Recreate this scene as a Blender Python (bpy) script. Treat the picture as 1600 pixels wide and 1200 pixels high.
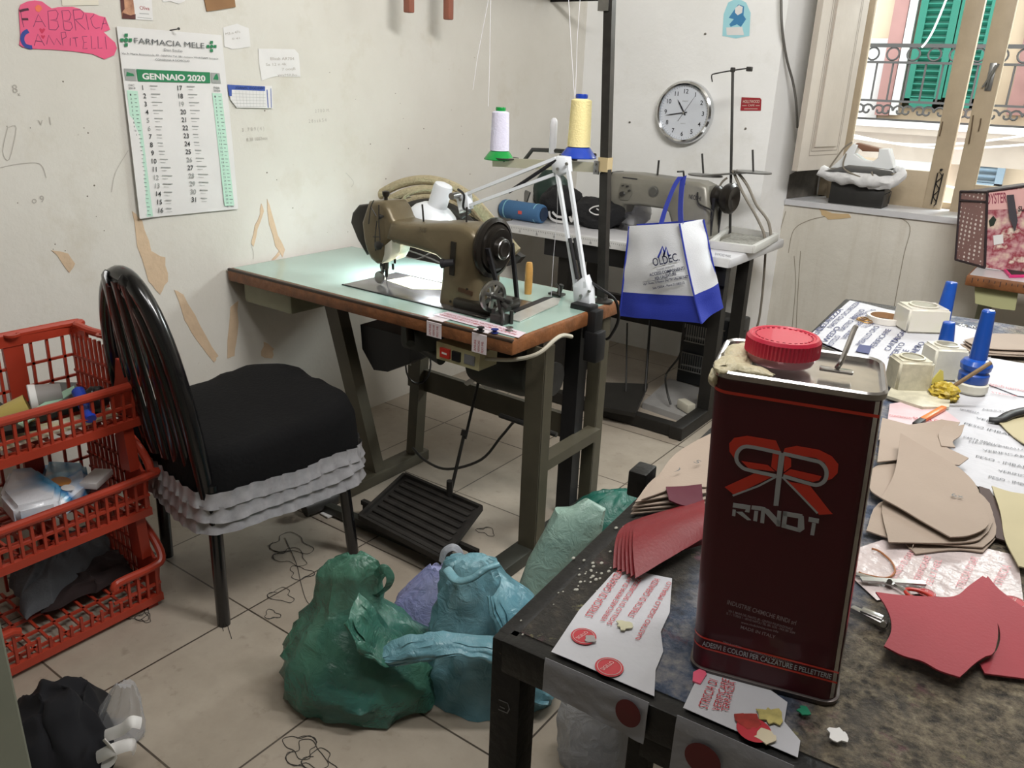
import bpy, bmesh, math, random
from mathutils import Vector, Matrix, noise
random.seed(7)
V = Vector
for o in list(bpy.data.objects): bpy.data.objects.remove(o)
C = bpy.context.scene.collection
SC = bpy.context.scene
PI = math.pi
# ---------------------------------------------------------------- camera
H = 1.42; FOC = 1277.66
YAW, PITCH, ROLL = -0.61450847, 0.35592204, 0.04019274
_f = V((math.sin(YAW)*math.cos(PITCH), math.cos(YAW)*math.cos(PITCH), -math.sin(PITCH)))
_r = V((math.cos(YAW), -math.sin(YAW), 0)); _u = _r.cross(_f)
CR = math.cos(ROLL)*_r + math.sin(ROLL)*_u
CU = -math.sin(ROLL)*_r + math.cos(ROLL)*_u
CF = _f
cam = bpy.data.objects.new('camera', bpy.data.cameras.new('camera')); C.objects.link(cam)
cam.matrix_world = Matrix((( CR.x, CU.x, -CF.x, 0), (CR.y, CU.y, -CF.y, 0), (CR.z, CU.z, -CF.z, H), (0, 0, 0, 1)))
cam.data.sensor_width = 36; cam.data.lens = FOC/1600*36; cam.data.clip_start = .02
SC.camera = cam
# ---------------------------------------------------------------- world, light, exposure
SC.view_settings.view_transform = 'Standard'; SC.view_settings.look = 'None'
SC.view_settings.gamma = 1; SC.view_settings.exposure = 0.48
w = bpy.data.worlds.new('sky'); SC.world = w; w.use_nodes = True
w.node_tree.nodes['Background'].inputs[0].default_value = (.86, .93, 1, 1)
w.node_tree.nodes['Background'].inputs[1].default_value = 2.3
def area(name, loc, target, sx, sy, power, col=(1, 1, 1)):
    l = bpy.data.lights.new(name, 'AREA'); l.shape = 'RECTANGLE'; l.size = sx; l.size_y = sy
    l.energy = power; l.color = col
    o = bpy.data.objects.new(name, l); C.objects.link(o); o.location = loc
    o.rotation_euler = (V(target)-V(loc)).to_track_quat('-Z', 'Y').to_euler()
    return o
area('ceiling_tube_light', (.1, 1.6, 2.7), (-1.75, 4.1, 1.25), 1.3, .3, 52, (1, .985, .965))
area('foreground_fill_light', (-.5, .5, 2.9), (-.6, .7, 0), 1.2, .3, 15, (1, .985, .96))  # unseen fill lamp, added to brighten the floor and work table
area('street_daylight', (.7, 6.7, 3.5), (-1.7, 2.0, 1.1), 2.2, 1.6, 330, (.92, .97, 1))
# ---------------------------------------------------------------- pixel landmarks to points on a known plane
def at(px, py, x=None, y=None, z=None):
    d = (px-800)/FOC*CR - (py-600)/FOC*CU + CF
    if z is not None: t = (z-H)/d.z
    elif x is not None: t = x/d.x
    else: t = y/d.y
    return V((0, 0, H)) + t*d
# ---------------------------------------------------------------- materials
def lin(c):
    if isinstance(c, str): c = [int(c[i:i+2], 16) for i in (0, 2, 4)]
    return tuple(((v/255+.055)/1.055)**2.4 if v > 10 else v/3294 for v in c)+(1,)
MATS = {}
def mat(name, col, rough=.5, metal=0, var=.0, vs=8, bump=0, bs=60, alpha=1, trans=0, col2=None, coat=0, sheen=0, emit=None, es=0, spec=None, sss=0):
    if name in MATS: return MATS[name]
    m = bpy.data.materials.new(name); m.use_nodes = True; nt = m.node_tree; N = nt.nodes; L = nt.links
    p = N['Principled BSDF']; c = lin(col)
    p.inputs['Base Color'].default_value = c; p.inputs['Roughness'].default_value = rough
    p.inputs['Metallic'].default_value = metal; p.inputs['Alpha'].default_value = alpha
    p.inputs['Transmission Weight'].default_value = trans; p.inputs['Coat Weight'].default_value = coat
    if spec is not None: p.inputs['Specular IOR Level'].default_value = spec
    if sheen: p.inputs['Sheen Weight'].default_value = sheen
    if emit: p.inputs['Emission Color'].default_value = lin(emit); p.inputs['Emission Strength'].default_value = es
    if var or bump or col2:
        tc = N.new('ShaderNodeTexCoord')
    if var or col2:
        n = N.new('ShaderNodeTexNoise'); n.inputs['Scale'].default_value = vs; n.inputs['Detail'].default_value = 6; n.inputs['Roughness'].default_value = .6
        L.new(tc.outputs['Object'], n.inputs['Vector'])
        r = N.new('ShaderNodeValToRGB'); L.new(n.outputs['Fac'], r.inputs[0])
        r.color_ramp.elements[0].position = .3; r.color_ramp.elements[1].position = .7
        if col2: r.color_ramp.elements[0].color = c; r.color_ramp.elements[1].color = lin(col2)
        else:
            r.color_ramp.elements[0].color = tuple(v*(1-var) for v in c[:3])+(1,)
            r.color_ramp.elements[1].color = tuple(min(1, v*(1+var)) for v in c[:3])+(1,)
        L.new(r.outputs[0], p.inputs['Base Color'])
    if bump:
        n2 = N.new('ShaderNodeTexNoise'); n2.inputs['Scale'].default_value = bs; n2.inputs['Detail'].default_value = 5
        L.new(tc.outputs['Object'], n2.inputs['Vector'])
        b = N.new('ShaderNodeBump'); b.inputs['Strength'].default_value = bump; b.inputs['Distance'].default_value = .01
        L.new(n2.outputs['Fac'], b.inputs['Height']); L.new(b.outputs[0], p.inputs['Normal'])
    MATS[name] = m; return m
class NG:
    """small helper to chain shader nodes"""
    def __init__(s, name):
        s.m = bpy.data.materials.new(name); s.m.use_nodes = True; s.N = s.m.node_tree.nodes; s.L = s.m.node_tree.links
        s.p = s.N['Principled BSDF']; s.tc = s.N.new('ShaderNodeTexCoord'); MATS[name] = s.m
    def noise(s, scale, detail=5, rough=.6, vec=None, dist=0):
        n = s.N.new('ShaderNodeTexNoise'); n.inputs['Scale'].default_value = scale; n.inputs['Detail'].default_value = detail
        n.inputs['Roughness'].default_value = rough; n.inputs['Distortion'].default_value = dist
        s.L.new(vec or s.tc.outputs['Object'], n.inputs['Vector']); return n.outputs['Fac']
    def voro(s, scale, vec=None):
        n = s.N.new('ShaderNodeTexVoronoi'); n.inputs['Scale'].default_value = scale
        s.L.new(vec or s.tc.outputs['Object'], n.inputs['Vector']); return n
    def map(s, sc=(1, 1, 1), loc=(0, 0, 0), rot=(0, 0, 0)):
        n = s.N.new('ShaderNodeMapping'); n.inputs['Scale'].default_value = sc; n.inputs['Location'].default_value = loc; n.inputs['Rotation'].default_value = rot
        s.L.new(s.tc.outputs['Object'], n.inputs['Vector']); return n.outputs[0]
    def ramp(s, fac, stops, interp='LINEAR'):
        r = s.N.new('ShaderNodeValToRGB'); r.color_ramp.interpolation = interp; s.L.new(fac, r.inputs[0])
        e = r.color_ramp.elements
        while len(e) < len(stops): e.new(.5)
        for i, (p, c) in enumerate(stops):
            e[i].position = p; e[i].color = lin(c) if not isinstance(c, (int, float)) else (c, c, c, 1)
        return r.outputs[0]
    def mix(s, fac, a, b):
        n = s.N.new('ShaderNodeMix'); n.data_type = 'RGBA'
        if isinstance(fac, (int, float)): n.inputs[0].default_value = fac
        else: s.L.new(fac, n.inputs[0])
        for i, v in ((6, a), (7, b)):
            if isinstance(v, (str, tuple)): n.inputs[i].default_value = lin(v)
            else: s.L.new(v, n.inputs[i])
        return n.outputs[2]
    def mul(s, a, b):
        n = s.N.new('ShaderNodeMath'); n.operation = 'MULTIPLY'
        for i, v in ((0, a), (1, b)):
            if isinstance(v, (int, float)): n.inputs[i].default_value = v
            else: s.L.new(v, n.inputs[i])
        return n.outputs[0]
    def col(s, v): s.L.new(v, s.p.inputs['Base Color']); return s
    def rough(s, v):
        if isinstance(v, (int, float)): s.p.inputs['Roughness'].default_value = v
        else: s.L.new(v, s.p.inputs['Roughness'])
        return s
    def bump(s, h, st=.3, d=.01):
        b = s.N.new('ShaderNodeBump'); b.inputs['Strength'].default_value = st; b.inputs['Distance'].default_value = d
        s.L.new(h, b.inputs['Height']); s.L.new(b.outputs[0], s.p.inputs['Normal']); return s
# ---------------------------------------------------------------- object helpers
def origin_of(o):
    while o.parent: o = o.parent
    return o.location.copy()
def thing(name, label, cat, loc=(0, 0, 0), group=None, rz=0):
    o = bpy.data.objects.new(name, None); C.objects.link(o); o.location = loc; o.rotation_euler = (0, 0, rz)
    o.empty_display_size = .05; o['label'] = label; o['category'] = cat
    if group: o['group'] = group
    return o
def frame(z, xdir=None):
    z = V(z).normalized(); x = V(xdir) if xdir is not None else (V((1, 0, 0)) if abs(z.x) < .9 else V((0, 1, 0)))
    x = (x-z*x.dot(z)).normalized(); return x, z.cross(x), z
_glyph = {}
def glyphs(s, bold):
    k = (s, bold)
    if k not in _glyph:
        cu = bpy.data.curves.new('t', 'FONT'); cu.body = s; cu.size = 1; cu.resolution_u = 3; cu.offset = bold
        o = bpy.data.objects.new('t', cu); C.objects.link(o); dg = bpy.context.evaluated_depsgraph_get(); dg.update()
        me = bpy.data.meshes.new_from_object(o.evaluated_get(dg))
        vs = [v.co.copy() for v in me.vertices]; fs = [tuple(p.vertices) for p in me.polygons]
        bpy.data.objects.remove(o); bpy.data.curves.remove(cu); bpy.data.meshes.remove(me)
        _glyph[k] = (vs, fs)
    return _glyph[k]
class MB:
    def __init__(s): s.v = []; s.f = []
    def add(s, vs, fs):
        n = len(s.v); s.v += [V(v) for v in vs]; s.f += [tuple(i+n for i in f) for f in fs]; return s
    def bm(s, b, M=None):
        b.verts.ensure_lookup_table(); vs = [(M @ v.co) if M else v.co.copy() for v in b.verts]
        fs = [tuple(v.index for v in f.verts) for f in b.faces]; b.free(); return s.add(vs, fs)
    def box(s, c, size, rz=0, bev=0, M=None, seg=2):
        b = bmesh.new(); bmesh.ops.create_cube(b, size=1); bmesh.ops.scale(b, vec=size, verts=b.verts)
        if bev: bmesh.ops.bevel(b, geom=list(b.edges), offset=bev, segments=seg, affect='EDGES', profile=.5)
        b.verts.index_update()
        R = (M or Matrix.Rotation(rz, 4, 'Z')).to_4x4()
        return s.bm(b, Matrix.Translation(c) @ R)
    def bar(s, p0, p1, w, h, up=(0, 0, 1), bev=0):
        """box from p0 to p1 with width w (sideways) and height h (along up)"""
        p0 = V(p0); p1 = V(p1); z = (p1-p0); L = z.length; z.normalize()
        x = z.cross(V(up)); x = x.normalized() if x.length > 1e-4 else V((1, 0, 0)); y = x.cross(z).normalized()
        M = Matrix(((x.x, y.x, z.x), (x.y, y.y, z.y), (x.z, y.z, z.z)))
        return s.box((p0+p1)/2, (w, h, L), bev=bev, M=M)
    def cyl(s, p0, p1, r0, r1=None, n=16):
        r1 = r0 if r1 is None else r1; p0 = V(p0); p1 = V(p1); x, y, z = frame(p1-p0)
        vs = []
        for p, r in ((p0, r0), (p1, r1)):
            vs += [p+(x*math.cos(a)+y*math.sin(a))*r for a in (2*PI*i/n for i in range(n))]
        fs = [(i, (i+1) % n, n+(i+1) % n, n+i) for i in range(n)]+[tuple(range(n))[::-1], tuple(range(n, 2*n))]
        return s.add(vs, fs)
    def lathe(s, prof, c, axis=(0, 0, 1), n=24, xdir=None, sx=1, sy=1, ring=False):
        ring = ring or prof[0] == prof[-1]
        x, y, z = frame(axis, xdir); c = V(c); vs = []; fs = []
        for r, h in prof:
            vs += [c+z*h+(x*math.cos(a)*sx+y*math.sin(a)*sy)*r for a in (2*PI*i/n for i in range(n))]
        for k in range(len(prof)-1):
            fs += [(k*n+i, k*n+(i+1) % n, (k+1)*n+(i+1) % n, (k+1)*n+i) for i in range(n)]
        if prof[0][0] > 1e-5 and not ring: fs.append(tuple(range(n))[::-1])
        if prof[-1][0] > 1e-5 and not ring: fs.append(tuple((len(prof)-1)*n+i for i in range(n)))
        return s.add(vs, fs)
    def tube(s, pts, r, n=8, closed=False, smooth=0, flat=1, up=None):
        pts = [V(p) for p in pts]
        if smooth: pts = spline(pts, smooth, closed)
        m = len(pts); rr = r if isinstance(r, (list, tuple)) else [r]*m
        if len(rr) != m: rr = [rr[min(len(rr)-1, int(i*len(rr)/m))] if False else rr[0]+(rr[-1]-rr[0])*i/(m-1) for i in range(m)]
        vs = []; x = None
        for i, p in enumerate(pts):
            a = pts[i-1] if (i > 0 or closed) else p; b = pts[(i+1) % m] if (i < m-1 or closed) else p
            t = (b-a).normalized() if (b-a).length > 1e-9 else V((0, 0, 1))
            if up is not None:
                x = t.cross(V(up)); x = x.normalized() if x.length > 1e-5 else V((1, 0, 0))
            elif x is None: x = frame(t)[0]
            else:
                x = x-t*x.dot(t); x = x.normalized() if x.length > 1e-6 else frame(t)[0]
            y = t.cross(x)
            vs += [p+(x*math.cos(q)+y*math.sin(q)*flat)*rr[i] for q in (2*PI*k/n for k in range(n))]
        fs = []
        for k in range(m if closed else m-1):
            k2 = (k+1) % m
            fs += [(k*n+i, k*n+(i+1) % n, k2*n+(i+1) % n, k2*n+i) for i in range(n)]
        if not closed: fs += [tuple(range(n))[::-1], tuple((m-1)*n+i for i in range(n))]
        return s.add(vs, fs)
    def prism(s, pts, ext):
        """closed outline of 3-D points swept along ext"""
        pts = [V(p) for p in pts]; e = V(ext); n = len(pts)
        nn = V((0, 0, 0))
        for i in range(n): nn += pts[i].cross(pts[(i+1) % n])
        if nn.dot(e) < 0: pts = pts[::-1]
        return s.add(pts+[p+e for p in pts], [tuple(range(n))[::-1], tuple(range(n, 2*n))]+[(i, (i+1) % n, n+(i+1) % n, n+i) for i in range(n)])
    def grid(s, nu, nv, fn, thick=0, nrm=None):
        """sheet fn(u,v); thick gives it a back face"""
        P = [[V(fn(i/(nu), j/(nv))) for j in range(nv+1)] for i in range(nu+1)]
        def idx(i, j): return i*(nv+1)+j
        vs = [p for row in P for p in row]; fs = [(idx(i, j), idx(i+1, j), idx(i+1, j+1), idx(i, j+1)) for i in range(nu) for j in range(nv)]
        if thick:
            off = len(vs); bk = []
            for i in range(nu+1):
                for j in range(nv+1):
                    a = P[min(i+1, nu)][j]-P[max(i-1, 0)][j]; b = P[i][min(j+1, nv)]-P[i][max(j-1, 0)]
                    nn = a.cross(b); nn = nn.normalized() if nn.length > 1e-12 else V((0, 0, 1))
                    bk.append(P[i][j]-nn*thick)
            vs += bk; fs += [tuple(reversed([k+off for k in f])) for f in list(fs)]
            for i in range(nu): fs += [(idx(i+1, 0), idx(i, 0), idx(i, 0)+off, idx(i+1, 0)+off), (idx(i, nv), idx(i+1, nv), idx(i+1, nv)+off, idx(i, nv)+off)]
            for j in range(nv): fs += [(idx(0, j), idx(0, j+1), idx(0, j+1)+off, idx(0, j)+off), (idx(nu, j+1), idx(nu, j), idx(nu, j)+off, idx(nu, j+1)+off)]
        return s.add(vs, fs)
    def sph(s, c, r, nu=20, nv=12, fn=None):
        rx, ry, rz = (r, r, r) if isinstance(r, (int, float)) else r; c = V(c); vs = []; fs = []
        for j in range(nv+1):
            th = PI*j/nv
            for i in range(nu):
                a = 2*PI*i/nu; d = V((math.sin(th)*math.cos(a), math.sin(th)*math.sin(a), math.cos(th)))
                k = fn(d) if fn else 1
                vs.append(c+V((d.x*rx, d.y*ry, d.z*rz))*k)
        for j in range(nv): fs += [(j*nu+i, (j+1)*nu+i, (j+1)*nu+(i+1) % nu, j*nu+(i+1) % nu) for i in range(nu)]
        return s.add(vs, fs)
    def text(s, t, o, ux, uy, h, w=None, bold=.0, align='l', depth=0, shear=0):
        vs, fs = glyphs(t, bold)
        if not vs: return s
        x0 = min(v.x for v in vs); x1 = max(v.x for v in vs); y0 = min(0, min(v.y for v in vs)) if False else 0
        sy = h/.72; sx = sy if w is None else w/(x1-x0)
        ox = {'l': x0, 'c': (x0+x1)/2, 'r': x1}[align]
        ux = V(ux).normalized(); uy = V(uy).normalized(); n = ux.cross(uy)
        return s.add([V(o)+ux*((v.x-ox)*sx+shear*v.y*sy)+uy*(v.y*sy)+n*depth for v in vs], fs)
    def stroke(s, pts, wd, nrm, lift=0):
        """thin ribbon lying on a surface"""
        nrm = V(nrm).normalized(); pts = [V(p)+nrm*lift for p in pts]; vs = []
        for i, p in enumerate(pts):
            t = pts[min(i+1, len(pts)-1)]-pts[max(i-1, 0)]
            sd = nrm.cross(t); sd = sd.normalized() if sd.length > 1e-9 else V((1, 0, 0))
            vs += [p-sd*wd/2, p+sd*wd/2]
        return s.add(vs, [(2*i, 2*i+2, 2*i+3, 2*i+1) for i in range(len(pts)-1)])
    def disp(s, fn):
        s.v = [fn(v) for v in s.v]; return s
    def build(s, name, m, parent=None, smooth=35, label=None, cat=None, group=None, kind=None, weld=False, sub=0):
        vs = s.v
        if parent is not None: org = origin_of(parent)
        elif kind == 'structure': org = V((0, 0, 0))
        else:
            lo = [min(v[i] for v in vs) for i in range(3)]; hi = [max(v[i] for v in vs) for i in range(3)]
            org = V(((lo[0]+hi[0])/2, (lo[1]+hi[1])/2, lo[2]))
        me = bpy.data.meshes.new(name); me.from_pydata([tuple(v-org) for v in vs], [], s.f)
        if weld or sub:
            b = bmesh.new(); b.from_mesh(me); bmesh.ops.remove_doubles(b, verts=b.verts, dist=1e-5)
            b.to_mesh(me); b.free()
        me.validate(); me.materials.append(m if not isinstance(m, str) else MATS[m])
        if smooth:
            me.polygons.foreach_set('use_smooth', [True]*len(me.polygons)); me.set_sharp_from_angle(angle=math.radians(smooth))
        o = bpy.data.objects.new(name, me); C.objects.link(o)
        if parent is not None: o.parent = parent
        else: o.location = org
        if sub:
            md = o.modifiers.new('sub', 'SUBSURF'); md.levels = sub; md.render_levels = sub
        if label: o['label'] = label
        if cat: o['category'] = cat
        if group: o['group'] = group
        if kind: o['kind'] = kind
        return o
def spline(pts, k=6, closed=False):
    pts = [V(p) for p in pts]; n = len(pts); out = []
    rng = range(n) if closed else range(n-1)
    for i in rng:
        if closed: p0, p1, p2, p3 = pts[i-1], pts[i], pts[(i+1) % n], pts[(i+2) % n]
        else: p0, p1, p2, p3 = pts[max(i-1, 0)], pts[i], pts[i+1], pts[min(i+2, n-1)]
        for j in range(k):
            t = j/k; out.append(.5*((2*p1)+(p2-p0)*t+(2*p0-5*p1+4*p2-p3)*t*t+(3*p1-p0-3*p2+p3)*t**3))
    if not closed: out.append(pts[-1])
    return out
def nz(p, s, seed=0): return noise.noise(V(p)*s+V((seed*7.3, seed*3.1, seed*1.7)))
def ridge(p, s, seed=0): return 1-abs(noise.noise(V(p)*s+V((seed*5.3, seed*2.1, seed*9.7))))*2
def copy_tree(o, parent=None):
    c = o.copy(); C.objects.link(c); c.parent = parent
    for ch in list(o.children): copy_tree(ch, c)
    return c
def flat_sheet(outline, zf, thick, step=.02):
    """outline: list of (x,y); returns MB prism cut into a grid and draped by zf(x,y)"""
    b = bmesh.new(); vs = [b.verts.new((p[0], p[1], 0)) for p in outline]; f = b.faces.new(vs)
    if f.normal.z < 0: f.normal_flip()
    b.normal_update()
    if b.faces[:][0].normal.z < 0: b.faces[:][0].normal_flip()
    xs = [p[0] for p in outline]; ys = [p[1] for p in outline]
    for ax, lo, hi in ((0, min(xs), max(xs)), (1, min(ys), max(ys))):
        t = lo+step
        while t < hi-1e-4:
            co = (t, 0, 0) if ax == 0 else (0, t, 0); no = (1, 0, 0) if ax == 0 else (0, 1, 0)
            bmesh.ops.bisect_plane(b, geom=b.verts[:]+b.edges[:]+b.faces[:], plane_co=co, plane_no=no); t += step
    b.verts.index_update(); m = MB()
    top = [V((v.co.x, v.co.y, zf(v.co.x, v.co.y)+thick)) for v in b.verts]; bot = [v-V((0, 0, thick)) for v in top]
    n = len(top); fs = []
    for f in b.faces:
        ids = [v.index for v in f.verts]; fs.append(tuple(ids)); fs.append(tuple(i+n for i in reversed(ids)))
    for e in b.edges:
        if len(e.link_faces) == 1:
            f = e.link_faces[0]; l = [l for l in f.loops if l.edge == e][0]; a = l.vert.index; c = l.link_loop_next.vert.index
            fs.append((c, a, a+n, c+n))
    b.free(); m.add(top+bot, fs); return m
# ================================================================ THE ROOM
XL, YB, YW = -2.5, 4.1, 4.3
g = NG('wall_plaster')
base = g.ramp(g.noise(1.3, 6), [(.3, 'cbc7bd'), (.7, 'd9d6ce')])
c2 = g.mix(g.mul(g.ramp(g.noise(5, 8, .7), [(.55, 0.0), (.75, 1.0)]), .45), base, 'c0b8a6')
spk = g.ramp(g.noise(38, 3, .5), [(.74, 0.0), (.78, 1.0)])
g.col(g.mix(g.mul(spk, .55), c2, '8d857a')).rough(.75).bump(g.noise(9, 8, .65), .25, .012)
g = NG('wall_plaster_white')
base = g.ramp(g.noise(1.3, 6), [(.3, 'e4e4e1'), (.7, 'efefee')])
g.col(g.mix(g.mul(g.ramp(g.noise(4, 8, .7), [(.55, 0.0), (.75, 1.0)]), .35), base, 'cdcabf')).rough(.75).bump(g.noise(9, 8, .65), .25, .012)
g = NG('wall_plaster_stained')
base = g.ramp(g.noise(1.8, 6), [(.3, 'c4bfb3'), (.7, 'd2cec4')])
strk = g.ramp(g.noise(3, 7, .7, g.map((6, 6, .5))), [(.5, 0.0), (.8, 1.0)])
g.col(g.mix(g.mul(strk, .4), base, 'a89d8a')).rough(.8).bump(g.noise(11, 8, .65), .3, .012)
g = NG('tile_floor')
br = g.N.new('ShaderNodeTexBrick'); br.offset = 0; br.inputs['Scale'].default_value = 1
br.inputs['Brick Width'].default_value = .449; br.inputs['Row Height'].default_value = .457
br.inputs['Mortar Size'].default_value = .0028; br.inputs['Mortar Smooth'].default_value = .2; br.inputs['Bias'].default_value = 0
g.L.new(g.map((1, 1, 1), (1.69+4.49, -.70+4.57, 0)), br.inputs['Vector'])
br.inputs['Color1'].default_value = lin('a89e90'); br.inputs['Color2'].default_value = lin('9f9486'); br.inputs['Mortar'].default_value = lin('3a322b')
cl = g.mix(g.mul(g.ramp(g.noise(3.2, 9, .7), [(.42, 0.0), (.7, 1.0)]), .55), br.outputs['Color'], '84796a')
cl = g.mix(g.mul(g.ramp(g.noise(22, 4, .6), [(.6, 0.0), (.72, 1.0)]), .35), cl, '6e6353')
g.col(cl).rough(g.ramp(g.noise(6, 4), [(.3, .32), (.7, .5)])).bump(br.outputs['Fac'], -.35, .004)
mat('peel_tan', 'cdb497', .85, var=.08, vs=14, bump=.3, bs=40)
mat('peel_edge', 'd9d2c2', .8)
mat('recess_shade', '5a554e', .8, var=.4, vs=14)
mat('white_wood', 'b9b0a5', .5, var=.06, vs=4, bump=.1, bs=20)
mat('groove', '8a8176', .7)
mat('beige_wood', 'a8987f', .55, var=.1, vs=6, bump=.15, bs=30)
mat('sill_stone', 'c2c2c4', .35, var=.08, vs=8)
mat('dark_metal', '1d1c1c', .45, .6); mat('black', '121214', .5); mat('grey_metal', '8c8c8a', .35, .9)
mat('pencil', 'b0aba3', .9); mat('ink', '23222a', .7)

MB().add([(-2.5, -2.6, 0), (2.6, -2.6, 0), (2.6, 4.75, 0), (-2.5, 4.75, 0), (-2.5, -2.6, -.08), (2.6, -2.6, -.08), (2.6, 4.75, -.08), (-2.5, 4.75, -.08)],
         [(0, 1, 2, 3), (7, 6, 5, 4), (0, 4, 5, 1), (1, 5, 6, 2), (2, 6, 7, 3), (3, 7, 4, 0)]).build('floor', 'tile_floor', kind='structure', smooth=0)
MB().box((.05, 1.07, 3.3), (5.3, 7.5, .1)).build('ceiling', mat('ceiling_white', 'd8d4ca', .8), kind='structure', smooth=0)
wl = MB().box((XL-.1, 1.07, 1.6), (.2, 7.5, 3.4)).build('wall_left', 'wall_plaster', kind='structure', smooth=0)
MB().box((2.7, 1.07, 1.6), (.2, 7.5, 3.4)).build('wall_right', 'wall_plaster', kind='structure', smooth=0)
MB().box((.05, -2.7, 1.6), (5.3, .2, 3.4)).build('wall_front', 'wall_plaster', kind='structure', smooth=0)
b = MB(); b.prism([(-2.5, YB, 0), (-1.42, YB, 0), (-1.36, YW, 0), (-1.27, 4.62, 0), (-1.27, 4.8, 0), (-2.5, 4.8, 0)], (0, 0, 3.25))
wb = b.build('wall_back', 'wall_plaster_white', kind='structure', smooth=0)
MB().prism([(.35, YB, 0), (2.6, YB, 0), (2.6, 4.8, 0), (.25, 4.8, 0), (.25, 4.62, 0)], (0, 0, 3.25)).build('wall_back_right', 'wall_plaster', kind='structure', smooth=0)
b = MB(); b.prism([(-1.36, YW, 0), (.33, YW, 0), (.27, 4.75, 0), (-1.27, 4.75, 0)], (0, 0, .875))
ww = b.build('wall_window', 'wall_plaster_stained', kind='structure', smooth=0)
MB().box((-.5, 4.6, 2.95), (1.62, .3, .6)).build('wall_window_lintel', 'wall_plaster', kind='structure', smooth=0)
# ridges of old plaster on the apron and a stone sill
MB().prism([(-1.357, YW-.012, .872), (.325, YW-.012, .872), (.27, 4.72, .872), (-1.27, 4.72, .872)], (0, 0, .028)).build('trim_1', 'sill_stone', kind='structure', smooth=0)
# peeled patches and torn plaster on the left wall (flat stains that belong to the wall)
def wall_patch(px, m, parent=wl, lift=.0012, name='plaster_patch', **pl):
    pl = pl or {'x': XL}
    pts = [at(a, b_, **pl) for a, b_ in px]
    off = V((lift, 0, 0)) if 'x' in pl else V((0, -lift, 0))
    e = V((lift*1.5, 0, 0)) if 'x' in pl else V((0, -lift*1.5, 0))
    mb = MB().prism(pts, e)
    return mb.build(name, m, parent, smooth=0)
def jag(px, k=3, amp=1.6, seed=1):
    random.seed(seed); out = []
    for i in range(len(px)):
        a = px[i]; b_ = px[(i+1) % len(px)]
        for j in range(k):
            t = j/k; out.append((a[0]+(b_[0]-a[0])*t+random.uniform(-amp, amp)*(j > 0), a[1]+(b_[1]-a[1])*t+random.uniform(-amp, amp)*(j > 0)))
    return out
wall_patch(jag([(206, 330), (222, 345), (236, 392), (258, 402), (262, 440), (250, 460), (232, 440), (214, 385)]), 'peel_tan')
wall_patch(jag([(80, 391), (106, 396), (117, 412), (108, 426), (96, 410)], 2), 'peel_tan')
wall_patch(jag([(272, 453), (286, 460), (312, 508), (341, 556), (334, 566), (306, 530), (288, 500)]), 'peel_tan')
wall_patch(jag([(360, 480), (372, 470), (371, 520), (366, 556), (355, 560)]), 'peel_tan')
wall_patch(jag([(412, 534), (428, 545), (425, 560), (408, 556)]), 'peel_tan')
wall_patch(jag([(417, 311), (424, 332), (434, 368), (445, 390), (441, 402), (430, 385), (420, 350)], 2, 1), 'peel_tan')
wall_patch(jag([(408, 318), (412, 330), (402, 358), (396, 385), (392, 380), (398, 352), (406, 335)], 2, 1), 'peel_tan')
wall_patch(jag([(437, 398), (430, 405), (424, 406), (436, 392)], 2, 1), 'peel_tan')
b = MB()
def wpt(px, py): return at(px, py, x=XL)
for ln in ([(12, 198), (4, 236), (14, 249), (25, 200), (13, 199)], [(0, 262), (30, 256), (62, 256), (72, 278)],
           [(200, 235), (180, 270), (174, 300)], [(395, 405), (396, 395), (392, 380), (398, 362)], [(540, 270), (552, 284), (549, 292)]):
    b.stroke(spline([wpt(*p) for p in ln], 4), .0018, (1, 0, 0), .0012)
for (tx, x_, y_, s_) in (("8", 20, 145, .022), ("x", 27, 150, .012), ("3 . 7 8 9 ( 4 )", 378, 206, .013), ("8.38 1002xxx", 385, 221, .012), ("2 7 0 0  M.", 492, 176, .012), ("2 8 s s k 5 4", 482, 192, .013), ("o 9", 50, 318, .02), ("v  l", 60, 196, .022)):
    b.text(tx, wpt(x_, y_)+V((.0014, 0, 0)), (0, 1, .04), (0, 0, 1), s_)
b.build('pencil_scribbles', 'pencil', wl, smooth=0)
random.seed(3); b = MB()
for k in range(38):
    p = wpt(random.choice([random.uniform(0, 170), random.uniform(400, 780)]), random.uniform(110, 400))
    r_ = random.uniform(.0012, .0032); b.lathe([(r_, 0), (0, .0015)], p, (1, 0, 0), 6)
b.build('nail_holes', mat('hole', '6d6459', .9), wl, smooth=0)
# smear where the pipe chase meets the corner, painted shade and patches by the window
def wb_pt(px, py): return at(px, py, y=YB)
b = MB(); b.prism([wb_pt(*p)+V((0, -.0012, 0)) for p in jag([(893, 40), (900, 38), (902, 120), (903, 235), (893, 235), (892, 130)], 4, .8)], (0, -.001, 0))
b.build('rust_streak', mat('streak', 'aca38e', .8), wb, smooth=0)
b = MB(); b.box(wb_pt(893, 40)+V((0, -.012, 0)), (.03, .02, .02)); b.cyl(wb_pt(893, 40)+V((0, -.02, 0)), wb_pt(890, 42)+V((0, -.045, 0)), .003)
b.build('wall_hook', mat('old_metal', '6b665e', .5, .6), smooth=30, label='small rusty hook with a streak below it in the back corner', cat='hook')
for k, (px, py) in enumerate(((984, 191), (1102, 53), (1165, 201))):
    MB().lathe([(.006, 0), (.004, .006), (0, .008)], wb_pt(px, py), (0, -1, 0), 8).build('wall_spot', 'old_metal', wb)
b = MB(); b.prism([(-1.355, YW+.0, .902), (-1.357, YW, 1.02), (-1.29, 4.55, 1.10), (-1.285, 4.57, .902)], (.002, -.0005, 0)); b.build('recess_shade_patch', 'recess_shade', wb, smooth=0)  # shade of the reveal behind the shutter painted in, mottled with grey
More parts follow.
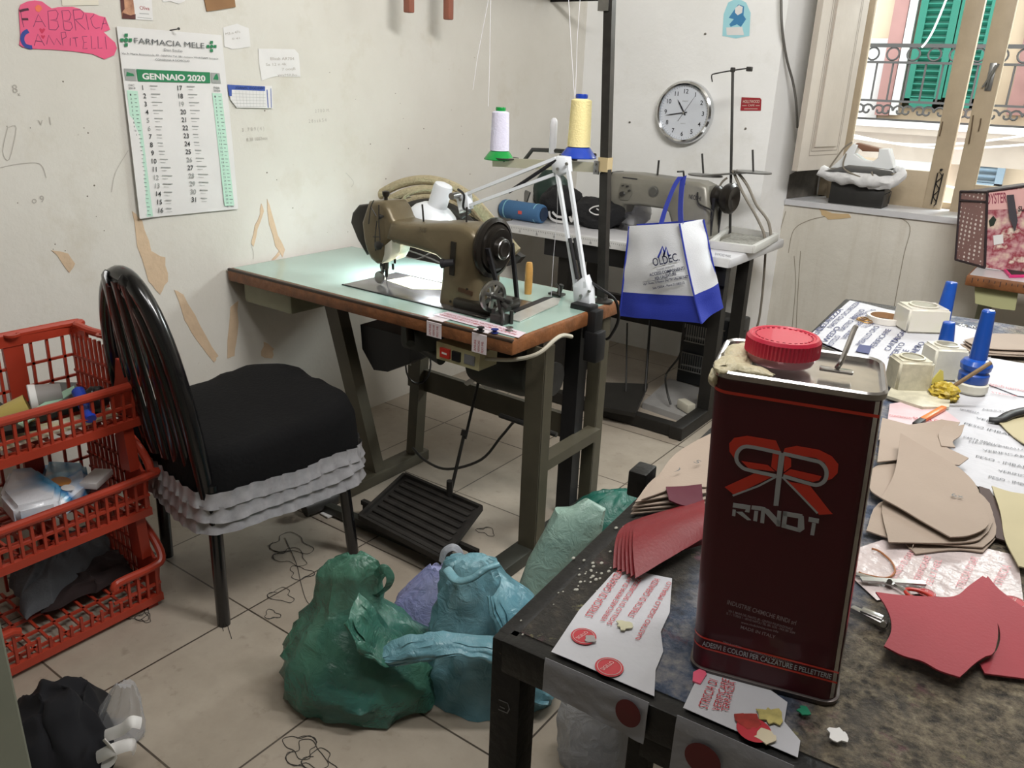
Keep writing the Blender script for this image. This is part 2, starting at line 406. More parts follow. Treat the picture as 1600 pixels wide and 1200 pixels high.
wall_patch(jag([(1280, 326), (1300, 333), (1326, 334), (1330, 340), (1294, 343), (1284, 336)], 2, 1), mat('peel_ochre', 'c0a67e', .85), ww, .0015, y=YW)
b = MB()
for ln in ([(1402, 338), (1422, 355), (1412, 400), (1397, 480)], [(1228, 330), (1222, 350), (1202, 420), (1186, 500)], [(1232, 395), (1240, 360), (1262, 345), (1290, 338)], [(1241, 400), (1243, 450), (1236, 530)], [(1251, 392), (1246, 470), (1244, 520)]):
    b.stroke(spline([at(*p, y=YW) for p in ln], 5), .0035, (0, -1, 0), .0015)
b.build('plaster_crack', mat('crack', '8c8475', .9), ww, smooth=0)
# ---------------------------------------------------------------- window: two sashes, frame, open inner shutter
W = thing('window_1', 'x', 'x'); del W['label'], W['category']; W['kind'] = 'structure'
b = MB()
for x_ in (-1.255, .235): b.box((x_, 4.62, 1.78), (.05, .09, 1.75), bev=.004)
b.box((-.51, 4.62, 2.63), (1.54, .09, .06), bev=.004); b.box((-.51, 4.64, .915), (1.54, .06, .03), bev=.003)
b.build('window_frame', 'beige_wood', W)
g = bpy.data.materials.new('glass'); g.use_nodes = True; N = g.node_tree.nodes; L = g.node_tree.links
N.remove(N['Principled BSDF']); tr = N.new('ShaderNodeBsdfTransparent'); gl = N.new('ShaderNodeBsdfGlossy'); gl.inputs['Roughness'].default_value = .03
mx = N.new('ShaderNodeMixShader'); fr = N.new('ShaderNodeFresnel'); fr.inputs[0].default_value = 1.3; tr.inputs[0].default_value = (.94, .96, .95, 1)
L.new(fr.outputs[0], mx.inputs[0]); L.new(tr.outputs[0], mx.inputs[1]); L.new(gl.outputs[0], mx.inputs[2]); L.new(mx.outputs[0], N['Material Output'].inputs[0]); MATS['glass'] = g
def sash(x0, x1, zb, y, lw, rw, hinge):
    b = MB(); zt = 2.6
    b.box((x0+lw/2, y, (zt+.895)/2), (lw, .04, zt-.895), bev=.004); b.box((x1-rw/2, y, (zt+.895)/2), (rw, .04, zt-.895), bev=.004)
    b.box(((x0+x1)/2, y, (zb+.895)/2), (x1-x0-lw-rw, .034, zb-.895), bev=.003)
    b.box(((x0+x1)/2, y, zt-.05), (x1-x0-lw-rw, .034, .1), bev=.003); b.box(((x0+x1)/2, y, 1.98), (x1-x0-lw-rw, .03, .05), bev=.003)
    s = b.build('sash', 'beige_wood', W)
    MB().box(((x0+x1)/2, y+.004, (zt+zb)/2-.05), (x1-x0-lw-rw, .003, zt-zb-.1)).build('glass_pane', 'glass', s, smooth=0)
    return s
s1 = sash(-1.225, -.672, 1.075, 4.56, .08, .082, 0); s2 = sash(-.628, .2, 1.035, 4.54, .085, .08, 1)
# espagnolette on the second sash and the bolt at the bottom of the first
b = MB(); c = at(1548, 120, y=4.515); b.box(c, (.028, .006, .12), bev=.002)
b.tube([c+V((-.022, -.01, -.045)), c+V((0, -.02, 0)), c+V((.022, -.01, .055))], .005); b.tube([c+V((-.005, -.01, -.05)), c+V((0, -.02, 0)), c+V((.012, -.012, .05))], .005)
b.build('latch', 'grey_metal', s2)
b = MB(); c = at(1466, 290, y=4.535)
for a, d in (((-.012, .06), (-.012, -.09)), ((.012, .06), (.008, -.09))): b.cyl(c+V((a[0], -.012, a[1])), c+V((d[0], -.012, d[1])), .003, n=6)
b.tube([c+V((.01*math.sin(i*1.2), -.014, .06-i*.012)) for i in range(14)], .0025, 6); b.cyl(c+V((0, 0, .075)), c+V((0, -.02, .075)), .006)
b.build('bolt', 'dark_metal', s1)
b = MB()
for px in ((1473, 190, 1468, 213), (1521, 180, 1514, 225), (1533, 185, 1529, 205)):
    yy = 4.515; b.stroke([at(px[0], px[1], y=yy), at((px[0]+px[2])/2+.6, (px[1]+px[3])/2, y=yy), at(px[2], px[3], y=yy)], .006, (0, -1, 0), .004)
b.build('paint_chip', mat('chip', '54432f', .8), s2, smooth=0)
# inner shutter leaf, folded back against the reveal
n0 = at(1237, 267, y=4.085); f0 = at(1306, 257, y=4.5); n0.z = f0.z = 1.06
d = V((f0.x-n0.x, f0.y-n0.y, 0)); Ls = d.length; d.normalize(); nr = V((d.y, -d.x, 0))
def shp(u, z, o=0): return V((n0.x, n0.y, 0))+d*u+V((0, 0, z))+nr*o
b = MB(); b.prism([shp(0, 1.06), shp(Ls, 1.06), shp(Ls, 2.6), shp(0, 2.6)], nr*.03)
sh = b.build('window_shutter', 'white_wood', W, smooth=0)
b = MB()
for (u0, u1, z0, z1) in ((.10, Ls-.075, 1.15, 1.9), (.085, Ls-.06, 1.13, 1.92)):
    for a, c_ in (((u0, z0), (u1, z0)), ((u1, z0), (u1, z1)), ((u1, z1), (u0, z1)), ((u0, z1), (u0, z0))): b.stroke([shp(*a, .0305), shp(*c_, .0305)], .004, nr)
b.build('panel_groove', 'groove', sh, smooth=0)
b = MB(); b.prism([shp(.12, 1.17, .03), shp(Ls-.09, 1.17, .03), shp(Ls-.09, 1.9, .03), shp(.12, 1.9, .03)], nr*.006); b.build('raised_panel', 'white_wood', sh, smooth=0)
# cable running down the corner next to the window
b = MB(); pts = [at(1224, -12, y=4.10), at(1225, 40, y=4.10), at(1232, 90, y=4.13), at(1242, 128, y=4.17), at(1247, 160, y=4.19), at(1249, 200, y=4.21)]
b.tube([p+V((.0, -.03, 0)) for p in pts], .006, 8, smooth=5); b.build('wall_cable', mat('cable_grey', '55524d', .5), label='grey cable running down the wall corner beside the window shutter', cat='cable')
# ---------------------------------------------------------------- street outside
mat('facade', 'cdb79d', .9, var=.1, vs=1.2); mat('facade_pink', 'a57c76', .9, var=.15, vs=2); mat('facade_white', 'd3cfcc', .8, var=.06, vs=2)
mat('shutter_green', '237561', .6); mat('iron', '45413f', .6, .3); mat('slab', 'a8998c', .9, var=.1, vs=3)
YF = 8.6
bd = thing('apartment_building', 'pale plastered building across the street seen through the window', 'building', (0, YF, -1))
b = MB(); b.box((1.0, YF+.2, 1.8), (9, .4, 9)); b.build('facade', 'facade', bd, smooth=0)
def fbox(x0, y0, x1, y1, m, name, dep=.06, yf=YF, par=bd):
    a = at(x0, y0, y=yf); c_ = at(x1, y1, y=yf)
    z0, z1 = sorted((a.z, c_.z)); xx0, xx1 = sorted((a.x, c_.x))
    return MB().box(((xx0+xx1)/2, yf-dep/2, (z0+z1)/2), (xx1-xx0, dep, z1-z0)).build(name, m, par, smooth=0)
def vb(px, py0, py1, wpx, m, name, dep=.06, yf=YF):     # vertical strip: px at row 100
    c_ = at(px, 100, y=yf); wd = (at(px+wpx, 100, y=yf)-c_).x; z0 = at(px, py1, y=yf).z; z1 = at(px, py0, y=yf).z
    return MB().box((c_.x+wd/2, yf-dep/2, (z0+z1)/2), (wd, dep, z1-z0)).build(name, m, bd, smooth=0)
vb(1384, -150, 180, 22, 'facade_pink', 'pilaster', .08); vb(1408, -150, 180, 12, 'facade_white', 'door_surround', .1)
vb(1340, 60, 185, 45, 'facade_white', 'wall_panel', .02)
def louvre(px, wpx, py0, py1, name, m, yf=YF-.08, pitch=.055):
    c_ = at(px, 100, y=yf); wd = (at(px+wpx, 100, y=yf)-c_).x; z0 = at(px, py1, y=yf).z; z1 = at(px, py0, y=yf).z
    b = MB(); n = int((z1-z0)/pitch); b.box((c_.x+.03, yf, (z0+z1)/2), (.06, .05, z1-z0)); b.box((c_.x+wd-.03, yf, (z0+z1)/2), (.06, .05, z1-z0))
    b.box((c_.x+wd/2, yf+.03, (z0+z1)/2), (wd-.1, .01, z1-z0))
    for zz in (z0+.04, z1-.04): b.box((c_.x+wd/2, yf, zz), (wd, .05, .08))
    for k in range(n): b.box((c_.x+wd/2, yf, z0+(k+.5)*pitch), (wd-.1, .045, .012), M=Matrix.Rotation(-.6, 4, 'X'))
    return b.build(name, m, bd, smooth=0)
louvre(1422, 60, -160, 168, 'green_shutter', 'shutter_green'); louvre(1484, 58, -160, 168, 'green_shutter', 'shutter_green')
vb(1592, -150, 180, 30, 'facade_pink', 'pilaster', .08)
# balcony
yb = 7.75
sl = at(1400, 190, y=yb).z
b = MB(); b.box((-.3, (yb+YF)/2, sl-.05), (4.4, YF-yb+.1, .09)); b.box((-.3, (yb+YF)/2+.05, sl-.2), (4.3, YF-yb-.05, .22)); b.build('balcony_slab', 'slab', bd, smooth=0)
MB().box((-.3, yb-.06, sl-.02), (4.45, .04, .05)).build('slab_edge', 'facade_white', bd, smooth=0)
rl = thing('balcony_railing', 'wrought iron balcony railing with scroll bands in front of green shutters', 'railing', (-.3, yb, sl))
zt = at(1400, 71, y=yb).z; x0, x1 = -2.3, 1.5
b = MB(); z2 = zt-.13
for zz, hh in ((zt, .03), (z2, .018), (sl+.16, .018), (sl+.01, .02)): b.box(((x0+x1)/2, yb, zz), (x1-x0, .03, hh))
b.build('rail', 'iron', rl, smooth=0)
b = MB(); n = 24
for k in range(n):
    xx = x0+(k+.5)*(x1-x0)/n; R1 = .048
    b.tube([(xx+math.cos(a)*R1, yb, (zt+z2)/2+math.sin(a)*R1) for a in (2*PI*i/14 for i in range(14))], .008, 5, closed=True)
    for sgn in (-1, 1): b.tube([(xx+sgn*(.03+.05*math.cos(a)*(1-a/9)), yb, sl+.085+.05*math.sin(a)*(1-a/9)) for a in (i*.55 for i in range(13))], .009, 5)
b.build('scroll_band', 'iron', rl)
for k in range(30):
    xx = x0+(k+.5)*(x1-x0)/30; MB().cyl((xx, yb, sl+.16), (xx, yb, z2), .008, n=6).build('baluster', 'iron', rl)
# things under the balcony, storey below
louvre(1536, 75, 236, 300, 'grey_blue_shutter', mat('blue_grey', '8fa0ad', .7), YF-.1)
fbox(1410, 236, 1462, 268, 'facade_white', 'awning_box', .25); fbox(1408, 226, 1464, 237, 'facade_pink', 'awning_top', .3); fbox(1395, 222, 1412, 268, mat('slate', '7d7b7c', .8), 'drain_pipe', .1)
b = MB()
for (a, c_) in (((1320, 208), (1600, 226)), ((1320, 213), (1600, 212)), ((1400, 262), (1600, 300)), ((1480, -5), (1440, 74))):
    p = at(*a, y=6.6); q = at(*c_, y=6.6); b.tube([p+(q-p)*t-V((0, 0, .06*math.sin(PI*t))) for t in (i/10 for i in range(11))], .007, 5)
b.build('washing_line', mat('line_white', 'e8e8e6', .6), smooth=40, label='white washing lines strung across the street under the balcony', cat='washing line')
# ================================================================ SEWING TABLE AND ITS MACHINE
T = .753
mat('laminate', '95afa5', .22, var=.05, vs=3, coat=.3); mat('wood_edge', '7d4f2e', .5, var=.35, vs=18, bump=.25, bs=60); mat('wood_dark', '3a2c22', .5, var=.3, vs=15)
mat('olive', '4d483a', .5, .1, var=.15, vs=9); mat('olive_light', '8d8d76', .55, var=.12, vs=9); mat('machine_brown', '6b6049', .33, .25, var=.14, vs=10, bump=.05, bs=80)
mat('machine_dark', '2b2822', .35, .4, var=.3, vs=20); mat('steel', 'a5a5a3', .28, 1, var=.15, vs=25); mat('steel_plate', '7d7b7a', .25, .85, var=.3, vs=9)
mat('lamp_white', 'dfe3e8', .3, coat=.3); mat('rubber', '17161a', .6); mat('cream_plastic', 'b7b08a', .4, var=.06, vs=20); mat('red_plastic', 'c3362b', .35)
mat('tape_paper', 'd9cfd2', .5, var=.05, vs=12); mat('red_ink', 'a8323c', .6); mat('cable_white', 'b9b4a4', .5); mat('gun_metal', '3d3c3a', .45, .5, var=.2, vs=14)
mat('motor', '34352f', .5, .3, var=.2, vs=12); mat('thread_white', 'e6e4ea', .7)

def rounded_prism(px, y, d0, d1, bev, m, name, par, seg=3, smooth=50):
    """silhouette traced at distance y, given a real thickness from y-d0 to y+d1 and rounded edges"""
    pts = [at(a, c_, y=y) for a, c_ in px]
    b = bmesh.new(); vs = [b.verts.new(p-V((0, d0, 0))) for p in pts]; f = b.faces.new(vs)
    r = bmesh.ops.extrude_face_region(b, geom=[f]); bmesh.ops.translate(b, vec=(0, d0+d1, 0), verts=[v for v in r['geom'] if isinstance(v, bmesh.types.BMVert)])
    bmesh.ops.recalc_face_normals(b, faces=b.faces[:])
    if bev:
        ed = [e for e in b.edges if any(abs(fc.normal.y) > .9 for fc in e.link_faces)]
        bmesh.ops.bevel(b, geom=ed, offset=bev, segments=seg, affect='EDGES', profile=.5, clamp_overlap=True)
    b.verts.index_update(); mb = MB(); mb.bm(b)
    return mb.build(name, m, par, smooth=smooth)

st = thing('sewing_table', 'sewing machine table with pale green top and worn brown wooden edge', 'table', (-1.87, 2.04, 0))
X0, X1, Y0, Y1 = -2.492, -1.232, 1.742, 2.345
MB().box(((X0+X1)/2, (Y0+Y1)/2, T-.023), (X1-X0, Y1-Y0, .046), bev=.007).build('tabletop', 'wood_edge', st)
MB().box(((X0+X1)/2, (Y0+Y1)/2+.003, T), (X1-X0-.022, Y1-Y0-.028, .0016)).build('laminate_surface', 'laminate', st, smooth=0)
b = MB(); b.box(((X0+X1)/2, Y0+.005, T-.004), (X1-X0-.004, .012, .01), bev=.003); b.build('dark_edging', 'wood_dark', st)
# drawer under the left end
b = MB(); b.box((-2.33, 1.98, .665), (.26, .40, .075), bev=.012); dr = b.build('drawer', 'olive_light', st); MB().box((-2.33, 1.80, .703), (.27, .05, .006), bev=.002).build('drawer_lip', 'steel', dr)
# legs (pressed steel channel), foot rails and cross bars
def channel(p0, p1, w, d, name='leg'):
    b = MB(); p0 = V(p0); p1 = V(p1)
    b.bar(p0, p1, w, .006, up=(0, 1, 0)); b.bar(p0+V((-w/2+.003, d/2, 0)), p1+V((-w/2+.003, d/2, 0)), .006, d, up=(0, 1, 0)); b.bar(p0+V((w/2-.003, d/2, 0)), p1+V((w/2-.003, d/2, 0)), .006, d, up=(0, 1, 0))
    return b.build(name, 'olive', st, smooth=0)
channel((-1.235, 1.865, 0), (-1.235, 1.865, T-.046), .062, .05); channel((-1.27, 2.27, 0), (-1.27, 2.27, T-.046), .045, .05)
lf = at(588, 748, z=.02); tl = at(566, 520, y=1.90)
channel((-1.985, 1.93, .03), (-2.10, 1.86, T-.046), .06, .045); channel((-1.975, 2.135, .03), (-1.98, 2.20, T-.046), .045, .045)
b = MB(); b.box((-1.98, 1.93, .022), (.07, .56, .044), bev=.006); b.build('foot_rail', 'olive', st)
b = MB(); b.box((-1.245, 2.0, .022), (.07, .66, .044), bev=.006); b.build('foot_rail', 'motor', st)
b = MB(); b.bar((-1.98, 1.665, .022), (-1.22, 1.69, .022), .03, .03, bev=.003); b.build('foot_bar', 'motor', st)
b = MB(); b.bar(at(640, 585, y=2.2), at(893, 668, y=2.2), .02, .085); b.build('cross_bar', 'olive', st, smooth=0)
b = MB(); b.bar((-1.25, 1.90, .30), (-1.25, 2.27, .30), .05, .035); b.build('side_bar', 'olive', st, smooth=0)
# black metal post standing behind the right legs
b = MB(); b.box((-1.30, 2.20, .35), (.055, .05, .70)); b.build('inner_post', 'black', st, smooth=0)
# treadle
pd = [at(562, 808, z=.075), at(632, 743, z=.105), at(752, 795, z=.105), at(692, 876, z=.075)]
b = MB(); up = V((0, 0, 1)); cc = sum(pd, V((0, 0, 0)))/4
def pp(u, v, z=0): return (pd[0]*(1-u)+pd[3]*u)*(1-v)+(pd[1]*(1-u)+pd[2]*u)*v+V((0, 0, z))
b.prism([pp(0.02, 0), pp(0.98, 0), pp(1, .05), pp(1, .95), pp(.98, 1), pp(.02, 1), pp(0, .95), pp(0, .05)], (0, 0, -.014))
tr = b.build('treadle', mat('cast_iron', '2e2b28', .55, .4, var=.4, vs=16), st, smooth=0)
b = MB()
for k in range(8): b.bar(pp(.06, .08+k*.12, .002), pp(.94, .08+k*.12, .002), .018, .008, bev=.003)
b.build('treadle_ribs', 'cast_iron', tr); b = MB()
b.bar(pp(0, 0, .003), pp(1, 0, .003), .012, .016); b.bar(pp(0, 1, .003), pp(1, 1, .003), .012, .016); b.bar(pp(0, 0, .003), pp(0, 1, .003), .012, .016); b.bar(pp(1, 0, .003), pp(1, 1, .003), .012, .016); b.build('treadle_rim', 'cast_iron', tr)
b = MB(); b.bar((cc.x-.25, cc.y-.02, .055), (cc.x+.25, cc.y-.02, .055), .016, .016); b.bar((cc.x-.23, cc.y-.02, .0), (cc.x-.23, cc.y-.02, .06), .02, .02); b.bar((cc.x+.23, cc.y-.02, .0), (cc.x+.23, cc.y-.02, .06), .02, .02); b.build('treadle_axle', 'cast_iron', st, smooth=0)
r0 = pp(.62, .97, .0); r1 = V((-1.585, 2.04, .47))
b = MB(); b.cyl(r0, r0+(r1-r0)*.55, .006); b.cyl(r0+(r1-r0)*.5+V((.008, 0, 0)), r1+V((.008, 0, 0)), .005); b.cyl(r0, r0+V((0, 0, .06)), .011); b.cyl(r0+(r1-r0)*.52, r0+(r1-r0)*.57, .012); b.build('treadle_rod', 'cast_iron', st)
# motor under the top
mo = MB(); mo.lathe([(.02, -.14), (.075, -.13), (.082, -.10), (.082, .07), (.075, .10), (.05, .115), (.045, .12)], (-1.47, 2.07, .535), (1, 0, 0), 28)
mo.box((-1.47, 2.08, .65), (.16, .12, .11)); mot = mo.build('motor', 'motor', st)
MB().lathe([(.02, 0), (.05, .0), (.05, .02), (.036, .03), (.036, .04), (.055, .05), (.055, .06), (.015, .062)], (-1.355, 2.07, .535), (1, 0, 0), 24).build('motor_pulley', 'gun_metal', mot)
b = MB(); b.box((-1.72, 2.0, .62), (.16, .22, .10), bev=.02); b.cyl((-1.80, 1.93, .60), (-1.62, 1.90, .57), .02); b.cyl((-1.76, 1.9, .66), (-1.70, 1.84, .62), .014); b.build('clutch_lever', 'motor', st)
b = MB(); b.prism([at(563, 507, y=1.93), at(642, 528, y=1.93), at(640, 566, y=1.93), at(606, 581, y=1.93), at(584, 578, y=1.93), at(566, 545, y=1.93)], (0, .14, 0)); b.build('knee_shield', 'black', st, smooth=0)
b = MB(); b.lathe([(.045, -.008), (.05, 0), (.045, .008)], (-1.93, 2.13, .42), (.8, -.6, 0), 20, sy=1.6, ring=True); b.build('hanging_ring', 'gun_metal', st)
b = MB(); b.tube([at(728, 600, y=2.17), at(745, 592, y=2.14), at(760, 603, y=2.17), at(778, 605, y=2.16)], .010, 8, smooth=4, flat=.4); b.build('paper_scrap', mat('scrap', 'c9c7c2', .7), st)
b = MB(); b.cyl((-1.44, 1.98, .40), (-1.22, 1.98, .395), .008); b.build('knee_lever', 'gun_metal', st)
# switch box
sb = MB(); c = (at(683, 538, y=1.765)+at(748, 582, y=1.765))/2; c = V((-1.415, 1.80, .655))
pA = at(682, 533, y=1.768); pB = at(750, 553, y=1.768); pC = at(748, 580, y=1.768); pD = at(682, 560, y=1.768)
b = MB(); b.prism([pA, pB, pC, pD], (0, .085, 0)); sbx = b.build('switch_box', 'cream_plastic', st, smooth=0)
def lerp4(u, v, o): return (pA*(1-u)+pB*u)*(1-v)+(pD*(1-u)+pC*u)*v+V((0, o, 0))
for (u0, u1, m, nm) in ((.12, .34, 'red_plastic', 'stop_button'), (.40, .58, 'black', 'start_button'), (.66, .90, mat('label_grey', '77777a', .6), 'rating_label')):
    MB().prism([lerp4(u0, .24, 0), lerp4(u1, .24, 0), lerp4(u1, .78, 0), lerp4(u0, .78, 0)], (0, -.008 if nm[0] == 's' else -.002, 0)).build(nm, m, sbx, smooth=0)
b = MB(); b.stroke([lerp4(.17, .5, -.0086), lerp4(.29, .52, -.0086)], .006, (0, -1, 0)); b.build('button_mark', mat('mark_white', 'e8e0dc', .6), sbx, smooth=0)
# cable under the edge
b = MB(); b.tube([at(752, 560, y=1.80), at(800, 562, y=1.79), at(840, 553, y=1.80), at(868, 530, y=1.85), at(880, 524, y=1.9), at(893, 526, y=1.95)], .006, 8, smooth=6); b.build('edge_cable', 'cable_white', st)
b = MB(); pts = [at(645, 700, y=2.12), at(665, 720, y=2.08), at(700, 733, y=2.05), at(752, 718, y=2.08), at(785, 680, y=2.12), at(812, 655, y=2.15), at(842, 684, y=2.1)]
b.tube(pts, .005, 8, smooth=6); b.build('hanging_cable', 'gun_metal', st)

# ---------------------------------------------------------------- the brown sewing machine
YM = 1.955
sm = thing('sewing_machine', 'old olive brown industrial sewing machine on the pale green table', 'sewing machine', (-1.6, YM, T))
b = MB(); b.box((-1.715, 1.98, T+.0025), (.60, .255, .005), bev=.002); bedp = b.build('bed_plate', 'steel_plate', sm)
b = MB(); b.prism([(-1.95, 1.99, T+.0052), (-1.80, 1.96, T+.0052), (-1.72, 2.03, T+.0052), (-1.78, 2.09, T+.0052), (-1.93, 2.09, T+.0052)], (0, 0, .001)); b.build('slide_plate', mat('cream_metal', 'c9c3a2', .35, .3), bedp, smooth=0)
b = MB(); b.box((-1.715, 1.853, T+.002), (.61, .004, .005)); b.box((-1.715, 2.108, T+.002), (.61, .004, .005)); b.build('bed_gap', 'black', bedp, smooth=0)
# body: pillar and arm
arm = [(628, 340), (645, 345), (675, 347), (705, 346), (738, 348), (756, 357), (764, 372), (766, 400), (766, 440), (764, 470), (765, 497),
       (735, 494), (708, 484), (700, 480), (703, 462), (706, 440), (708, 415), (706, 403), (698, 396), (670, 387), (640, 379), (620, 372)]
rounded_prism(arm, YM, .062, .062, .024, 'machine_brown', 'arm', sm)
b = MB(); b.box((-1.487, YM, T+.018), (.155, .155, .036), bev=.012); b.build('pillar_foot', 'machine_dark', sm)
head = [(594, 312), (618, 313), (626, 325), (631, 338), (640, 352), (644, 372), (628, 378), (624, 395), (618, 405), (606, 409), (597, 402), (590, 388), (586, 372), (583, 345)]
hd = rounded_prism(head, YM, .058, .058, .016, 'machine_brown', 'head', sm)
fc = [(584, 316), (592, 312), (594, 345), (591, 380), (596, 400), (586, 392), (572, 372), (560, 342), (566, 330)]
rounded_prism([(576, 318), (594, 316), (596, 350), (594, 392), (588, 396), (574, 372), (563, 345), (566, 330)], YM+.045, .05, .03, .01, 'machine_dark', 'face_cover', sm)
pB0 = [(628, 372), (625, 398), (612, 408), (618, 394), (612, 380)]
rounded_prism([(620, 380), (631, 371), (630, 392), (625, 401), (615, 408), (619, 394)], YM-.002, .058, -.012, .004, mat('worn_white', 'c9c6b8', .5), 'worn_side', sm)
b = MB(); p = at(603, 311, y=YM); b.cyl(p-V((0, 0, .012)), p+V((0, 0, .012)), .006); b.lathe([(.009, .008), (.012, .016), (.012, .024), (.004, .027)], p, n=14); b.build('pressure_screw', 'machine_dark', sm)
b = MB()
pn = at(604, 410, y=YM); b.cyl(pn+V((0, 0, .03)), V((pn.x, YM, T+.03)), .006, n=10); b.cyl(V((pn.x-.018, YM, pn.z+.01)), V((pn.x-.018, YM, T+.045)), .007, n=10)
b.box((pn.x-.01, YM, T+.07), (.026, .02, .03), bev=.003); b.cyl((pn.x, YM, T+.03), (pn.x, YM, T+.004), .0015, n=6); b.build('needle_bar', 'gun_metal', sm)
b = MB(); b.lathe([(.006, -.006), (.02, -.006), (.022, 0), (.02, .006), (.006, .006)], (pn.x-.012, YM-.02, T+.029), (0, 1, 0), 20); b.box((pn.x-.012, YM-.008, T+.05), (.008, .01, .03)); b.build('roller_foot', 'steel', sm)
b = MB(); p = at(614, 412, y=YM); b.cyl(p, p-V((0, 0, .02)), .004, n=8); p = at(617, 402, y=YM); b.cyl(p, p-V((0, 0, .02)), .004, n=8); b.build('thread_post', 'machine_dark', sm)
b = MB()
for ln in ([(584, 313), (579, 325), (576, 350)], [(592, 320), (592, 350), (594, 376)], [(589, 345), (586, 372), (587, 392)], [(583, 370), (593, 370)], [(580, 324), (588, 338)]):
    b.tube([at(*q, y=YM-.07) for q in ln], .0018, 6, smooth=4)
p = at(595, 383, y=YM-.065)
b.lathe([(.003, -.02), (.014, -.016), (.004, -.012), (.014, -.008), (.006, 0), (.006, .012)], p, (0, 1, 0), 16); p = at(597, 338, y=YM-.062); b.lathe([(.003, -.012), (.008, -.008), (.004, 0), (.004, .01)], p, (0, 1, 0), 12)
b.build('tension_assembly', 'gun_metal', sm)
b = MB(); p = at(662, 347, y=YM); b.cyl(p, p+V((-.006, 0, .055)), .003, n=8); b.build('spool_pin', 'gun_metal', sm); b = MB(); q = at(729, 347, y=YM); b.cyl(q, q+V((.0, 0, .045)), .003, n=8); b.build('spool_pin', 'gun_metal', sm)
b = MB(); p = at(709, 378, y=YM-.064); q = at(706, 430, y=YM-.064); b.bar(p, q, .018, .006, up=(0, 1, 0)); b.build('stitch_slot', 'machine_dark', sm, smooth=0)
b = MB(); p = at(709, 410, y=YM-.07); b.cyl(p, p+V((-.035, -.02, -.006)), .010, .013, 14); b.cyl(p+V((-.025, -.0143, -.0043)), p+V((-.034, -.0194, -.0058)), .0145, .0145, 14); b.build('stitch_lever', 'rubber', sm)
b = MB(); b.text('34F', at(655, 362, y=YM-.0635), (1, 0, -.02), (0, 0, 1), .016); b.build('faded_badge', mat('badge', '6d6350', .6), sm, smooth=0)
b = MB(); b.bar(at(716, 452, y=YM-.0635), at(738, 459, y=YM-.0635), .012, .003, up=(0, 1, 0)); b.build('brown_plate', mat('brass_dark', '4a3320', .5, .3), sm, smooth=0)
for q in ((747, 372), (730, 452), (704, 471)):
    p = at(*q, y=YM-.062); MB().cyl(p, p+V((0, -.002, 0)), .004, n=10).build('screw', 'machine_dark', sm)
# hand wheel, belt and bobbin winder
hw = at(776, 388, y=YM)
b = MB(); b.lathe([(.03, -.03), (.060, -.03), (.082, -.018), (.090, -.006), (.090, .004), (.078, .010), (.074, .004), (.070, .014), (.060, .016), (.058, .026), (.046, .026), (.036, .024), (.030, .038), (.022, .042), (.012, .039), (0, .040)], (hw.x-.01, YM, hw.z), (1, 0, 0), 40)
wh = b.build('hand_wheel', mat('wheel_black', '26221e', .3, .5, var=.2, vs=20), sm, smooth=30)
b = MB(); b.lathe([(.0295, 0), (.0315, .002), (.0295, .004)], (hw.x+.026, YM, hw.z), (1, 0, 0), 30, ring=True); b.lathe([(.0875, 0), (.0895, .002), (.0875, .004)], (hw.x-.012, YM, hw.z), (1, 0, 0), 40, ring=True); b.build('wheel_ring', 'steel', wh)
b = MB()
for sy, zb in ((-1, 0), (1, 0)):
    b.bar((hw.x+.012, YM+sy*.06, hw.z+.01), (hw.x+.03, YM+sy*.035+.05, T-.02), .012, .009, up=(0, 1, 0))
b.build('drive_belt', 'rubber', sm, smooth=0)
wc = V(at(770, 463, y=1.87))
b = MB(); b.lathe([(.036, -.008), (.046, -.006), (.048, 0), (.046, .006), (.036, .008), (.036, -.008)], wc, (1, -.25, 0), 32); b.lathe([(.0, -.01), (.014, -.009), (.014, .009), (0, .01)], wc, (1, -.25, 0), 16)
ax = V((1, -.25, 0)).normalized(); xx, yy_, _z = frame(ax)
for k in range(7):
    a = 2*PI*k/7; d = xx*math.cos(a)+yy_*math.sin(a); b.bar(wc+d*.012, wc+d*.038, .011, .008, up=ax)
bw = b.build('bobbin_winder_wheel', 'steel', sm)
b = MB(); b.cyl(wc, wc+ax*.05, .006); b.bar(wc+V((.03, -.01, .0)), wc+V((.05, -.01, -.075)), .012, .01, up=(0, 1, 0)); b.box((wc.x+.04, wc.y-.015, T+.014), (.05, .035, .028), bev=.003)
b.cyl(wc+V((.03, 0, -.01)), wc+V((.075, -.02, -.02)), .008); b.cyl(wc+V((.02, -.02, -.03)), wc+V((.02, -.02, -.08)), .006); b.cyl(wc+V((.07, 0, -.03)), wc+V((.07, 0, -.075)), .006)
b.tube([wc+V((.05, -.02, -.03)), wc+V((.07, -.04, -.05)), wc+V((.055, -.03, -.078))], .004, 6, smooth=4); b.box(wc+V((.055, .0, -.005)), (.03, .016, .014), bev=.004); b.build('bobbin_winder', 'gun_metal', sm)
b = MB(); b.prism([at(812, 503, z=T+.002), at(797, 500, z=T+.002), at(806, 490, z=T+.002), at(864, 466, z=T+.002), at(876, 467, z=T+.002), at(872, 476, z=T+.002)], (0, 0, .003)); b.build('belt_plate', mat('plate_white', 'c4c3bd', .35, .5, var=.1, vs=20), sm, smooth=0)
b = MB(); b.prism([at(798, 487, z=T+.002), at(806, 489, z=T+.002), at(864, 466, z=T+.002), at(850, 466, z=T+.002)], (0, 0, .0042)); b.build('belt_slot', 'black', sm, smooth=0)
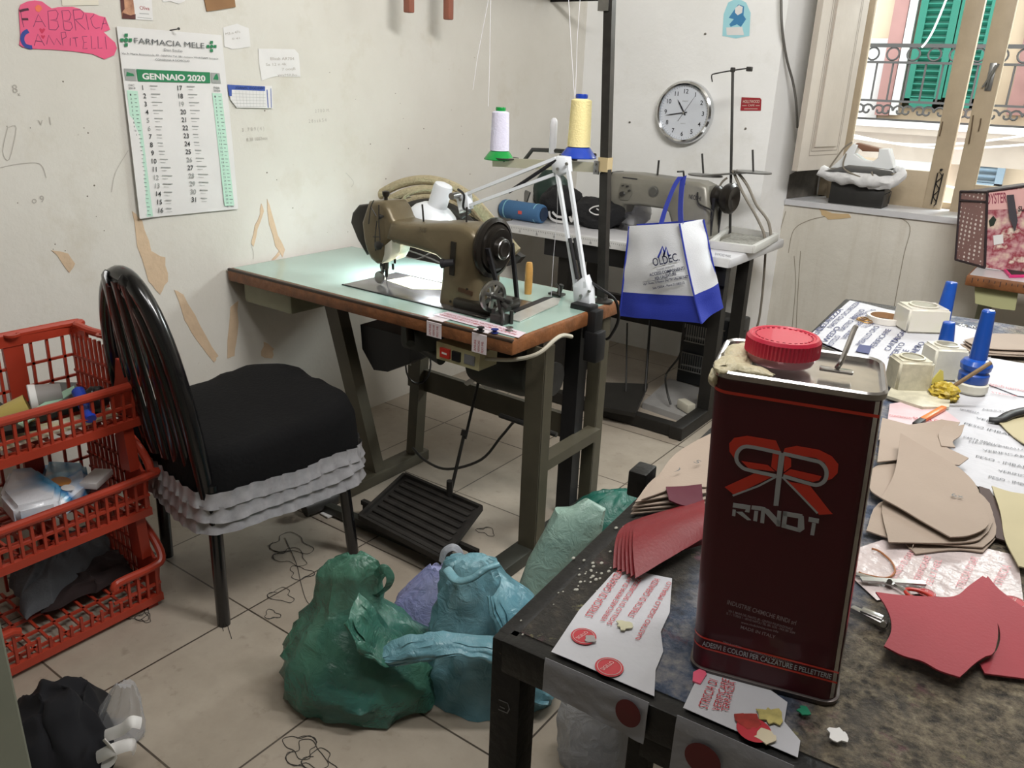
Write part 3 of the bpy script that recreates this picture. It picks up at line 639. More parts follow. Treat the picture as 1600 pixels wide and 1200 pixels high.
b = MB(); p = at(870, 461, z=T+.004); b.box(p+V((0, 0, .004)), (.05, .03, .006)); b.cyl(p+V((0, .01, .0)), p+V((.01, .01, .035)), .008); b.tube([p+V((-.005, 0, .035)), p+V((.012, -.01, .03)), p+V((.02, -.02, .006))], .004, 6, smooth=4); b.build('thread_guide', 'gun_metal', sm)

# paper tape wrapped over the front edge, with printing
def tape_strip(u0, u1, zlo, label):
    p0 = at(u0, 515, y=Y0-.001); p1 = at(u1, 520, y=Y0-.001); xa, xb = p0.x, p1.x
    prof = [(Y0+.07, T+.0015), (Y0+.004, T+.0015), (Y0-.0015, T-.006), (Y0-.0015, zlo)]
    t = thing('paper_tape', label, 'tape', ((xa+xb)/2, Y0, T)); b = MB()
    n = len(prof)
    for (ya, za), (yb2, zb) in zip(prof[:-1], prof[1:]): b.prism([(xa, ya, za), (xb, ya, za), (xb, yb2, zb), (xa, yb2, zb)], (0, -.0005, .0005))
    b.build('tape', 'tape_paper', t, smooth=0); b = MB(); w_ = (xb-xa)
    for k, s_ in enumerate(('APRIRE', 'VERIFICARE', 'PESO IMB.')):
        b.text(s_, (xa+w_*(.3+.25*k), Y0-.0022, zlo+.004), (0, 0, 1), (-1, 0, 0), .008, w=min(.034, T-zlo-.012))
    b.build('print', 'red_ink', t, smooth=0)
tape_strip(667, 690, T-.05, 'short paper tape strip folded over the wooden edge, the left one')
tape_strip(738, 761, T-.062, 'printed paper tape folded over the table edge above the red and black switch box')
tp = thing('paper_tape', 'long printed paper tape lying on the green top under the three bobbins', 'tape', at(750, 518, z=T+.002))
b = MB(); q = [at(676, 492, z=T+.003), at(810, 528, z=T+.003), at(822, 520, z=T+.003), at(700, 487, z=T+.003)]; b.prism(q, (0, 0, .0006)); b.build('tape', mat('tape_pink', 'd8c9d2', .35), tp, smooth=0)
b = MB(); d = (q[1]-q[0]).normalized(); nn = V((-d.y, d.x, 0)); b.text('VERIFICARE PESO E IMBALLO PRIMA DI APRIRE', q[0]+V((.012, .008, .0012))+nn*.004, d, nn, .011, w=(q[1]-q[0]).length*.9)
b.text('STRISCIA DI GARANZIA NASTRO DI SICUREZZA', q[0]+V((.012, .008, .0012))+nn*.022, d, nn, .011, w=(q[1]-q[0]).length*.86); b.build('print', 'red_ink', tp, smooth=0)
# three bobbins
for (px, py, m, lb) in ((751, 517, 'black', 'black bobbin on the taped corner of the green table'), (773, 520, mat('bobbin_blue', '1f2a6d', .4), 'dark blue bobbin between the black one and the steel one'), (796, 517, 'steel', 'silver steel bobbin nearest the table corner')):
    c = at(px, py, z=T+.003); b = MB(); b.lathe([(.002, 0), (.011, 0), (.011, .0015), (.0065, .002), (.0065, .009), (.011, .0095), (.011, .011), (.002, .011)], c, n=20, sx=1, sy=1)
    b.build('bobbin', m, None, label=lb, cat='bobbin', group='bobbins on the sewing table')
# small wooden handle standing behind the machine
c = at(825, 459, z=T+.001); b = MB(); b.lathe([(.012, 0), (.0135, .03), (.013, .08), (.011, .10), (.009, .106), (0, .108)], c, n=16)
b.build('wooden_awl', mat('pine', 'b98c4a', .5, var=.15, vs=30), label='pale wooden awl standing on its end on the green table behind the belt', cat='awl')

# ---------------------------------------------------------------- desk lamp
dl = thing('desk_lamp', 'white spring arm desk lamp clamped to the right end of the green table', 'lamp', (-1.275, 2.19, T))
yb0 = 2.19
bs = at(912, 470, y=yb0); el = at(880, 252, y=2.20); hp = at(716, 308, y=2.15)
b = MB(); b.box((-1.262, 2.165, T+.008), (.075, .05, .02), bev=.004); b.box((-1.232+.012, 2.165, T-.05), (.03, .05, .11), bev=.003); b.cyl((-1.245, 2.165, T-.09), (-1.245, 2.165, T-.03), .014); b.box((-1.215, 2.165, T-.11), (.05, .055, .10), bev=.006); b.build('clamp', 'black', dl)
b = MB(); pk = [(899, 444), (917, 430), (925, 452), (926, 478), (901, 476)]
rounded_prism(pk, yb0, .018, .018, .002, 'lamp_white', 'base_bracket', dl, 1)
def armbar(p, q, off, name, w_=.010, h_=.013): MB().bar(p+off, q+off, w_, h_, up=(0, 1, 0)).build(name, 'lamp_white', dl, smooth=0)
armbar(at(903, 448, y=yb0), at(873, 262, y=2.2), V((0, -.012, 0)), 'lower_arm_bar'); armbar(at(919, 448, y=yb0), at(889, 250, y=2.2), V((0, -.012, 0)), 'lower_arm_bar')
armbar(at(722, 326, y=2.15), at(870, 272, y=2.2), V((0, -.012, 0)), 'upper_arm_bar'); armbar(at(722, 307, y=2.15), at(872, 247, y=2.2), V((0, -.012, 0)), 'upper_arm_bar')
for (a, c_, ya, yc) in (((890, 372), (902, 436), 2.17, 2.17), ((898, 372), (910, 436), 2.215, 2.2), ((795, 300), (870, 250), 2.165, 2.185)):
    MB().tube([at(*a, y=ya), at(*c_, y=yc)], .0058, 10).build('spring', 'rubber', dl)
rounded_prism([(866, 252), (876, 243), (890, 245), (892, 268), (878, 274), (868, 268)], 2.2, .02, .012, .002, 'lamp_white', 'elbow_plate', dl, 1)
rounded_prism([(716, 305), (734, 300), (737, 326), (722, 333)], 2.15, .016, .012, .002, 'lamp_white', 'head_bracket', dl, 1)
for q, yy2 in (((886, 256), 2.177), ((872, 264), 2.177), ((908, 462), 2.17), ((921, 455), 2.17), ((720, 312), 2.132)):
    p = at(*q, y=yy2); MB().cyl(p, p+V((0, -.005, 0)), .005, n=10).build('rivet', 'steel', dl)
# shade: bell opening down towards the needle
a_ = at(681, 348, y=2.13); t_ = at(704, 287, y=2.13); axs = (t_-a_).normalized()
axs = V((axs.x*.75, .05, axs.z)).normalized(); c0 = at(676, 345, y=2.13)
b = MB(); prof = [(.098, -.028), (.097, -.02), (.090, .006), (.074, .032), (.053, .048), (.035, .056), (.033, .062), (.033, .122), (.030, .132), (.012, .138), (0, .139)]
b.lathe(prof, c0, axs, 36, ring=True); inner = [(r*.96, h-.002) for r, h in prof[:6]]; b.lathe([(prof[0][0], prof[0][1])]+inner, c0, axs, 36, ring=True)
shd = b.build('shade', 'lamp_white', dl, smooth=40)
MB().sph(c0+axs*.0, (.026, .026, .03), 16, 10).build('bulb', mat('bulb', 'ffffff', .4, emit='f4f8ff', es=60), shd)
lp = bpy.data.lights.new('lamp_bulb_light', 'SPOT'); lp.energy = 15; lp.spot_size = 2.3; lp.spot_blend = .6; lp.shadow_soft_size = .03; lp.color = (.93, .97, 1)
lo = bpy.data.objects.new('lamp_bulb_light', lp); C.objects.link(lo); lo.location = c0-axs*.034; lo.rotation_euler = (-(axs+V((-.10, .0, 0)))).to_track_quat('-Z', 'Y').to_euler()
b = MB(); p = at(712, 306, y=2.11); b.cyl(p+V((-.006, .02, 0)), p+V((-.002, -.02, 0)), .011, n=14); b.build('head_pivot', 'steel', dl)
b = MB(); b.tube([at(716, 296, y=2.12), at(725, 305, y=2.10), at(724, 325, y=2.11), at(735, 330, y=2.13), at(722, 340, y=2.15)], .004, 8, smooth=5); b.build('lamp_cable', 'black', dl)
b = MB(); b.tube([at(922, 440, y=2.21), at(940, 452, y=2.2), at(962, 470, y=2.22), at(966, 500, y=2.25), at(954, 525, y=2.26), at(948, 530, y=2.27)], .005, 8, smooth=6); b.build('base_cable', 'black', dl)

# ---------------------------------------------------------------- thread stand pole with its arm
ps = thing('thread_stand', 'tall dark metal pole with a thread tray arm standing on the green table', 'thread stand', (-1.262, 2.275, T))
pb = at(941, 472, z=T); ptop = at(954.5, -60, y=pb.y)
MB().bar(pb, ptop, .028, .024, up=(0, 1, 0)).build('pole', mat('pole_grey', '3a3835', .4, .6, var=.3, vs=16), ps, smooth=0)
MB().lathe([(.034, 0), (.034, .006), (.018, .01), (.016, .018)], pb, n=20).build('pole_foot', 'pole_grey', ps)
yp = pb.y-.014
MB().box(at(947, 9, y=pb.y), (.036, .034, .03)).build('collar', 'steel', ps, smooth=0)
MB().box(at(945.5, 257, y=pb.y), (.034, .032, .042)).build('taped_collar', mat('masking', 'b9a67e', .7), ps, smooth=0)
a0 = at(940, 262, y=pb.y-.01); a1 = at(771, 253, y=2.30)
MB().bar(a0, a1, .012, .030, up=(0, 0, 1)).build('arm', mat('cream_steel', 'b8b49f', .45, .2), ps, smooth=0)
b = MB(); b.box(at(932, 262, y=pb.y-.022), (.018, .006, .04)); 
for z_ in (.01, -.01): p = at(930, 262, y=pb.y-.025)+V((0, 0, z_)); b.cyl(p, p+V((0, -.005, 0)), .004, n=8)
b.build('arm_clip', 'steel', ps)
b = MB(); b.tube([at(815, 256, y=2.34), at(832, 234, y=2.34), at(860, 235, y=2.34), at(908, 238, y=2.34), at(930, 243, y=2.33)], .007, 8); b.build('rear_arm', 'gun_metal', ps)
for (px, py, r) in ((790, 249, .045), (898, 245, .05)):
    c = at(px, py, y=2.30); MB().lathe([(.008, -.012), (.012, -.003), (r, .002), (r, .006), (.005, .004)], c, n=28).build('spool_tray', 'gun_metal', ps)
p = at(863, 240, y=2.34); MB().lathe([(.012, 0), (.012, .10), (.009, .108), (.004, .112)], p, n=14).build('white_sleeve', mat('sleeve', 'd0d0d4', .5), ps)
b = MB(); p = at(954.5, -30, y=pb.y-.02)
for ln in ([at(765, -10, y=2.3), at(746, 90, y=2.3), at(739, 140, y=2.3)], [at(767, -10, y=2.3), at(765, 100, y=2.3), at(763, 166, y=2.3)], [at(888, -10, y=2.3), at(893, 80, y=2.3), at(898, 155, y=2.3)], [at(907, -10, y=2.3), at(902, 60, y=2.3), at(899, 155, y=2.3)],
           [at(871, 275, y=2.18), at(871, 330, y=2.2), at(865, 400, y=2.22), at(861, 466, y=2.22)]):
    MB().tube(ln, .0009, 4).build('thread', 'thread_white', ps)
def cone(px, py, scale, body, basem, label, n=26, y=2.30):
    c = at(px, py, y=y); t = thing('thread_cone', label, 'thread cone', c, 'thread cones on the stand arm'); s = scale
    MB().lathe([(.055*s, .001), (.056*s, .004), (.036*s, .030*s), (.028*s, .034*s)], c, n=28).build('base_flange', basem, t)
    pr = [(.028*s, .031*s)]; 
    for k in range(15):
        z = (.034+.128*k/14)*s; pr += [((.0350-.0040*k/14)*s, z), ((.0342-.0040*k/14)*s, z+.0035*s)]
    pr += [(.019*s, .170*s)]; MB().lathe(pr, c, n=28).build('thread_wrap', body, t)
    MB().lathe([(.017*s, .166*s), (.0185*s, .178*s), (.017*s, .183*s), (0, .183*s)], c, n=18).build('cap', basem, t)
cone(780, 250, .93, mat('thread_lilac', 'd6d3e6', .8, bump=.3, bs=200), mat('green_plastic', '128a3c', .25), 'white thread cone on a bright green plastic base')
cone(903, 247, 1.05, mat('thread_cream', 'e6d79c', .8, bump=.3, bs=200), mat('blue_plastic', '1d3da0', .25), 'fat cream yellow thread cone on a blue plastic base')

# ---------------------------------------------------------------- rope coil leaning in the corner behind the machine
rc = thing('rope_coil', 'thick cream rope coil wound around dark leather leaning on the wall behind the machine', 'rope', at(690, 400, y=2.6))
mat('rope', 'b8ab8c', .9, var=.15, vs=60, bump=.8, bs=140); mat('dark_leather', '2c2926', .55, var=.25, vs=8)
def ell(cx, cy, rx, ry, a0, a1, y0, dy, n=22, rot=0):
    out = []
    for i in range(n+1):
        a = math.radians(a0+(a1-a0)*i/n); x = rx*math.cos(a); y = -ry*math.sin(a); c_, s_ = math.cos(rot), math.sin(rot)
        out.append(at(cx+x*c_-y*s_, cy+x*s_+y*c_, y=y0+dy*i/n))
    return out
OUT = [(562, 352), (572, 326), (594, 304), (626, 287), (664, 281), (700, 288), (732, 306), (762, 338), (788, 370), (804, 392)]
def inset(k, f): return [(x+(690-x)*k, y+(410-y)*k+f) for x, y in OUT]
for k, f, y0, r in ((.0, 0, 2.52, .019), (.10, 2, 2.50, .018), (.19, 4, 2.49, .017)):
    MB().tube([at(x, y, y=y0+.004*i) for i, (x, y) in enumerate(inset(k, f))], r, 10, smooth=5).build('rope_strand', 'rope', rc)
b = MB(); b.tube([at(x, y, y=2.48) for x, y in ((730, 303), (760, 338), (788, 370), (808, 394))], .022, 12, smooth=5, flat=.5, up=(0, 1, 0)); b.build('rope_end', 'rope', rc)
for k, f, y0, r in ((.27, 2, 2.47, .020), (.36, 4, 2.455, .020), (.46, 8, 2.45, .018)):
    MB().tube([at(x, y, y=y0) for x, y in inset(k, f)], r, 10, smooth=5).build('leather_strand', 'dark_leather', rc)
b = MB(); b.prism([at(*q, y=2.49) for q in ((566, 330), (585, 318), (640, 308), (700, 318), (750, 350), (800, 392), (815, 402), (806, 412), (760, 425), (660, 410), (600, 396))], (0, .03, 0)); b.build('leather_roll', 'dark_leather', rc, smooth=0)
MB().tube([at(612, 330, y=2.42), at(640, 303, y=2.42), at(675, 296, y=2.42), at(715, 306, y=2.42)], .006, 8, smooth=6).build('thin_cord', 'rope', rc)
for pts in ([(624, 398), (650, 405), (672, 396)], [(570, 345), (590, 372), (612, 392)], [(640, 392), (668, 402), (690, 412)]):
    MB().tube([at(*q, y=2.41) for q in pts], .004, 6, smooth=5).build('grey_cord', 'grey_metal', rc)
# ================================================================ THINGS ON THE WALLS
mat('paper_white', 'dcdad8', .6, var=.03, vs=10); mat('paper_cream', 'd8d2c2', .6); mat('pink_card', 'e0587f', .6, var=.06, vs=6); mat('marker_purple', '6e2f58', .6); mat('marker_blue', '2c3f8f', .6)
mat('print_green', '1f7a4d', .5); mat('pale_green', 'b9dcc9', .5); mat('print_grey', '9a9c99', .5); mat('print_dark', '2d2f30', .5); mat('cardboard', '8f6b49', .8, var=.08, vs=20)
def ptext(b, s, p0, p1, hpx, lift=.0, align='l', bold=0, **pl):
    a = at(*p0, **pl); c_ = at(*p1, **pl); t_ = at(p0[0], p0[1]-hpx, **pl); ux = c_-a
    n = V((1, 0, 0)) if 'x' in pl else V((0, -1, 0)) if 'y' in pl else V((0, 0, 1))
    uy = n.cross(ux).normalized()
    return b.text(s, a+n*lift, ux, uy, abs((t_-a).dot(uy)), w=ux.length if align == 'l' else None, bold=bold, align='l')
def ppoly(b, px, th, lift=0, **pl):
    n = V((1, 0, 0)) if 'x' in pl else V((0, -1, 0)) if 'y' in pl else V((0, 0, 1))
    return b.prism([at(*p, **pl)+n*lift for p in px], n*th)
def pline(b, px, wd, lift, k=0, **pl):
    n = V((1, 0, 0)) if 'x' in pl else V((0, -1, 0)) if 'y' in pl else V((0, 0, 1))
    pts = [at(*p, **pl) for p in px]; pts = spline(pts, k) if k else pts
    return b.stroke(pts, wd, n, lift)
LW = dict(x=XL)
# pink hand-made sign
pk = thing('paper_sign', 'torn pink paper sign with hand drawn lettering pinned left of the calendar', 'sign', at(90, 90, **LW))
o_ = [(230, 120), (250, 60), (330, 20), (430, 5), (520, 20), (600, 80), (640, 105), (720, 90), (900, 85), (990, 110), (1050, 155), (1160, 165), (1240, 200), (1310, 215), (1370, 370), (1290, 400), (1350, 460), (1430, 530), (1455, 600), (1420, 690), (1300, 740), (1240, 715), (1150, 675), (900, 640), (640, 620), (400, 610), (280, 590), (235, 560), (250, 450), (240, 300)]
b = MB(); ppoly(b, [(x/8, y/8) for x, y in o_], .0012, .002, **LW); b.build('sheet', 'pink_card', pk, smooth=0)
def s8(pts): return [(x/8, y/8) for x, y in pts]
L1 = [[(290, 340), (262, 220), (250, 130)], [(410, 335), (470, 180), (560, 335)], [(440, 270), (520, 270)], [(605, 370), (590, 140), (690, 125), (720, 170), (700, 240), (620, 250), (710, 265), (725, 330), (690, 375), (610, 370)],
      [(795, 375), (765, 135), (850, 130), (880, 180), (860, 250), (790, 262), (880, 280), (900, 340), (870, 380), (800, 375)], [(940, 380), (905, 125)], [(905, 125), (1000, 120), (1040, 170), (1020, 230), (930, 245)], [(930, 245), (1060, 370)], [(1100, 370), (1065, 175)],
      [(1170, 180), (1125, 230), (1150, 320), (1190, 355), (1240, 345)], [(1260, 370), (1300, 220), (1335, 320)], [(1270, 300), (1320, 290)],
      [(420, 570), (465, 425), (550, 570)], [(435, 510), (520, 520)], [(575, 555), (600, 440), (670, 560), (700, 480), (755, 560)], [(780, 570), (755, 405), (810, 400), (820, 460), (770, 490)], [(870, 570), (870, 475)], [(900, 475), (965, 470)], [(930, 475), (950, 585)],
      [(1080, 455), (1020, 455), (1040, 530), (1075, 528)], [(1040, 530), (1030, 610), (1085, 605)], [(1130, 450), (1140, 610), (1190, 605)], [(1215, 455), (1220, 605), (1270, 600)], [(1305, 455), (1325, 615)]]
b = MB()
for l_ in L1: pline(b, s8(l_), .0016, .0036, **LW)
b.build('lettering', 'marker_purple', pk, smooth=0)
b = MB(); pline(b, s8([(235, 140), (290, 125), (350, 115)]), .006, .0037, **LW); pline(b, s8([(265, 240), (345, 240)]), .0055, .0037, **LW); b.build('bold_strokes', mat('marker_dark', '4a1830', .6), pk, smooth=0)
b = MB(); pline(b, s8([(345, 385), (290, 420), (270, 490), (300, 560), (350, 585), (395, 590)]), .0105, .0037, 3, **LW); b.build('blue_initial', 'marker_blue', pk, smooth=0)
b = MB()
for (cx, cy, s_) in ((518, 380, 1), (530, 458, .7)):
    ppoly(b, s8([(cx-38*s_, cy-18*s_), (cx-18*s_, cy-28*s_), (cx, cy-12*s_), (cx+20*s_, cy-28*s_), (cx+40*s_, cy-12*s_), (cx+20*s_, cy+20*s_), (cx, cy+42*s_), (cx-24*s_, cy+14*s_)]), .0003, .0034, **LW)
b.build('heart_marks', mat('heart_red', 'c62a52', .6), pk, smooth=0)
b = MB(); ppoly(b, s8([(430, 90), (460, 60), (500, 70), (520, 110), (480, 155), (440, 135)]), .0003, .0034, **LW); b.build('orange_spot', mat('orange_mark', 'e8724f', .6), pk, smooth=0)
# calendar
cal = thing('wall_calendar', 'tall tilted paper calendar with a green month banner hanging from a nail', 'calendar', at(275, 200, **LW))
b = MB(); CB = [at(180, 41, **LW), at(344, 55, **LW), at(370, 326, **LW), at(214, 341, **LW)]
def calp(u, v): return (CB[0]*(1-u)+CB[1]*u)*(1-v)+(CB[3]*(1-u)+CB[2]*u)*v+V((.006+.004*math.sin(v*3)+(.008*v*v if u < .05 else 0), 0, 0))
b.grid(6, 10, lambda u, v: calp(u, v), .0015); b.build('pages', 'paper_white', cal, smooth=30)
CL = dict(x=XL+.0125)
b = MB(); ppoly(b, [(213, 108), (328, 113), (328.5, 130), (215.5, 127)], .0004, **CL); gb = b.build('month_banner', 'print_green', cal, smooth=0)
b = MB(); ptext(b, 'GENNAIO 2020', (222.5, 123.5), (321, 126.8), 9.5, .0008, bold=.035, **CL); b.build('banner_text', 'paper_white', gb, smooth=0)
b = MB(); ppoly(b, [(198, 141), (215, 142), (239, 338), (221, 339.5)], .0003, **CL); b.build('side_column', 'pale_green', cal, smooth=0)
b = MB(); ppoly(b, [(331.5, 145), (346.5, 146), (366, 321), (351, 322)], .0003, **CL); b.build('side_column', 'pale_green', cal, smooth=0)
b = MB(); ppoly(b, [(194, 107), (211.5, 108), (213.5, 126.5), (196, 125.5)], .0003, **CL); ppoly(b, [(329.5, 113.5), (343, 114.5), (345, 130.5), (331, 129.8)], .0003, **CL); b.build('picture_squares', 'print_grey', cal, smooth=0)
b = MB(); ppoly(b, [(197, 119), (198, 112), (203, 114), (208, 115), (210, 119)], .0003, .0004, **CL); ppoly(b, [(333, 124), (336, 117), (339, 115), (341, 121), (341, 125)], .0003, .0004, **CL)
for cx, cy, s_ in ((197, 62.5, 1), (330.5, 72.5, .85)):
    for dx, dy in ((0, -1), (0, 1), (-1, 0), (1, 0)):
        ppoly(b, [(cx+dx*6.5*s_+e[0]*2.6*s_, cy+dy*7.5*s_+e[1]*2.6*s_) for e in ((-1, -1), (1, -1), (1, 1), (-1, 1))], .0003, .0004, **CL)
    ppoly(b, [(cx+3.2*s_*math.cos(a), cy+3.6*s_*math.sin(a)) for a in (i*PI/5 for i in range(10))], .0003, .0004, **CL)
b.build('green_crosses', 'print_green', cal, smooth=0)
b = MB(); ptext(b, 'FARMACIA MELE', (210, 67.5), (319.5, 75.5), 9, .0008, **CL); ptext(b, 'Don Emilio', (256, 79.5), (285, 81.5), 4, .0008, **CL)
ptext(b, 'Via A. Maria Antesaecula, 40 - NAPOLI Tel. 081 numero WHATSAPP farmacia', (190, 84.5), (341, 93), 3, .0008, **CL); ptext(b, 'CONSEGNA A DOMICILIO', (243, 94.5), (296, 97), 3.4, .0008, **CL); b.build('heading_text', mat('print_mid', '55585a', .5), cal, smooth=0)
b = MB(); b2 = MB(); b3 = MB()
SUN = (5, 6, 12, 19, 26, 28, 29, 30, 13)
for k in range(16):
    x = 221.5+1.73*k; y = 140.5+12.75*k; n = k+1
    ptext(b2 if n in SUN else b, str(n), (x+(0 if n > 9 else 1), y), (x+11, y+.3), 7.6, .0008, align='n', bold=.012, **CL)
    if k < 15 and n+16 < 32:
        x = 277.5+1.55*k; y = 141+12.45*k; n2_ = n+16
        ptext(b2 if n2_ in SUN else b, str(n2_), (x, y), (x+11.5, y+.3), 7.6, .0008, align='n', bold=.012, **CL)
    for xx, yy in ((234+1.73*k, 134+12.75*k), (292+1.55*k, 135+12.45*k)):
        if k == 15 and xx > 280: continue
        pline(b3, [(xx, yy), (xx+12+4*math.sin(k*7.0), yy+.4)], .0028, .0006, **CL); pline(b3, [(xx+1, yy+4.8), (xx+9, yy+5.1)], .0012, .0006, **CL)
b.build('day_numbers', 'print_dark', cal, smooth=0); b2.build('holiday_numbers', 'print_grey', cal, smooth=0)
b = MB()
for k in range(31):
    for xx, yy, sl in ((204+.72*k, 147.5+6.25*k, 1), (336+.63*k, 150.5+5.72*k, 1)):
        ptext(b, str(k+1), (xx-1, yy+2), (xx+(2 if k < 9 else 3.6)-1, yy+2.1), 3.2, .0007, **CL); pline(b, [(xx+5, yy+.5), (xx+9+1.2*math.sin(k*3.0), yy+.7)], .0016, .0006, **CL)
ptext(b, 'DIC', (201, 134.5), (210, 135), 3.2, .0007, **CL); ptext(b, '2019', (200.5, 139), (211.5, 139.5), 3.2, .0007, **CL); ptext(b, 'FEB', (334, 138.5), (343, 139), 3.2, .0007, **CL); ptext(b, '2020', (333.5, 143), (344, 143.5), 3.2, .0007, **CL)
b.build('small_print', 'print_mid', cal, smooth=0); b3.build('name_lines', 'print_grey', cal, smooth=0)
b = MB(); p = at(268, 47, x=XL+.01); b.cyl(p-V((.02, 0, .002)), p+V((.03, .006, .004)), .0018, n=8); b.cyl(p+V((.028, .006, .004)), p+V((.031, .006, .0045)), .004, n=10)
b.build('nail', 'gun_metal', label='bent dark nail that holds up the tall calendar', cat='nail')
# notes and cards
def note(name, label, cat, px, m, lines=(), inkm='pencil', th=.0006, lift=.0015, extra=None, **pl):
    pl = pl or LW; t = thing(name, label, cat, at(*px[0], **pl)); b = MB(); ppoly(b, px, th, lift, **pl); b.build('sheet', m, t, smooth=0)
    if lines:
        b = MB()
        for (s_, p0, p1, h) in lines: ptext(b, s_, p0, p1, h, lift+th+.0006, **pl)
        b.build('writing', inkm, t, smooth=0)
    return t
note('paper_note', 'blank cream paper cut off by the top edge above the pink sign', 'paper', [(94, -12), (150, -12), (154, 8), (97, 9)], 'paper_cream')
cd = note('prayer_card', 'small printed card with a portrait photograph above the calendar', 'card', [(186, -14), (236, -10), (238.5, 32), (190, 29)], 'paper_white', [('Oliva', (218, 15), (233, 16), 6)], 'red_ink')
b = MB(); ppoly(b, [(186, -14), (206, -12), (211, 29.5), (190, 28.5)], .0003, .0022, **LW); b.build('portrait', mat('photo_brown', '8a5a44', .4, col2='c99878', vs=40), cd, smooth=0)
b = MB(); ppoly(b, [(191, 20), (203, 24), (211, 22), (211, 30), (190, 29)], .0003, .0027, **LW); ppoly(b, [(186, -14), (192, -13), (194, 14), (189, 20)], .0003, .0027, **LW); b.build('portrait_shadows', mat('photo_dark', '5a2f2a', .4), cd, smooth=0)
b = MB(); pline(b, [(217, 21), (232, 22)], .002, .0024, **LW); pline(b, [(214, 27), (236, 29)], .0015, .0024, **LW); b.build('card_lines', 'print_grey', cd, smooth=0)
note('paper_note', 'torn white paper corner showing at the top edge right of the portrait card', 'paper', [(250, -12), (292, -12), (288, 2), (278, 6), (266, 2), (254, 3)], 'paper_white')
note('cardboard_piece', 'brown cardboard scrap at the top edge of the left wall', 'cardboard', [(315, -14), (364, -14), (367, 11), (338, 16), (322, 18)], 'cardboard', th=.003)
note('paper_note', 'small white handwritten note at the top right corner of the calendar', 'paper', jag([(348, 43), (370, 37), (388, 44), (391, 73), (362, 77), (350, 73)], 2, .6), 'paper_white', [('M3.o 47c', (352, 55), (375, 51), 4), ('0 41', (362, 62), (374, 61), 3)])
note('paper_note', 'larger white handwritten note right of the calendar above the blue schedule', 'paper', jag([(403, 76), (460, 77), (466, 84), (469, 120), (430, 119), (408, 126), (405, 105)], 2, .5), 'paper_white',
     [('Elisab AR704', (422, 94), (459, 94), 5), ('Sa 12 n 4k', (415, 103), (447, 102), 4.5), ('7 ooqB', (440, 110), (461, 109), 4), ('vvvMRBo..', (433, 119), (467, 119), 4)])
bc = note('paper_schedule', 'small curled schedule card with a blue header right of the calendar', 'card', [(356, 134), (423, 134), (424, 169), (368, 168), (358, 155)], 'paper_white', [('ORARIO NEGOZIO', (366, 139), (410, 139.5), 4)], 'paper_white', th=.003, lift=.004)
b = MB(); ppoly(b, [(353, 132), (412, 135), (412, 142), (360, 140), (360, 150), (356, 150)], .0004, .0072, **LW)
pline(b, [(415, 140), (417, 168)], .004, .0074, **LW); pline(b, [(421, 138), (422, 168)], .003, .0074, **LW); b.build('blue_header', mat('print_blue', '3a54a0', .5), bc, smooth=0)
b = MB()
for k in range(9): pline(b, [(366+k*5.4, 142), (369+k*5, 167)], .0007, .0075, **LW)
for k in range(5): pline(b, [(360, 146+k*5), (413, 148+k*4.6)], .0007, .0075, **LW)
b.build('table_lines', 'print_grey', bc, smooth=0)
# back wall: saint card, red business card, clock
WB = dict(y=YB)
sc = note('saint_card', 'pale blue rounded card with a blue figure print, high on the back wall', 'card', [(1129, 56), (1131, 22), (1138, 4), (1152, -3), (1166, 4), (1173, 20), (1171, 56), (1150, 60)], mat('card_blue', '9fd3dc', .4), **WB)
b = MB(); ppoly(b, [(1148, 15), (1154, 7), (1163, 10), (1162, 24), (1166, 30), (1158, 42), (1152, 38), (1142, 42), (1140, 38), (1147, 30), (1139, 28)], .0004, .0025, **WB); b.build('figure_print', mat('fig_blue', '3d7fae', .5), sc, smooth=0)
b = MB(); ppoly(b, [(1149, 13), (1155, 8), (1161, 11), (1160, 20), (1153, 24), (1149, 20)], .0004, .0031, **WB); ppoly(b, [(1135, 43), (1160, 42), (1163, 55), (1136, 55)], .0004, .0026, **WB); b.build('pale_print', 'paper_white', sc, smooth=0)
rcd = note('business_card', 'small dark red business card stuck on the back wall right of the clock', 'card', [(1159, 152), (1188, 153), (1190, 156), (1189, 173), (1157, 173)], mat('card_red', '99262f', .4),
     [('HOLLYWOOD', (1161, 161), (1187, 161), 5), ('CAFE', (1169, 166), (1179, 166), 3)], 'paper_cream', **WB)
b = MB(); pline(b, [(1160, 165), (1167, 165)], .002, .0026, **WB); pline(b, [(1181, 165), (1187, 165)], .002, .0026, **WB); pline(b, [(1163, 170), (1184, 170)], .002, .0026, **WB); b.build('rules', 'paper_cream', rcd, smooth=0)
cc = at(1069, 176, y=YB-.03); ck = thing('wall_clock', 'round chrome rimmed wall clock with a pale face showing sixteen minutes to eleven', 'clock', cc)
R = .153; b = MB(); b.lathe([(R-.004, -.028), (R, -.02), (R+.002, .0), (R-.002, .012), (R-.012, .018), (R-.02, .014), (R-.022, .004), (R-.022, -.02)], cc, (0, -1, 0), 56); b.build('rim', mat('chrome', 'd5d7da', .12, 1), ck)
b = MB(); b.lathe([(R-.02, -.02), (R-.02, .0), (0, .0)], cc, (0, -1, 0), 48); b.build('dial', mat('dial', 'cfd4dc', .35, coat=.5), ck)
b = MB(); n_ = V((0, -1, 0)); X_ = V((1, 0, 0)); Z_ = V((0, 0, 1))
for k in range(1, 13):
    a = 2*PI*k/12; p = cc+X_*math.sin(a)*.103+Z_*(math.cos(a)*.103-.0105)+n_*.0012; b.text(str(k), p, X_, Z_, .022, align='c', bold=.01)
for k in range(60):
    a = 2*PI*k/60; d = X_*math.sin(a)+Z_*math.cos(a); b.stroke([cc+d*.122, cc+d*(.128 if k % 5 else .131)], .0012, n_, .0012)
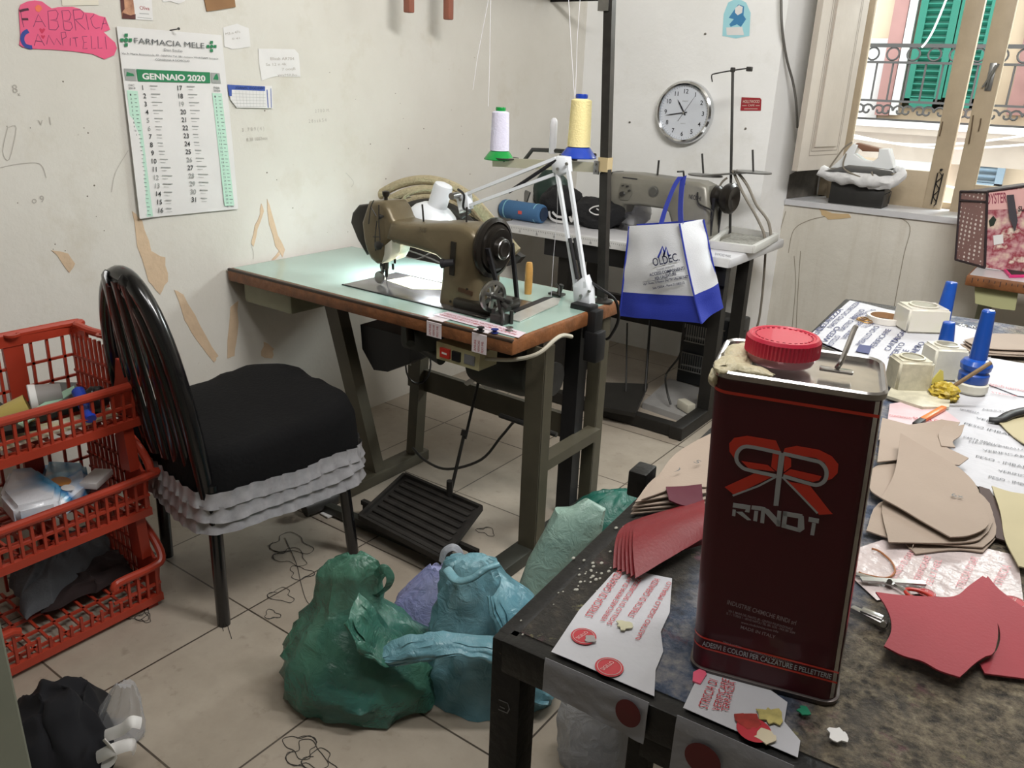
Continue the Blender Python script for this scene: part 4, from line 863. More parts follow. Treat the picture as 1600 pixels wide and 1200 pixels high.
b.build('numerals', 'ink', ck, smooth=0)
b = MB(); b.text('ORIENT', cc+Z_*.052+n_*.0012, X_, Z_, .007, align='c'); b.text('QUARTZ', cc-Z_*.055+n_*.0012, X_, Z_, .005, align='c'); b.build('dial_text', 'print_grey', ck, smooth=0)
for ang, L_, w_, tl, nm, h in ((326, .075, .007, .015, 'hour_hand', .003), (260, .105, .005, .018, 'minute_hand', .005), (33, .10, .0018, .05, 'second_hand', .007)):
    a = math.radians(ang); d = X_*math.sin(a)+Z_*math.cos(a); s_ = n_.cross(d)
    b = MB(); b.prism([cc-d*tl-s_*w_*.5+n_*h, cc-d*tl+s_*w_*.5+n_*h, cc+d*L_*.7+s_*w_*.5+n_*h, cc+d*L_+n_*h, cc+d*L_*.7-s_*w_*.5+n_*h], n_*.001); b.build(nm, 'ink', ck, smooth=0)
MB().cyl(cc, cc+n_*.01, .005, n=14).build('centre_cap', 'steel', ck)
# shelf above the frame in the corner: bracket and two wooden pegs under it
shf = thing('wall_shelf', 'dark shelf bracket and reddish wooden pegs showing at the top edge in the corner', 'shelf', at(800, 0, y=3.6))
b = MB(); p0 = at(795, 2, y=3.75); p1 = at(938, -2, y=3.75); b.bar(p0, p1, .02, .018); b.bar(p0+V((0, 0, .01)), at(793, 41, y=3.75), .02, .02, up=(0, 1, 0)); b.bar(p0, at(742, -8, y=3.75), .02, .03); b.build('bracket', 'dark_metal', shf, smooth=0)
for x0_, x1_, yb_ in ((632, 646, 20), (694, 707, 31)):
    p = at((x0_+x1_)/2, yb_, x=-2.36); b = MB(); b.box(p+V((0, 0, .1)), (.032, .032, .2), bev=.005); b.build('wooden_peg', mat('red_wood', '8d5443', .5, var=.1, vs=20), shf, smooth=30)
pz = at(640, 20, x=-2.36); MB().box((-2.40, 3.2, pz.z+.215), (.13, 1.2, .03)).build('shelf_board', 'wood_dark', shf, smooth=0)

# ================================================================ SECOND SEWING TABLE AGAINST THE BACK WALL
T2 = .76
mat('white_top', 'c9c9cc', .3, var=.05, vs=8, coat=.2); mat('ruler_white', 'd6d6d4', .35); mat('machine_grey', '827f75', .35, .2, var=.08, vs=9); mat('frame_dark', '24221f', .5, .3, var=.3, vs=12)
t2 = thing('sewing_table', 'white topped sewing table with a ruler along its front edge, against the back wall', 'table', (-1.8, 3.6, 0))
X0b, X1b, Y0b, Y1b = -2.42, -1.215, 3.262, 3.93
MB().box(((X0b+X1b)/2, (Y0b+Y1b)/2, T2-.022), (X1b-X0b, Y1b-Y0b, .044), bev=.012).build('tabletop', 'white_top', t2)
b = MB(); b.box(((X0b+X1b)/2, Y0b-.001, T2-.022), (X1b-X0b-.02, .004, .036)); rl2 = b.build('ruler_edge', 'ruler_white', t2, smooth=0)
b = MB()
for k in range(105):
    x = X0b+.03+k*.01; hh = .016 if k % 10 == 0 else .010 if k % 5 == 0 else .006; b.stroke([(x, Y0b-.0035, T2-.012), (x, Y0b-.0035, T2-.012-hh)], .0016, (0, -1, 0))
for k in range(10): b.text(str(k+1)+'0', (X0b+.13+k*.1, Y0b-.0036, T2-.034), (1, 0, 0), (0, 0, 1), .009, align='c')
b.text('DIAMOND MARK', at(1117, 399, y=Y0b-.004), (1, 0, 0), (0, 0, 1), .012, w=.07)
b.build('ruler_marks', 'ink', rl2, smooth=0)
for (x, y) in ((-1.275, 3.33), (-1.275, 3.60), (-2.06, 3.33), (-2.06, 3.60)): MB().box((x, y, (T2-.044)/2), (.055, .05, T2-.044)).build('leg', 'frame_dark', t2, smooth=0)
MB().box((-1.70, 3.30, T2-.085), (.92, .03, .08)).build('apron', 'black', t2, smooth=0)
b = MB(); b.bar((-2.06, 3.42, .44), (-1.275, 3.42, .44), .03, .07); b.build('cross_bar', 'frame_dark', t2, smooth=0)
b = MB(); b.bar((-2.06, 3.72, .30), (-1.275, 3.72, .30), .03, .07); b.build('cross_bar', 'frame_dark', t2, smooth=0)
for x in (-1.275, -2.06): MB().box((x, 3.33, .03), (.06, .60, .06), bev=.006).build('foot_rail', 'frame_dark', t2)
MB().bar((-1.275, 3.07, .03), (-2.06, 3.07, .03), .05, .05).build('front_rail', 'frame_dark', t2, smooth=0)
b = MB(); b.prism([at(*q, z=.06) for q in ((938, 603), (1012, 606), (992, 652), (930, 640))], (0, 0, .02)); b.build('treadle', 'frame_dark', t2, smooth=0)
b = MB(); b.cyl(at(1008, 612, z=.08), at(1016, 500, y=3.42), .006); b.cyl(at(978, 612, z=.08), at(980, 505, y=3.42), .004); b.build('treadle_rod', 'frame_dark', t2)
b = MB(); b.box((-1.34, 3.30, .61), (.07, .06, .15), bev=.006); s_ = b.build('switch_box', 'cream_plastic', t2); MB().box((-1.34, 3.268, .62), (.03, .006, .07)).build('switch_rocker', 'black', s_)
b = MB(); b.lathe([(.02, -.16), (.08, -.15), (.085, .08), (.06, .11)], (-1.62, 3.66, .58), (1, 0, 0), 24); b.build('motor', 'motor', t2)
# white board on the floor with the heater and plug
bdp = [at(1003, 638, z=.0), at(1045, 600, z=.0), at(1115, 622, z=.0), at(1088, 668, z=.0)]
b = MB(); b.prism(bdp, (0, 0, .03)); b.build('floor_board', mat('board_grey', '8f8d8a', .6, var=.1, vs=12), label='grey board lying on the floor under the white sewing table', cat='board', smooth=0)
hc = at(1085, 615, z=.06); ht = thing('heater', 'black electric heater with two wire grilles on the floor under the white table', 'heater', (hc.x, hc.y, .0))
hx0 = at(1049, 630, y=3.62).x; hx1 = at(1135, 630, y=3.62).x; hm = (hx0+hx1)/2; hw_ = hx1-hx0
MB().box((hm, 3.72, .21), (hw_, .16, .36), bev=.01).build('case', mat('heater_black', '191b1d', .4), ht)
for zc in (.30, .15):
    b = MB(); b.box((hm-.02, 3.635, zc), (hw_-.08, .012, .075)); gq = b.build('reflector', mat('reflector', '5a5d60', .3, .9), ht, smooth=0)
    b = MB(); n = 16
    for k in range(n+1): x = hm-.02-(hw_-.09)/2+k*(hw_-.09)/n; b.bar((x, 3.622, zc-.045), (x, 3.622, zc+.045), .003, .003, up=(0, 1, 0))
    b.box((hm-.02, 3.622, zc+.045), (hw_-.07, .006, .005)); b.box((hm-.02, 3.622, zc-.045), (hw_-.07, .006, .005)); b.build('grille', 'steel', ht, smooth=0)
    MB().cyl((hm-.02-(hw_-.1)/2, 3.628, zc-.02), (hm-.02+(hw_-.1)/2, 3.628, zc-.02), .006).build('heating_tube', 'grey_metal', ht)
pl = thing('plug_adapter', 'white multi plug adapter lying on the grey floor board', 'plug', at(1070, 634, z=.03)); b = MB(); p = at(1072, 634, z=.055); b.box(p, (.085, .045, .045), rz=-.5, bev=.008); b.build('body', 'cable_white', pl)
b = MB(); p = at(1090, 621, z=.055); b.cyl(p, p+V((.04, .02, .0)), .017, .01, 12); b.tube([p+V((.04, .02, 0)), p+V((.1, .05, -.01)), p+V((.2, .07, -.01))], .005, 6); b.build('plug', 'cable_white', pl)
b = MB(); b.tube([at(1048, 632, z=.05), at(1042, 610, z=.1), at(1041, 585, y=3.4), at(1062, 555, y=3.36), at(1068, 520, y=3.34), at(1072, 512, y=3.34)], .005, 8, smooth=6); b.build('cord', 'frame_dark', pl)
# grey sewing machine
Y2 = 3.62
s2m = thing('sewing_machine', 'grey industrial sewing machine on the white topped table by the back wall', 'sewing machine', at(1050, 380, y=Y2))
rounded_prism([(958, 268), (1000, 270), (1050, 277), (1100, 283), (1114, 290), (1117, 330), (1117, 398), (1060, 393), (1057, 345), (1053, 330), (1046, 325), (1010, 320), (986, 318), (980, 332), (966, 334), (958, 325)], Y2, .07, .07, .022, 'machine_grey', 'body', s2m)
MB().box((at(1087, 390, y=Y2).x, Y2, T2+.012), (.26, .17, .024), bev=.006).build('foot', 'machine_grey', s2m)
MB().box((-1.78, Y2, T2+.002), (.42, .19, .005)).build('bed_plate', 'steel_plate', s2m, smooth=0)
rounded_prism([(957, 268), (966, 268), (966, 345), (955, 330), (952, 300)], Y2, .08, .06, .006, 'machine_dark', 'face_cover', s2m)
yy = Y2-.0715
b = MB(); ppoly(b, [(971, 286), (986, 288), (988, 303), (982, 313), (970, 312), (967, 300)], .003, 0, y=yy); pc = b.build('tension_plate', mat('grey_light', '8f8d84', .3, .6), s2m, smooth=0)
b = MB()
for q, r in (((973, 303), .012), ((981, 291), .005), ((984, 298), .005), ((974, 290), .004)): p = at(*q, y=yy-.003); b.lathe([(r, 0), (r*.4, .006), (r, .012), (.0, .013)], p, (0, -1, 0), 14)
b.build('tension_discs', 'gun_metal', pc)
b = MB(); p = at(1021, 299, y=yy); b.lathe([(.026, 0), (.026, .002), (.02, .0025), (.018, .006), (0, .006)], p, (0, -1, 0), 24); b.build('stitch_dial', 'grey_metal', s2m)
b = MB(); b.text('NECCHI', at(1076, 310, y=yy-.001), (1, 0, -.08), (0, 0, 1), .020, w=.06); pline(b, [(973, 277), (996, 280)], .005, .0012, y=yy); b.build('badge', 'ink', s2m, smooth=0)
b = MB(); p = at(969, 345, y=Y2); b.cyl(p+V((0, 0, .06)), p-V((0, 0, .03)), .008, n=10); b.box(p+V((0, -.02, .01)), (.03, .03, .05), bev=.003); b.cyl(p, V((p.x, p.y, T2+.004)), .003, n=6); b.box((p.x, p.y, T2+.008), (.02, .045, .006)); b.build('needle_bar', 'gun_metal', s2m)
c = at(1124, 308, y=Y2); b = MB(); b.lathe([(.03, -.03), (.05, -.02), (.05, 0), (.04, .01), (.04, .02), (.06, .03), (.068, .045), (.068, .065), (.055, .075), (.03, .07), (.0, .06)], c, (1, -.1, 0), 36); b.build('hand_wheel', 'wheel_black', s2m)
b = MB(); b.bar(c+V((-.005, -.045, 0)), c+V((-.005, -.045, -.27)), .012, .012, up=(0, 1, 0)); b.bar(c+V((-.005, .045, 0)), c+V((-.005, .045, -.27)), .012, .012, up=(0, 1, 0)); b.build('drive_belt', 'rubber', s2m, smooth=0)
p = at(1027, 276, y=Y2); MB().cyl(p, p+V((0, 0, .075)), .005, n=8).build('spool_pin', 'gun_metal', s2m)
MB().tube([at(1090, 300, y=Y2-.08), at(1092, 318, y=Y2-.08), at(1113, 330, y=Y2-.08), at(1110, 345, y=Y2-.08)], .004, 6, smooth=5).build('thread_hook', 'gun_metal', s2m)
# its thread stand
ts = thing('thread_stand', 'thin steel thread stand with two oval plates behind the grey machine', 'thread stand', (-1.33, 3.78, T2)); yt = 3.80
pbt = at(1137, 395, y=yt); pbt.z = T2; p1 = at(1145, 112, y=yt)
MB().cyl(pbt, p1, .0065, n=10).build('pole', 'gun_metal', ts)
MB().tube([at(1113, 128, y=yt), at(1112, 118, y=yt), at(1118, 115, y=yt), at(1145, 110, y=yt), at(1174, 106, y=yt)], .003, 6, smooth=4).build('top_arm', 'gun_metal', ts)
b = MB(); b.box(at(1171, 108, y=yt), (.025, .02, .02), bev=.003); b.box(at(1145, 109, y=yt), (.02, .015, .02), bev=.003); b.build('arm_clip', 'gun_metal', ts)
for cx, cy, r in ((1102, 274, .085), (1176, 269, .088)): MB().lathe([(r, -.003), (r, .003), (0, .004)], at(cx, cy, y=yt), (0, 0, 1), 32, sy=.75).build('plate', 'grey_metal', ts)
MB().bar(at(1102, 274, y=yt), at(1176, 269, y=yt), .08, .007).build('plate_bridge', 'grey_metal', ts, smooth=0)
for q, q2 in (((1099, 271), (1097, 240)), ((1177, 268), (1176, 234))): MB().cyl(at(*q, y=yt), at(*q2, y=yt), .005, n=8).build('pin', 'gun_metal', ts)
for k, pts in enumerate(([(1145, 266), (1160, 300), (1180, 335), (1192, 360), (1195, 372)], [(1150, 266), (1168, 290), (1182, 320), (1200, 345), (1205, 372)], [(1120, 300), (1128, 285), (1136, 278)])):
    MB().tube([at(*q, y=yt-.02) for q in pts], .007 if k < 2 else .005, 8, smooth=6).build('cable', mat('cable_beige', '817a6e', .6), ts)
b = MB(); b.tube([at(1195, 372, y=3.95), at(1196, 395, y=3.98), at(1190, 470, y=4.02), at(1182, 512, y=4.04), at(1165, 520, y=4.04), at(1150, 516, y=4.0)], .006, 8, smooth=6); b.build('wall_cable', 'cable_beige', label='beige cable hanging down the wall right of the white table', cat='cable')
# tray at the right end
ty = thing('parts_tray', 'shallow white plastic tray overhanging the right end of the white table', 'tray', (-1.27, 3.7, T2))
q = [at(1110, 384, z=T2+.012), at(1176, 392, z=T2+.012), at(1213, 372, z=T2+.012), at(1140, 360, z=T2+.012)]; b = MB(); b.prism([p-V((0, 0, .011)) for p in q], (0, 0, .005)); 
for k in range(4): b.bar(q[k]+V((0, 0, .006)), q[(k+1) % 4]+V((0, 0, .006)), .02, .034, bev=.003)
b.build('tray', mat('tray_white', 'c6c5c0', .4, var=.05, vs=20), ty); b = MB(); b.prism([sum(q, V((0, 0, 0)))/4*(1-.84)+p*.84 for p in q], (0, 0, -.004)); b.build('dusty_bottom', mat('dust', '8c8a82', .8, var=.4, vs=60), ty, smooth=0)
MB().box(at(1118, 372, z=T2+.014), (.03, .02, .012)).build('bobbin_case', 'gun_metal', ty)
# bluetooth speaker
sp = thing('cylinder_speaker', 'blue cylindrical portable speaker lying at the left end of the white table', 'speaker', at(814, 345, z=T2))
c = at(817, 330, z=T2+.047); c.z = T2+.047; b = MB(); b.lathe([(.036, -.125), (.043, -.121), (.046, -.113), (.046, .113), (.043, .121), (.036, .125)], c, (1, -.02, 0), 32); b.build('fabric_body', mat('speaker_blue', '3f6a94', .7, bump=.4, bs=300), sp)
for s_ in (-1, 1):
    MB().lathe([(.046, -.003), (.0475, -.003), (.0475, .003), (.046, .003)], c+V((s_*.09, 0, 0)), (1, 0, 0), 32, ring=True).build('trim_ring', mat('ring_blue', '8fc6d8', .3, .5), sp)
    MB().lathe([(.034, 0), (.034, .004), (.025, .001), (0, 0)], c+V((s_*.125, 0, 0)), (s_, 0, 0), 28).build('bass_disc', mat('disc_navy', '1e2f48', .4), sp)
MB().box(c+V((.015, -.0465, 0)), (.022, .003, .016)).build('logo_badge', mat('badge_red', 'd4574e', .5), sp)
dv = thing('clip_device', 'small black and grey clip standing behind the blue speaker', 'clip', at(818, 312, y=3.62)); b = MB(); b.box(at(815, 308, y=3.60), (.03, .02, .05), bev=.003); b.cyl(at(815, 318, y=3.60), V((at(815, 318, y=3.6).x, 3.6, T2)), .008); b.build('clip', 'black', dv); b = MB(); b.bar(at(820, 314, y=3.59), at(825, 299, y=3.59), .03, .012, up=(0, 1, 0)); b.build('jaw', 'grey_metal', dv, smooth=0)
MB().tube([at(808, 312, y=3.46), at(806, 330, y=3.44), at(796, 350, y=3.40), at(792, 358, y=3.25)], .0025, 6, smooth=5).build('thin_wire', 'black', label='thin black wire hanging over the blue speaker', cat='wire')
# dark bundles on the table
def lump(c, r, sd, fr=7, am=.16, nu=36, nv=22, flat=0):
    def fn(d): return 1+am*nz(d*1.3, 1.4, sd)+am*.5*ridge(d, fr*.4, sd)
    m = MB().sph(c, r, nu, nv, fn)
    if flat: m.disp(lambda v: V((v.x, v.y, max(v.z, flat))))
    return m
c = at(862, 300, y=3.72); lump(c, (.10, .08, .11), 3).build('green_bundle', mat('bottle_green', '1c332b', .45, var=.2, vs=12), label='dark green bundle standing behind the black cap', cat='bundle')
bk = thing('baseball_hat', 'black cap with a white curved mark between the speaker and the lamp arm', 'cap', at(875, 345, y=3.55)); c = at(877, 325, y=3.55); lump(V((c.x, 3.55, T2+.085)), (.11, .09, .088), 5, flat=T2+.001).build('crown', mat('black_cloth', '101013', .8, bump=.3, bs=120), bk)
b = MB(); 
for pts in ([(858, 330), (860, 340), (868, 345), (880, 347)], [(880, 347), (879, 340), (870, 338), (863, 331)], [(890, 338), (893, 346), (896, 334)]): pline(b, pts, .012, .0, 5, y=3.445)
b.build('white_mark', 'paper_white', bk, smooth=0)
bk2 = thing('baseball_hat', 'black cap with a white oval emblem right of the lamp arm', 'cap', at(925, 350, y=3.55)); c = at(930, 330, y=3.50); lump(V((c.x, 3.52, T2+.065)), (.13, .10, .075), 8, flat=T2+.001).build('crown', 'black_cloth', bk2)
b = MB(); pline(b, [(942, 335), (930, 335), (921, 329), (928, 323), (942, 321)], .006, 0, 5, y=3.405); pline(b, [(932, 326), (942, 332)], .006, 0, y=3.405); b.build('white_emblem', 'paper_white', bk2, smooth=0)
c = at(985, 338, y=3.72); lump(V((c.x, 3.74, T2+.06)), (.09, .07, .075), 11, am=.25, flat=T2+.001).build('white_cloth', mat('cloth_white', 'cfcfd0', .8), label='crumpled white cloth behind the grey sewing machine needle', cat='cloth')
# ---------------------------------------------------------------- shopping bag hanging in front
sb = thing('shopping_bag', 'white and blue cloth shopping bag hanging by blue handles from the machine', 'bag', at(1050, 500, y=3.17))
yA, yC = 3.17, 3.12
Q = {'tl': at(983, 353, y=yA), 'tm': at(1061, 349, y=yC), 'tr': at(1099, 343, y=3.245), 'bl': at(968, 494, y=yA), 'bm': at(1095, 505, y=yC), 'br': at(1128, 480, y=3.25), 'mlw': at(969, 456, y=yA), 'mlm': at(1080, 457, y=yC)}
def bag_panel(a, b_, c_, d, v0, v1, name, m, off=0, sd=1, nrm=V((0, -1, 0))):
    def fn(u, v):
        v = v0+(v1-v0)*v; p = (a*(1-u)+b_*u)*(1-v)+(d*(1-u)+c_*u)*v
        return p+nrm*(.012*nz(p, 9, sd)*1.5+.02*math.sin(PI*u)*math.sin(PI*min(v*1.2, 1))+off)
    return MB().grid(14, 18, fn, .002).build(name, m, sb, smooth=60)
mat('bag_blue', '23349c', .75, bump=.2, bs=250); mat('bag_white', 'd6d8dc', .7, bump=.2, bs=250, var=.04, vs=10)
bag_panel(Q['tl'], Q['tm'], Q['bm'], Q['bl'], 0, .73, 'white_front', 'bag_white', 0); bag_panel(Q['tl'], Q['tm'], Q['bm'], Q['bl'], .725, 1, 'blue_front', 'bag_blue', .0005)
nr2 = V((.8, -.6, 0))
bag_panel(Q['tm'], Q['tr'], Q['br'], Q['bm'], 0, .72, 'white_side', 'bag_white', 0, 4, nr2); bag_panel(Q['tm'], Q['tr'], Q['br'], Q['bm'], .715, 1, 'blue_side', 'bag_blue', .0005, 4, nr2)
b = MB(); b.prism([Q['tl']+V((0, .07, 0)), Q['tr'], Q['br'], Q['bl']+V((0, .07, 0))], (0, .002, 0)); b.build('back_panel', 'bag_blue', sb, smooth=0)
for a, c_ in (('tl', 'bl'), ('tm', 'bm'), ('tr', 'br')):
    MB().tube([Q[a]*(1-t)+Q[c_]*t+V((0, -.012*math.sin(PI*t) if a == 'tm' else -.003, 0))+V((.004, -.004, 0)) for t in (i/10 for i in range(11))], .004, 6).build('seam_piping', 'bag_blue', sb)
hk = at(1063, 272, y=3.45)
def handle(pts, ww=.024):
    b = MB(); ps = spline(pts, 5); vs = []
    for i, p in enumerate(ps):
        t = (ps[min(i+1, len(ps)-1)]-ps[max(i-1, 0)]); s_ = V((0, -1, 0)).cross(t).normalized(); vs += [p-s_*ww/2, p+s_*ww/2, p+s_*ww/2+V((0, .002, 0)), p-s_*ww/2+V((0, .002, 0))]
    n = len(ps); b.add(vs, [f for i in range(n-1) for f in ((4*i, 4*i+4, 4*i+5, 4*i+1), (4*i+2, 4*i+6, 4*i+7, 4*i+3), (4*i+1, 4*i+5, 4*i+6, 4*i+2), (4*i+3, 4*i+7, 4*i+4, 4*i))])
    b.build('handle', 'bag_blue', sb, smooth=40)
handle([at(1031, 356, y=3.155), at(1040, 325, y=3.25), at(1053, 292, y=3.38), at(1063, 276, y=3.45)]); handle([at(1064, 353, y=3.13), at(1063, 325, y=3.25), at(1065, 295, y=3.38), at(1068, 276, y=3.45)], .03)
b = MB(); b.cyl(hk+V((-.0, .03, .01)), hk+V((.0, -.03, .012)), .004); b.cyl(hk+V((0, .03, .01)), V(at(1070, 290, y=3.56)), .004); b.build('hook', 'gun_metal', s2m)
b = MB(); YA2 = dict(y=3.105)
ptext(b, 'OLDEC.', (1021, 416), (1062, 407), 13, **YA2, bold=.01); ptext(b, 'Expanded components', (1027, 423), (1054, 416), 3.5, **YA2); ptext(b, 'ACCESS.COMPONENTI', (1015, 432), (1070, 421), 5, **YA2, bold=.02); ptext(b, 'PER CALZATURE', (1024, 438), (1057, 429), 5, **YA2, bold=.02)
ptext(b, 'Via F. Rossa, 12 Rosano (Na) Tel. e Fax 081 5467', (1005, 446), (1075, 434), 3.5, **YA2, bold=.02); ptext(b, 'Sala CE024 - Piano 21/28/21/2', (1020, 452), (1070, 443), 3.5, **YA2, bold=.02)
pline(b, [(1004, 441), (1077, 430)], .0015, 0, **YA2)
b.build('printing', mat('print_navy', '1e2446', .6), sb, smooth=0)
b = MB(); pline(b, [(1028, 403), (1032, 394), (1035, 385), (1038, 394), (1037, 401)], .008, 0, **YA2); pline(b, [(1037, 400), (1041, 386), (1044, 398), (1046, 401)], .008, 0, **YA2); b.build('emblem', 'bag_blue', sb, smooth=0)

# ================================================================ WINDOW SILL AND RIGHT-HAND CORNER
ZS = .90
bx = at(1332, 325, z=ZS); x0 = at(1284, 320, z=ZS).x; x1 = at(1378, 326, z=ZS).x
b = MB(); b.box(((x0+x1)/2, 4.335+.05, ZS+.055), (x1-x0, .13, .11), bev=.003); b.build('metal_box', mat('box_black', '2d2c2a', .5, .3, var=.2, vs=20), label='black metal box on the window sill under the iron', cat='box')
ir = thing('clothes_iron', 'white clothes iron on a folded cloth upon the black box by the window', 'iron', ((x0+x1)/2, 4.38, ZS+.11)); yi = 4.33
rounded_prism([(1300, 262), (1318, 246), (1330, 230), (1336, 224), (1344, 226), (1338, 240), (1352, 250), (1366, 252), (1374, 246), (1376, 232), (1392, 232), (1396, 248), (1398, 262), (1380, 270), (1340, 262)], yi, .035, .035, .006, mat('iron_white', 'd9dcdd', .3), 'housing', ir)
rounded_prism([(1337, 225), (1342, 223), (1378, 232), (1375, 237), (1350, 236)], yi, .03, .03, .004, mat('handle_brown', '7c5844', .5), 'handle', ir)
rounded_prism([(1292, 266), (1330, 257), (1365, 260), (1398, 265), (1400, 270), (1375, 276), (1330, 268)], yi, .05, .05, .004, 'grey_metal', 'sole_plate', ir)
MB().tube([at(1296, 262, y=4.28), at(1318, 232, y=4.28), at(1332, 222, y=4.28)], .004, 6, smooth=5).build('cord', 'cable_beige', ir)
MB().tube([at(1322, 240, y=4.27), at(1318, 262, y=4.27), at(1340, 275, y=4.27), at(1362, 278, y=4.27), at(1362, 268, y=4.27)], .004, 6, smooth=5).build('cord_loop', 'cable_beige', ir)
b = MB(); c0 = at(1340, 282, y=4.34)
b.tube([at(1282, 266, y=4.31), at(1296, 274, y=4.31), at(1320, 278, y=4.30), at(1345, 280, y=4.29), at(1375, 282, y=4.30), at(1395, 284, y=4.31)], [.028, .034], 14, smooth=6)
b.tube([at(1362, 284, y=4.33), at(1385, 285, y=4.31), at(1400, 280, y=4.31), at(1410, 272, y=4.33), at(1400, 262, y=4.35)], [.04, .015], 12, smooth=6)
b.disp(lambda v: v+V((nz(v, 25, 1), nz(v, 25, 2), nz(v, 25, 3)))*.010); b.build('cloth', mat('cloth_grey', 'd3d3d3', .8, var=.12, vs=30), label='greyish white cloth rolled between the iron and the black box', cat='cloth')
b = MB(); b.tube([at(1380, 305, y=4.33), at(1393, 299, y=4.33), at(1390, 309, y=4.33), at(1388, 318, y=4.33)], .003, 6); b.build('bent_wire', 'gun_metal', label='bent wire standing on the sill right of the black box', cat='wire')
# right table with bag and phone
t3 = thing('side_table', 'white topped table with a marked wooden edge at the right edge under the flowered bag', 'table', (.05, 3.9, 0))
TX0, TY0 = -.405, 3.735
MB().box((.14, 3.985-.07, .728), (1.09, .37, .044), bev=.008).build('tabletop', 'wood_edge', t3); MB().box((.14, 3.985-.065, .7505), (1.07, .35, .002)).build('top_surface', 'white_top', t3, smooth=0)
b = MB()
for k in range(24): b.stroke([(-.38+k*.02, TY0-.006, .742), (-.38+k*.02, TY0-.006, .742-(.02 if k % 5 == 0 else .01))], .0025, (0, -1, 0))
b.build('edge_marks', 'ink', t3, smooth=0)
MB().box((-.33, 3.92, .353), (.05, .05, .706)).build('leg', 'olive_light', t3, smooth=0); MB().box((.55, 3.92, .353), (.05, .05, .706)).build('leg', 'olive_light', t3, smooth=0)
b = MB(); ppoly(b, [(1523, 448), (1592, 452), (1586, 485), (1560, 482), (1524, 474)], .003, 0, y=3.77); b.build('yellow_panel', mat('pale_yellow', 'b3b284', .7), t3, smooth=0)
ph = thing('mobile_phone', 'mobile phone in a bright pink case on the table edge at the right', 'phone', at(1595, 425, z=.752))
q = [at(*v, z=.753) for v in ((1563, 418), (1606, 417), (1630, 433), (1577, 434))]; b = MB(); b.prism(q, (0, 0, .009)); b.build('case', mat('hot_pink', 'e0307c', .4), ph, smooth=0)
cq = sum(q, V((0, 0, 0)))/4; b = MB(); b.prism([cq+(p-cq)*.86+V((0, 0, .009)) for p in q], (0, 0, .001)); b.build('screen', 'black', ph, smooth=0)
fb = thing('insulated_bag', 'flowered shopping bag with a polka dot side pocket on the right table', 'bag', at(1540, 410, y=3.92))
yf = 3.92; fr_ = [at(1543, 299, y=yf), at(1640, 285, y=yf), at(1640, 408, y=yf), at(1541, 409, y=yf)]; fr_[2].z = fr_[3].z = .757
sd_ = [at(1501, 299, y=yf+.12), at(1543, 300, y=yf), at(1541, 409, y=yf), at(1492, 410, y=yf+.10)]; sd_[3].z = .757; sd_[2] = fr_[3].copy()
gq = NG('flower_print'); vv = gq.voro(14); cl = gq.ramp(gq.noise(9, 4, .6), [(.38, 'd8c3ae'), (.47, 'b9868a'), (.53, '8e2a3c'), (.6, 'e2d3c2'), (.7, '35302c')]); gq.col(cl).rough(.5)
gq = NG('polka'); vo = gq.voro(55); vo.inputs['Randomness'].default_value = 0; gq.col(gq.ramp(vo.outputs['Distance'], [(.28, 'e8ddd8'), (.34, '8d6b66')])).rough(.5)
mat('piping', '2b1e22', .5); mat('print_pink', 'd9a9a5', .5)
b = MB(); b.prism(fr_, (0, .02, 0)); b.build('front_panel', 'flower_print', fb, smooth=0); b = MB(); b.prism(sd_, (.01, .01, 0)); b.build('side_panel', 'polka', fb, smooth=0)
b = MB(); b.prism([fr_[0]+V((0, .02, 0)), fr_[1]+V((0, .02, 0)), fr_[1]+V((0, .2, 0)), sd_[0]], (0, 0, -.01)); b.build('top_flap', 'piping', fb, smooth=0)
for a, c_ in ((fr_[0], fr_[3]), (sd_[0], sd_[3]), (sd_[0], sd_[1]), (fr_[0], fr_[1]), (sd_[3], sd_[2]), (sd_[0]*.87+sd_[3]*.13, sd_[1]*.87+sd_[2]*.13)): MB().cyl(a+V((0, -.002, 0)), c_+V((0, -.002, 0)), .005, n=8).build('piping', 'piping', fb)
b = MB(); ppoly(b, [(1545, 301), (1640, 290), (1640, 325), (1544, 328)], .0006, .001, y=yf); b.build('print_band', 'print_pink', fb, smooth=0)
b = MB(); ptext(b, 'OYSTER', (1541, 319), (1573, 316), 16, .002, y=yf, bold=.02); b.build('lettering', mat('wine', '8b3a4d', .5), fb, smooth=0)
b = MB(); ptext(b, 'SUIT', (1591, 330), (1610, 329), 8, .003, y=yf, bold=.02); b.build('lettering', 'piping', fb, smooth=0)
b = MB(); p = [at(*q_, y=yf-.012) for q_ in ((1573, 305), (1584, 304), (1590, 345), (1586, 362), (1577, 340))]; b.prism(p, (0, .004, 0)); b.build('strap', mat('strap_grey', '3e3a40', .7), fb, smooth=0)
b = MB(); ppoly(b, [(1552, 368), (1567, 366), (1568, 380), (1553, 383)], .001, .001, y=yf); b.build('price_label', 'paper_white', fb, smooth=0)
b = MB(); ppoly(b, [(1545, 345), (1552, 337), (1557, 343), (1553, 352), (1547, 354)], .001, .001, y=yf); b.build('leaf_print', mat('leaf', '1f2b1d', .6), fb, smooth=0)
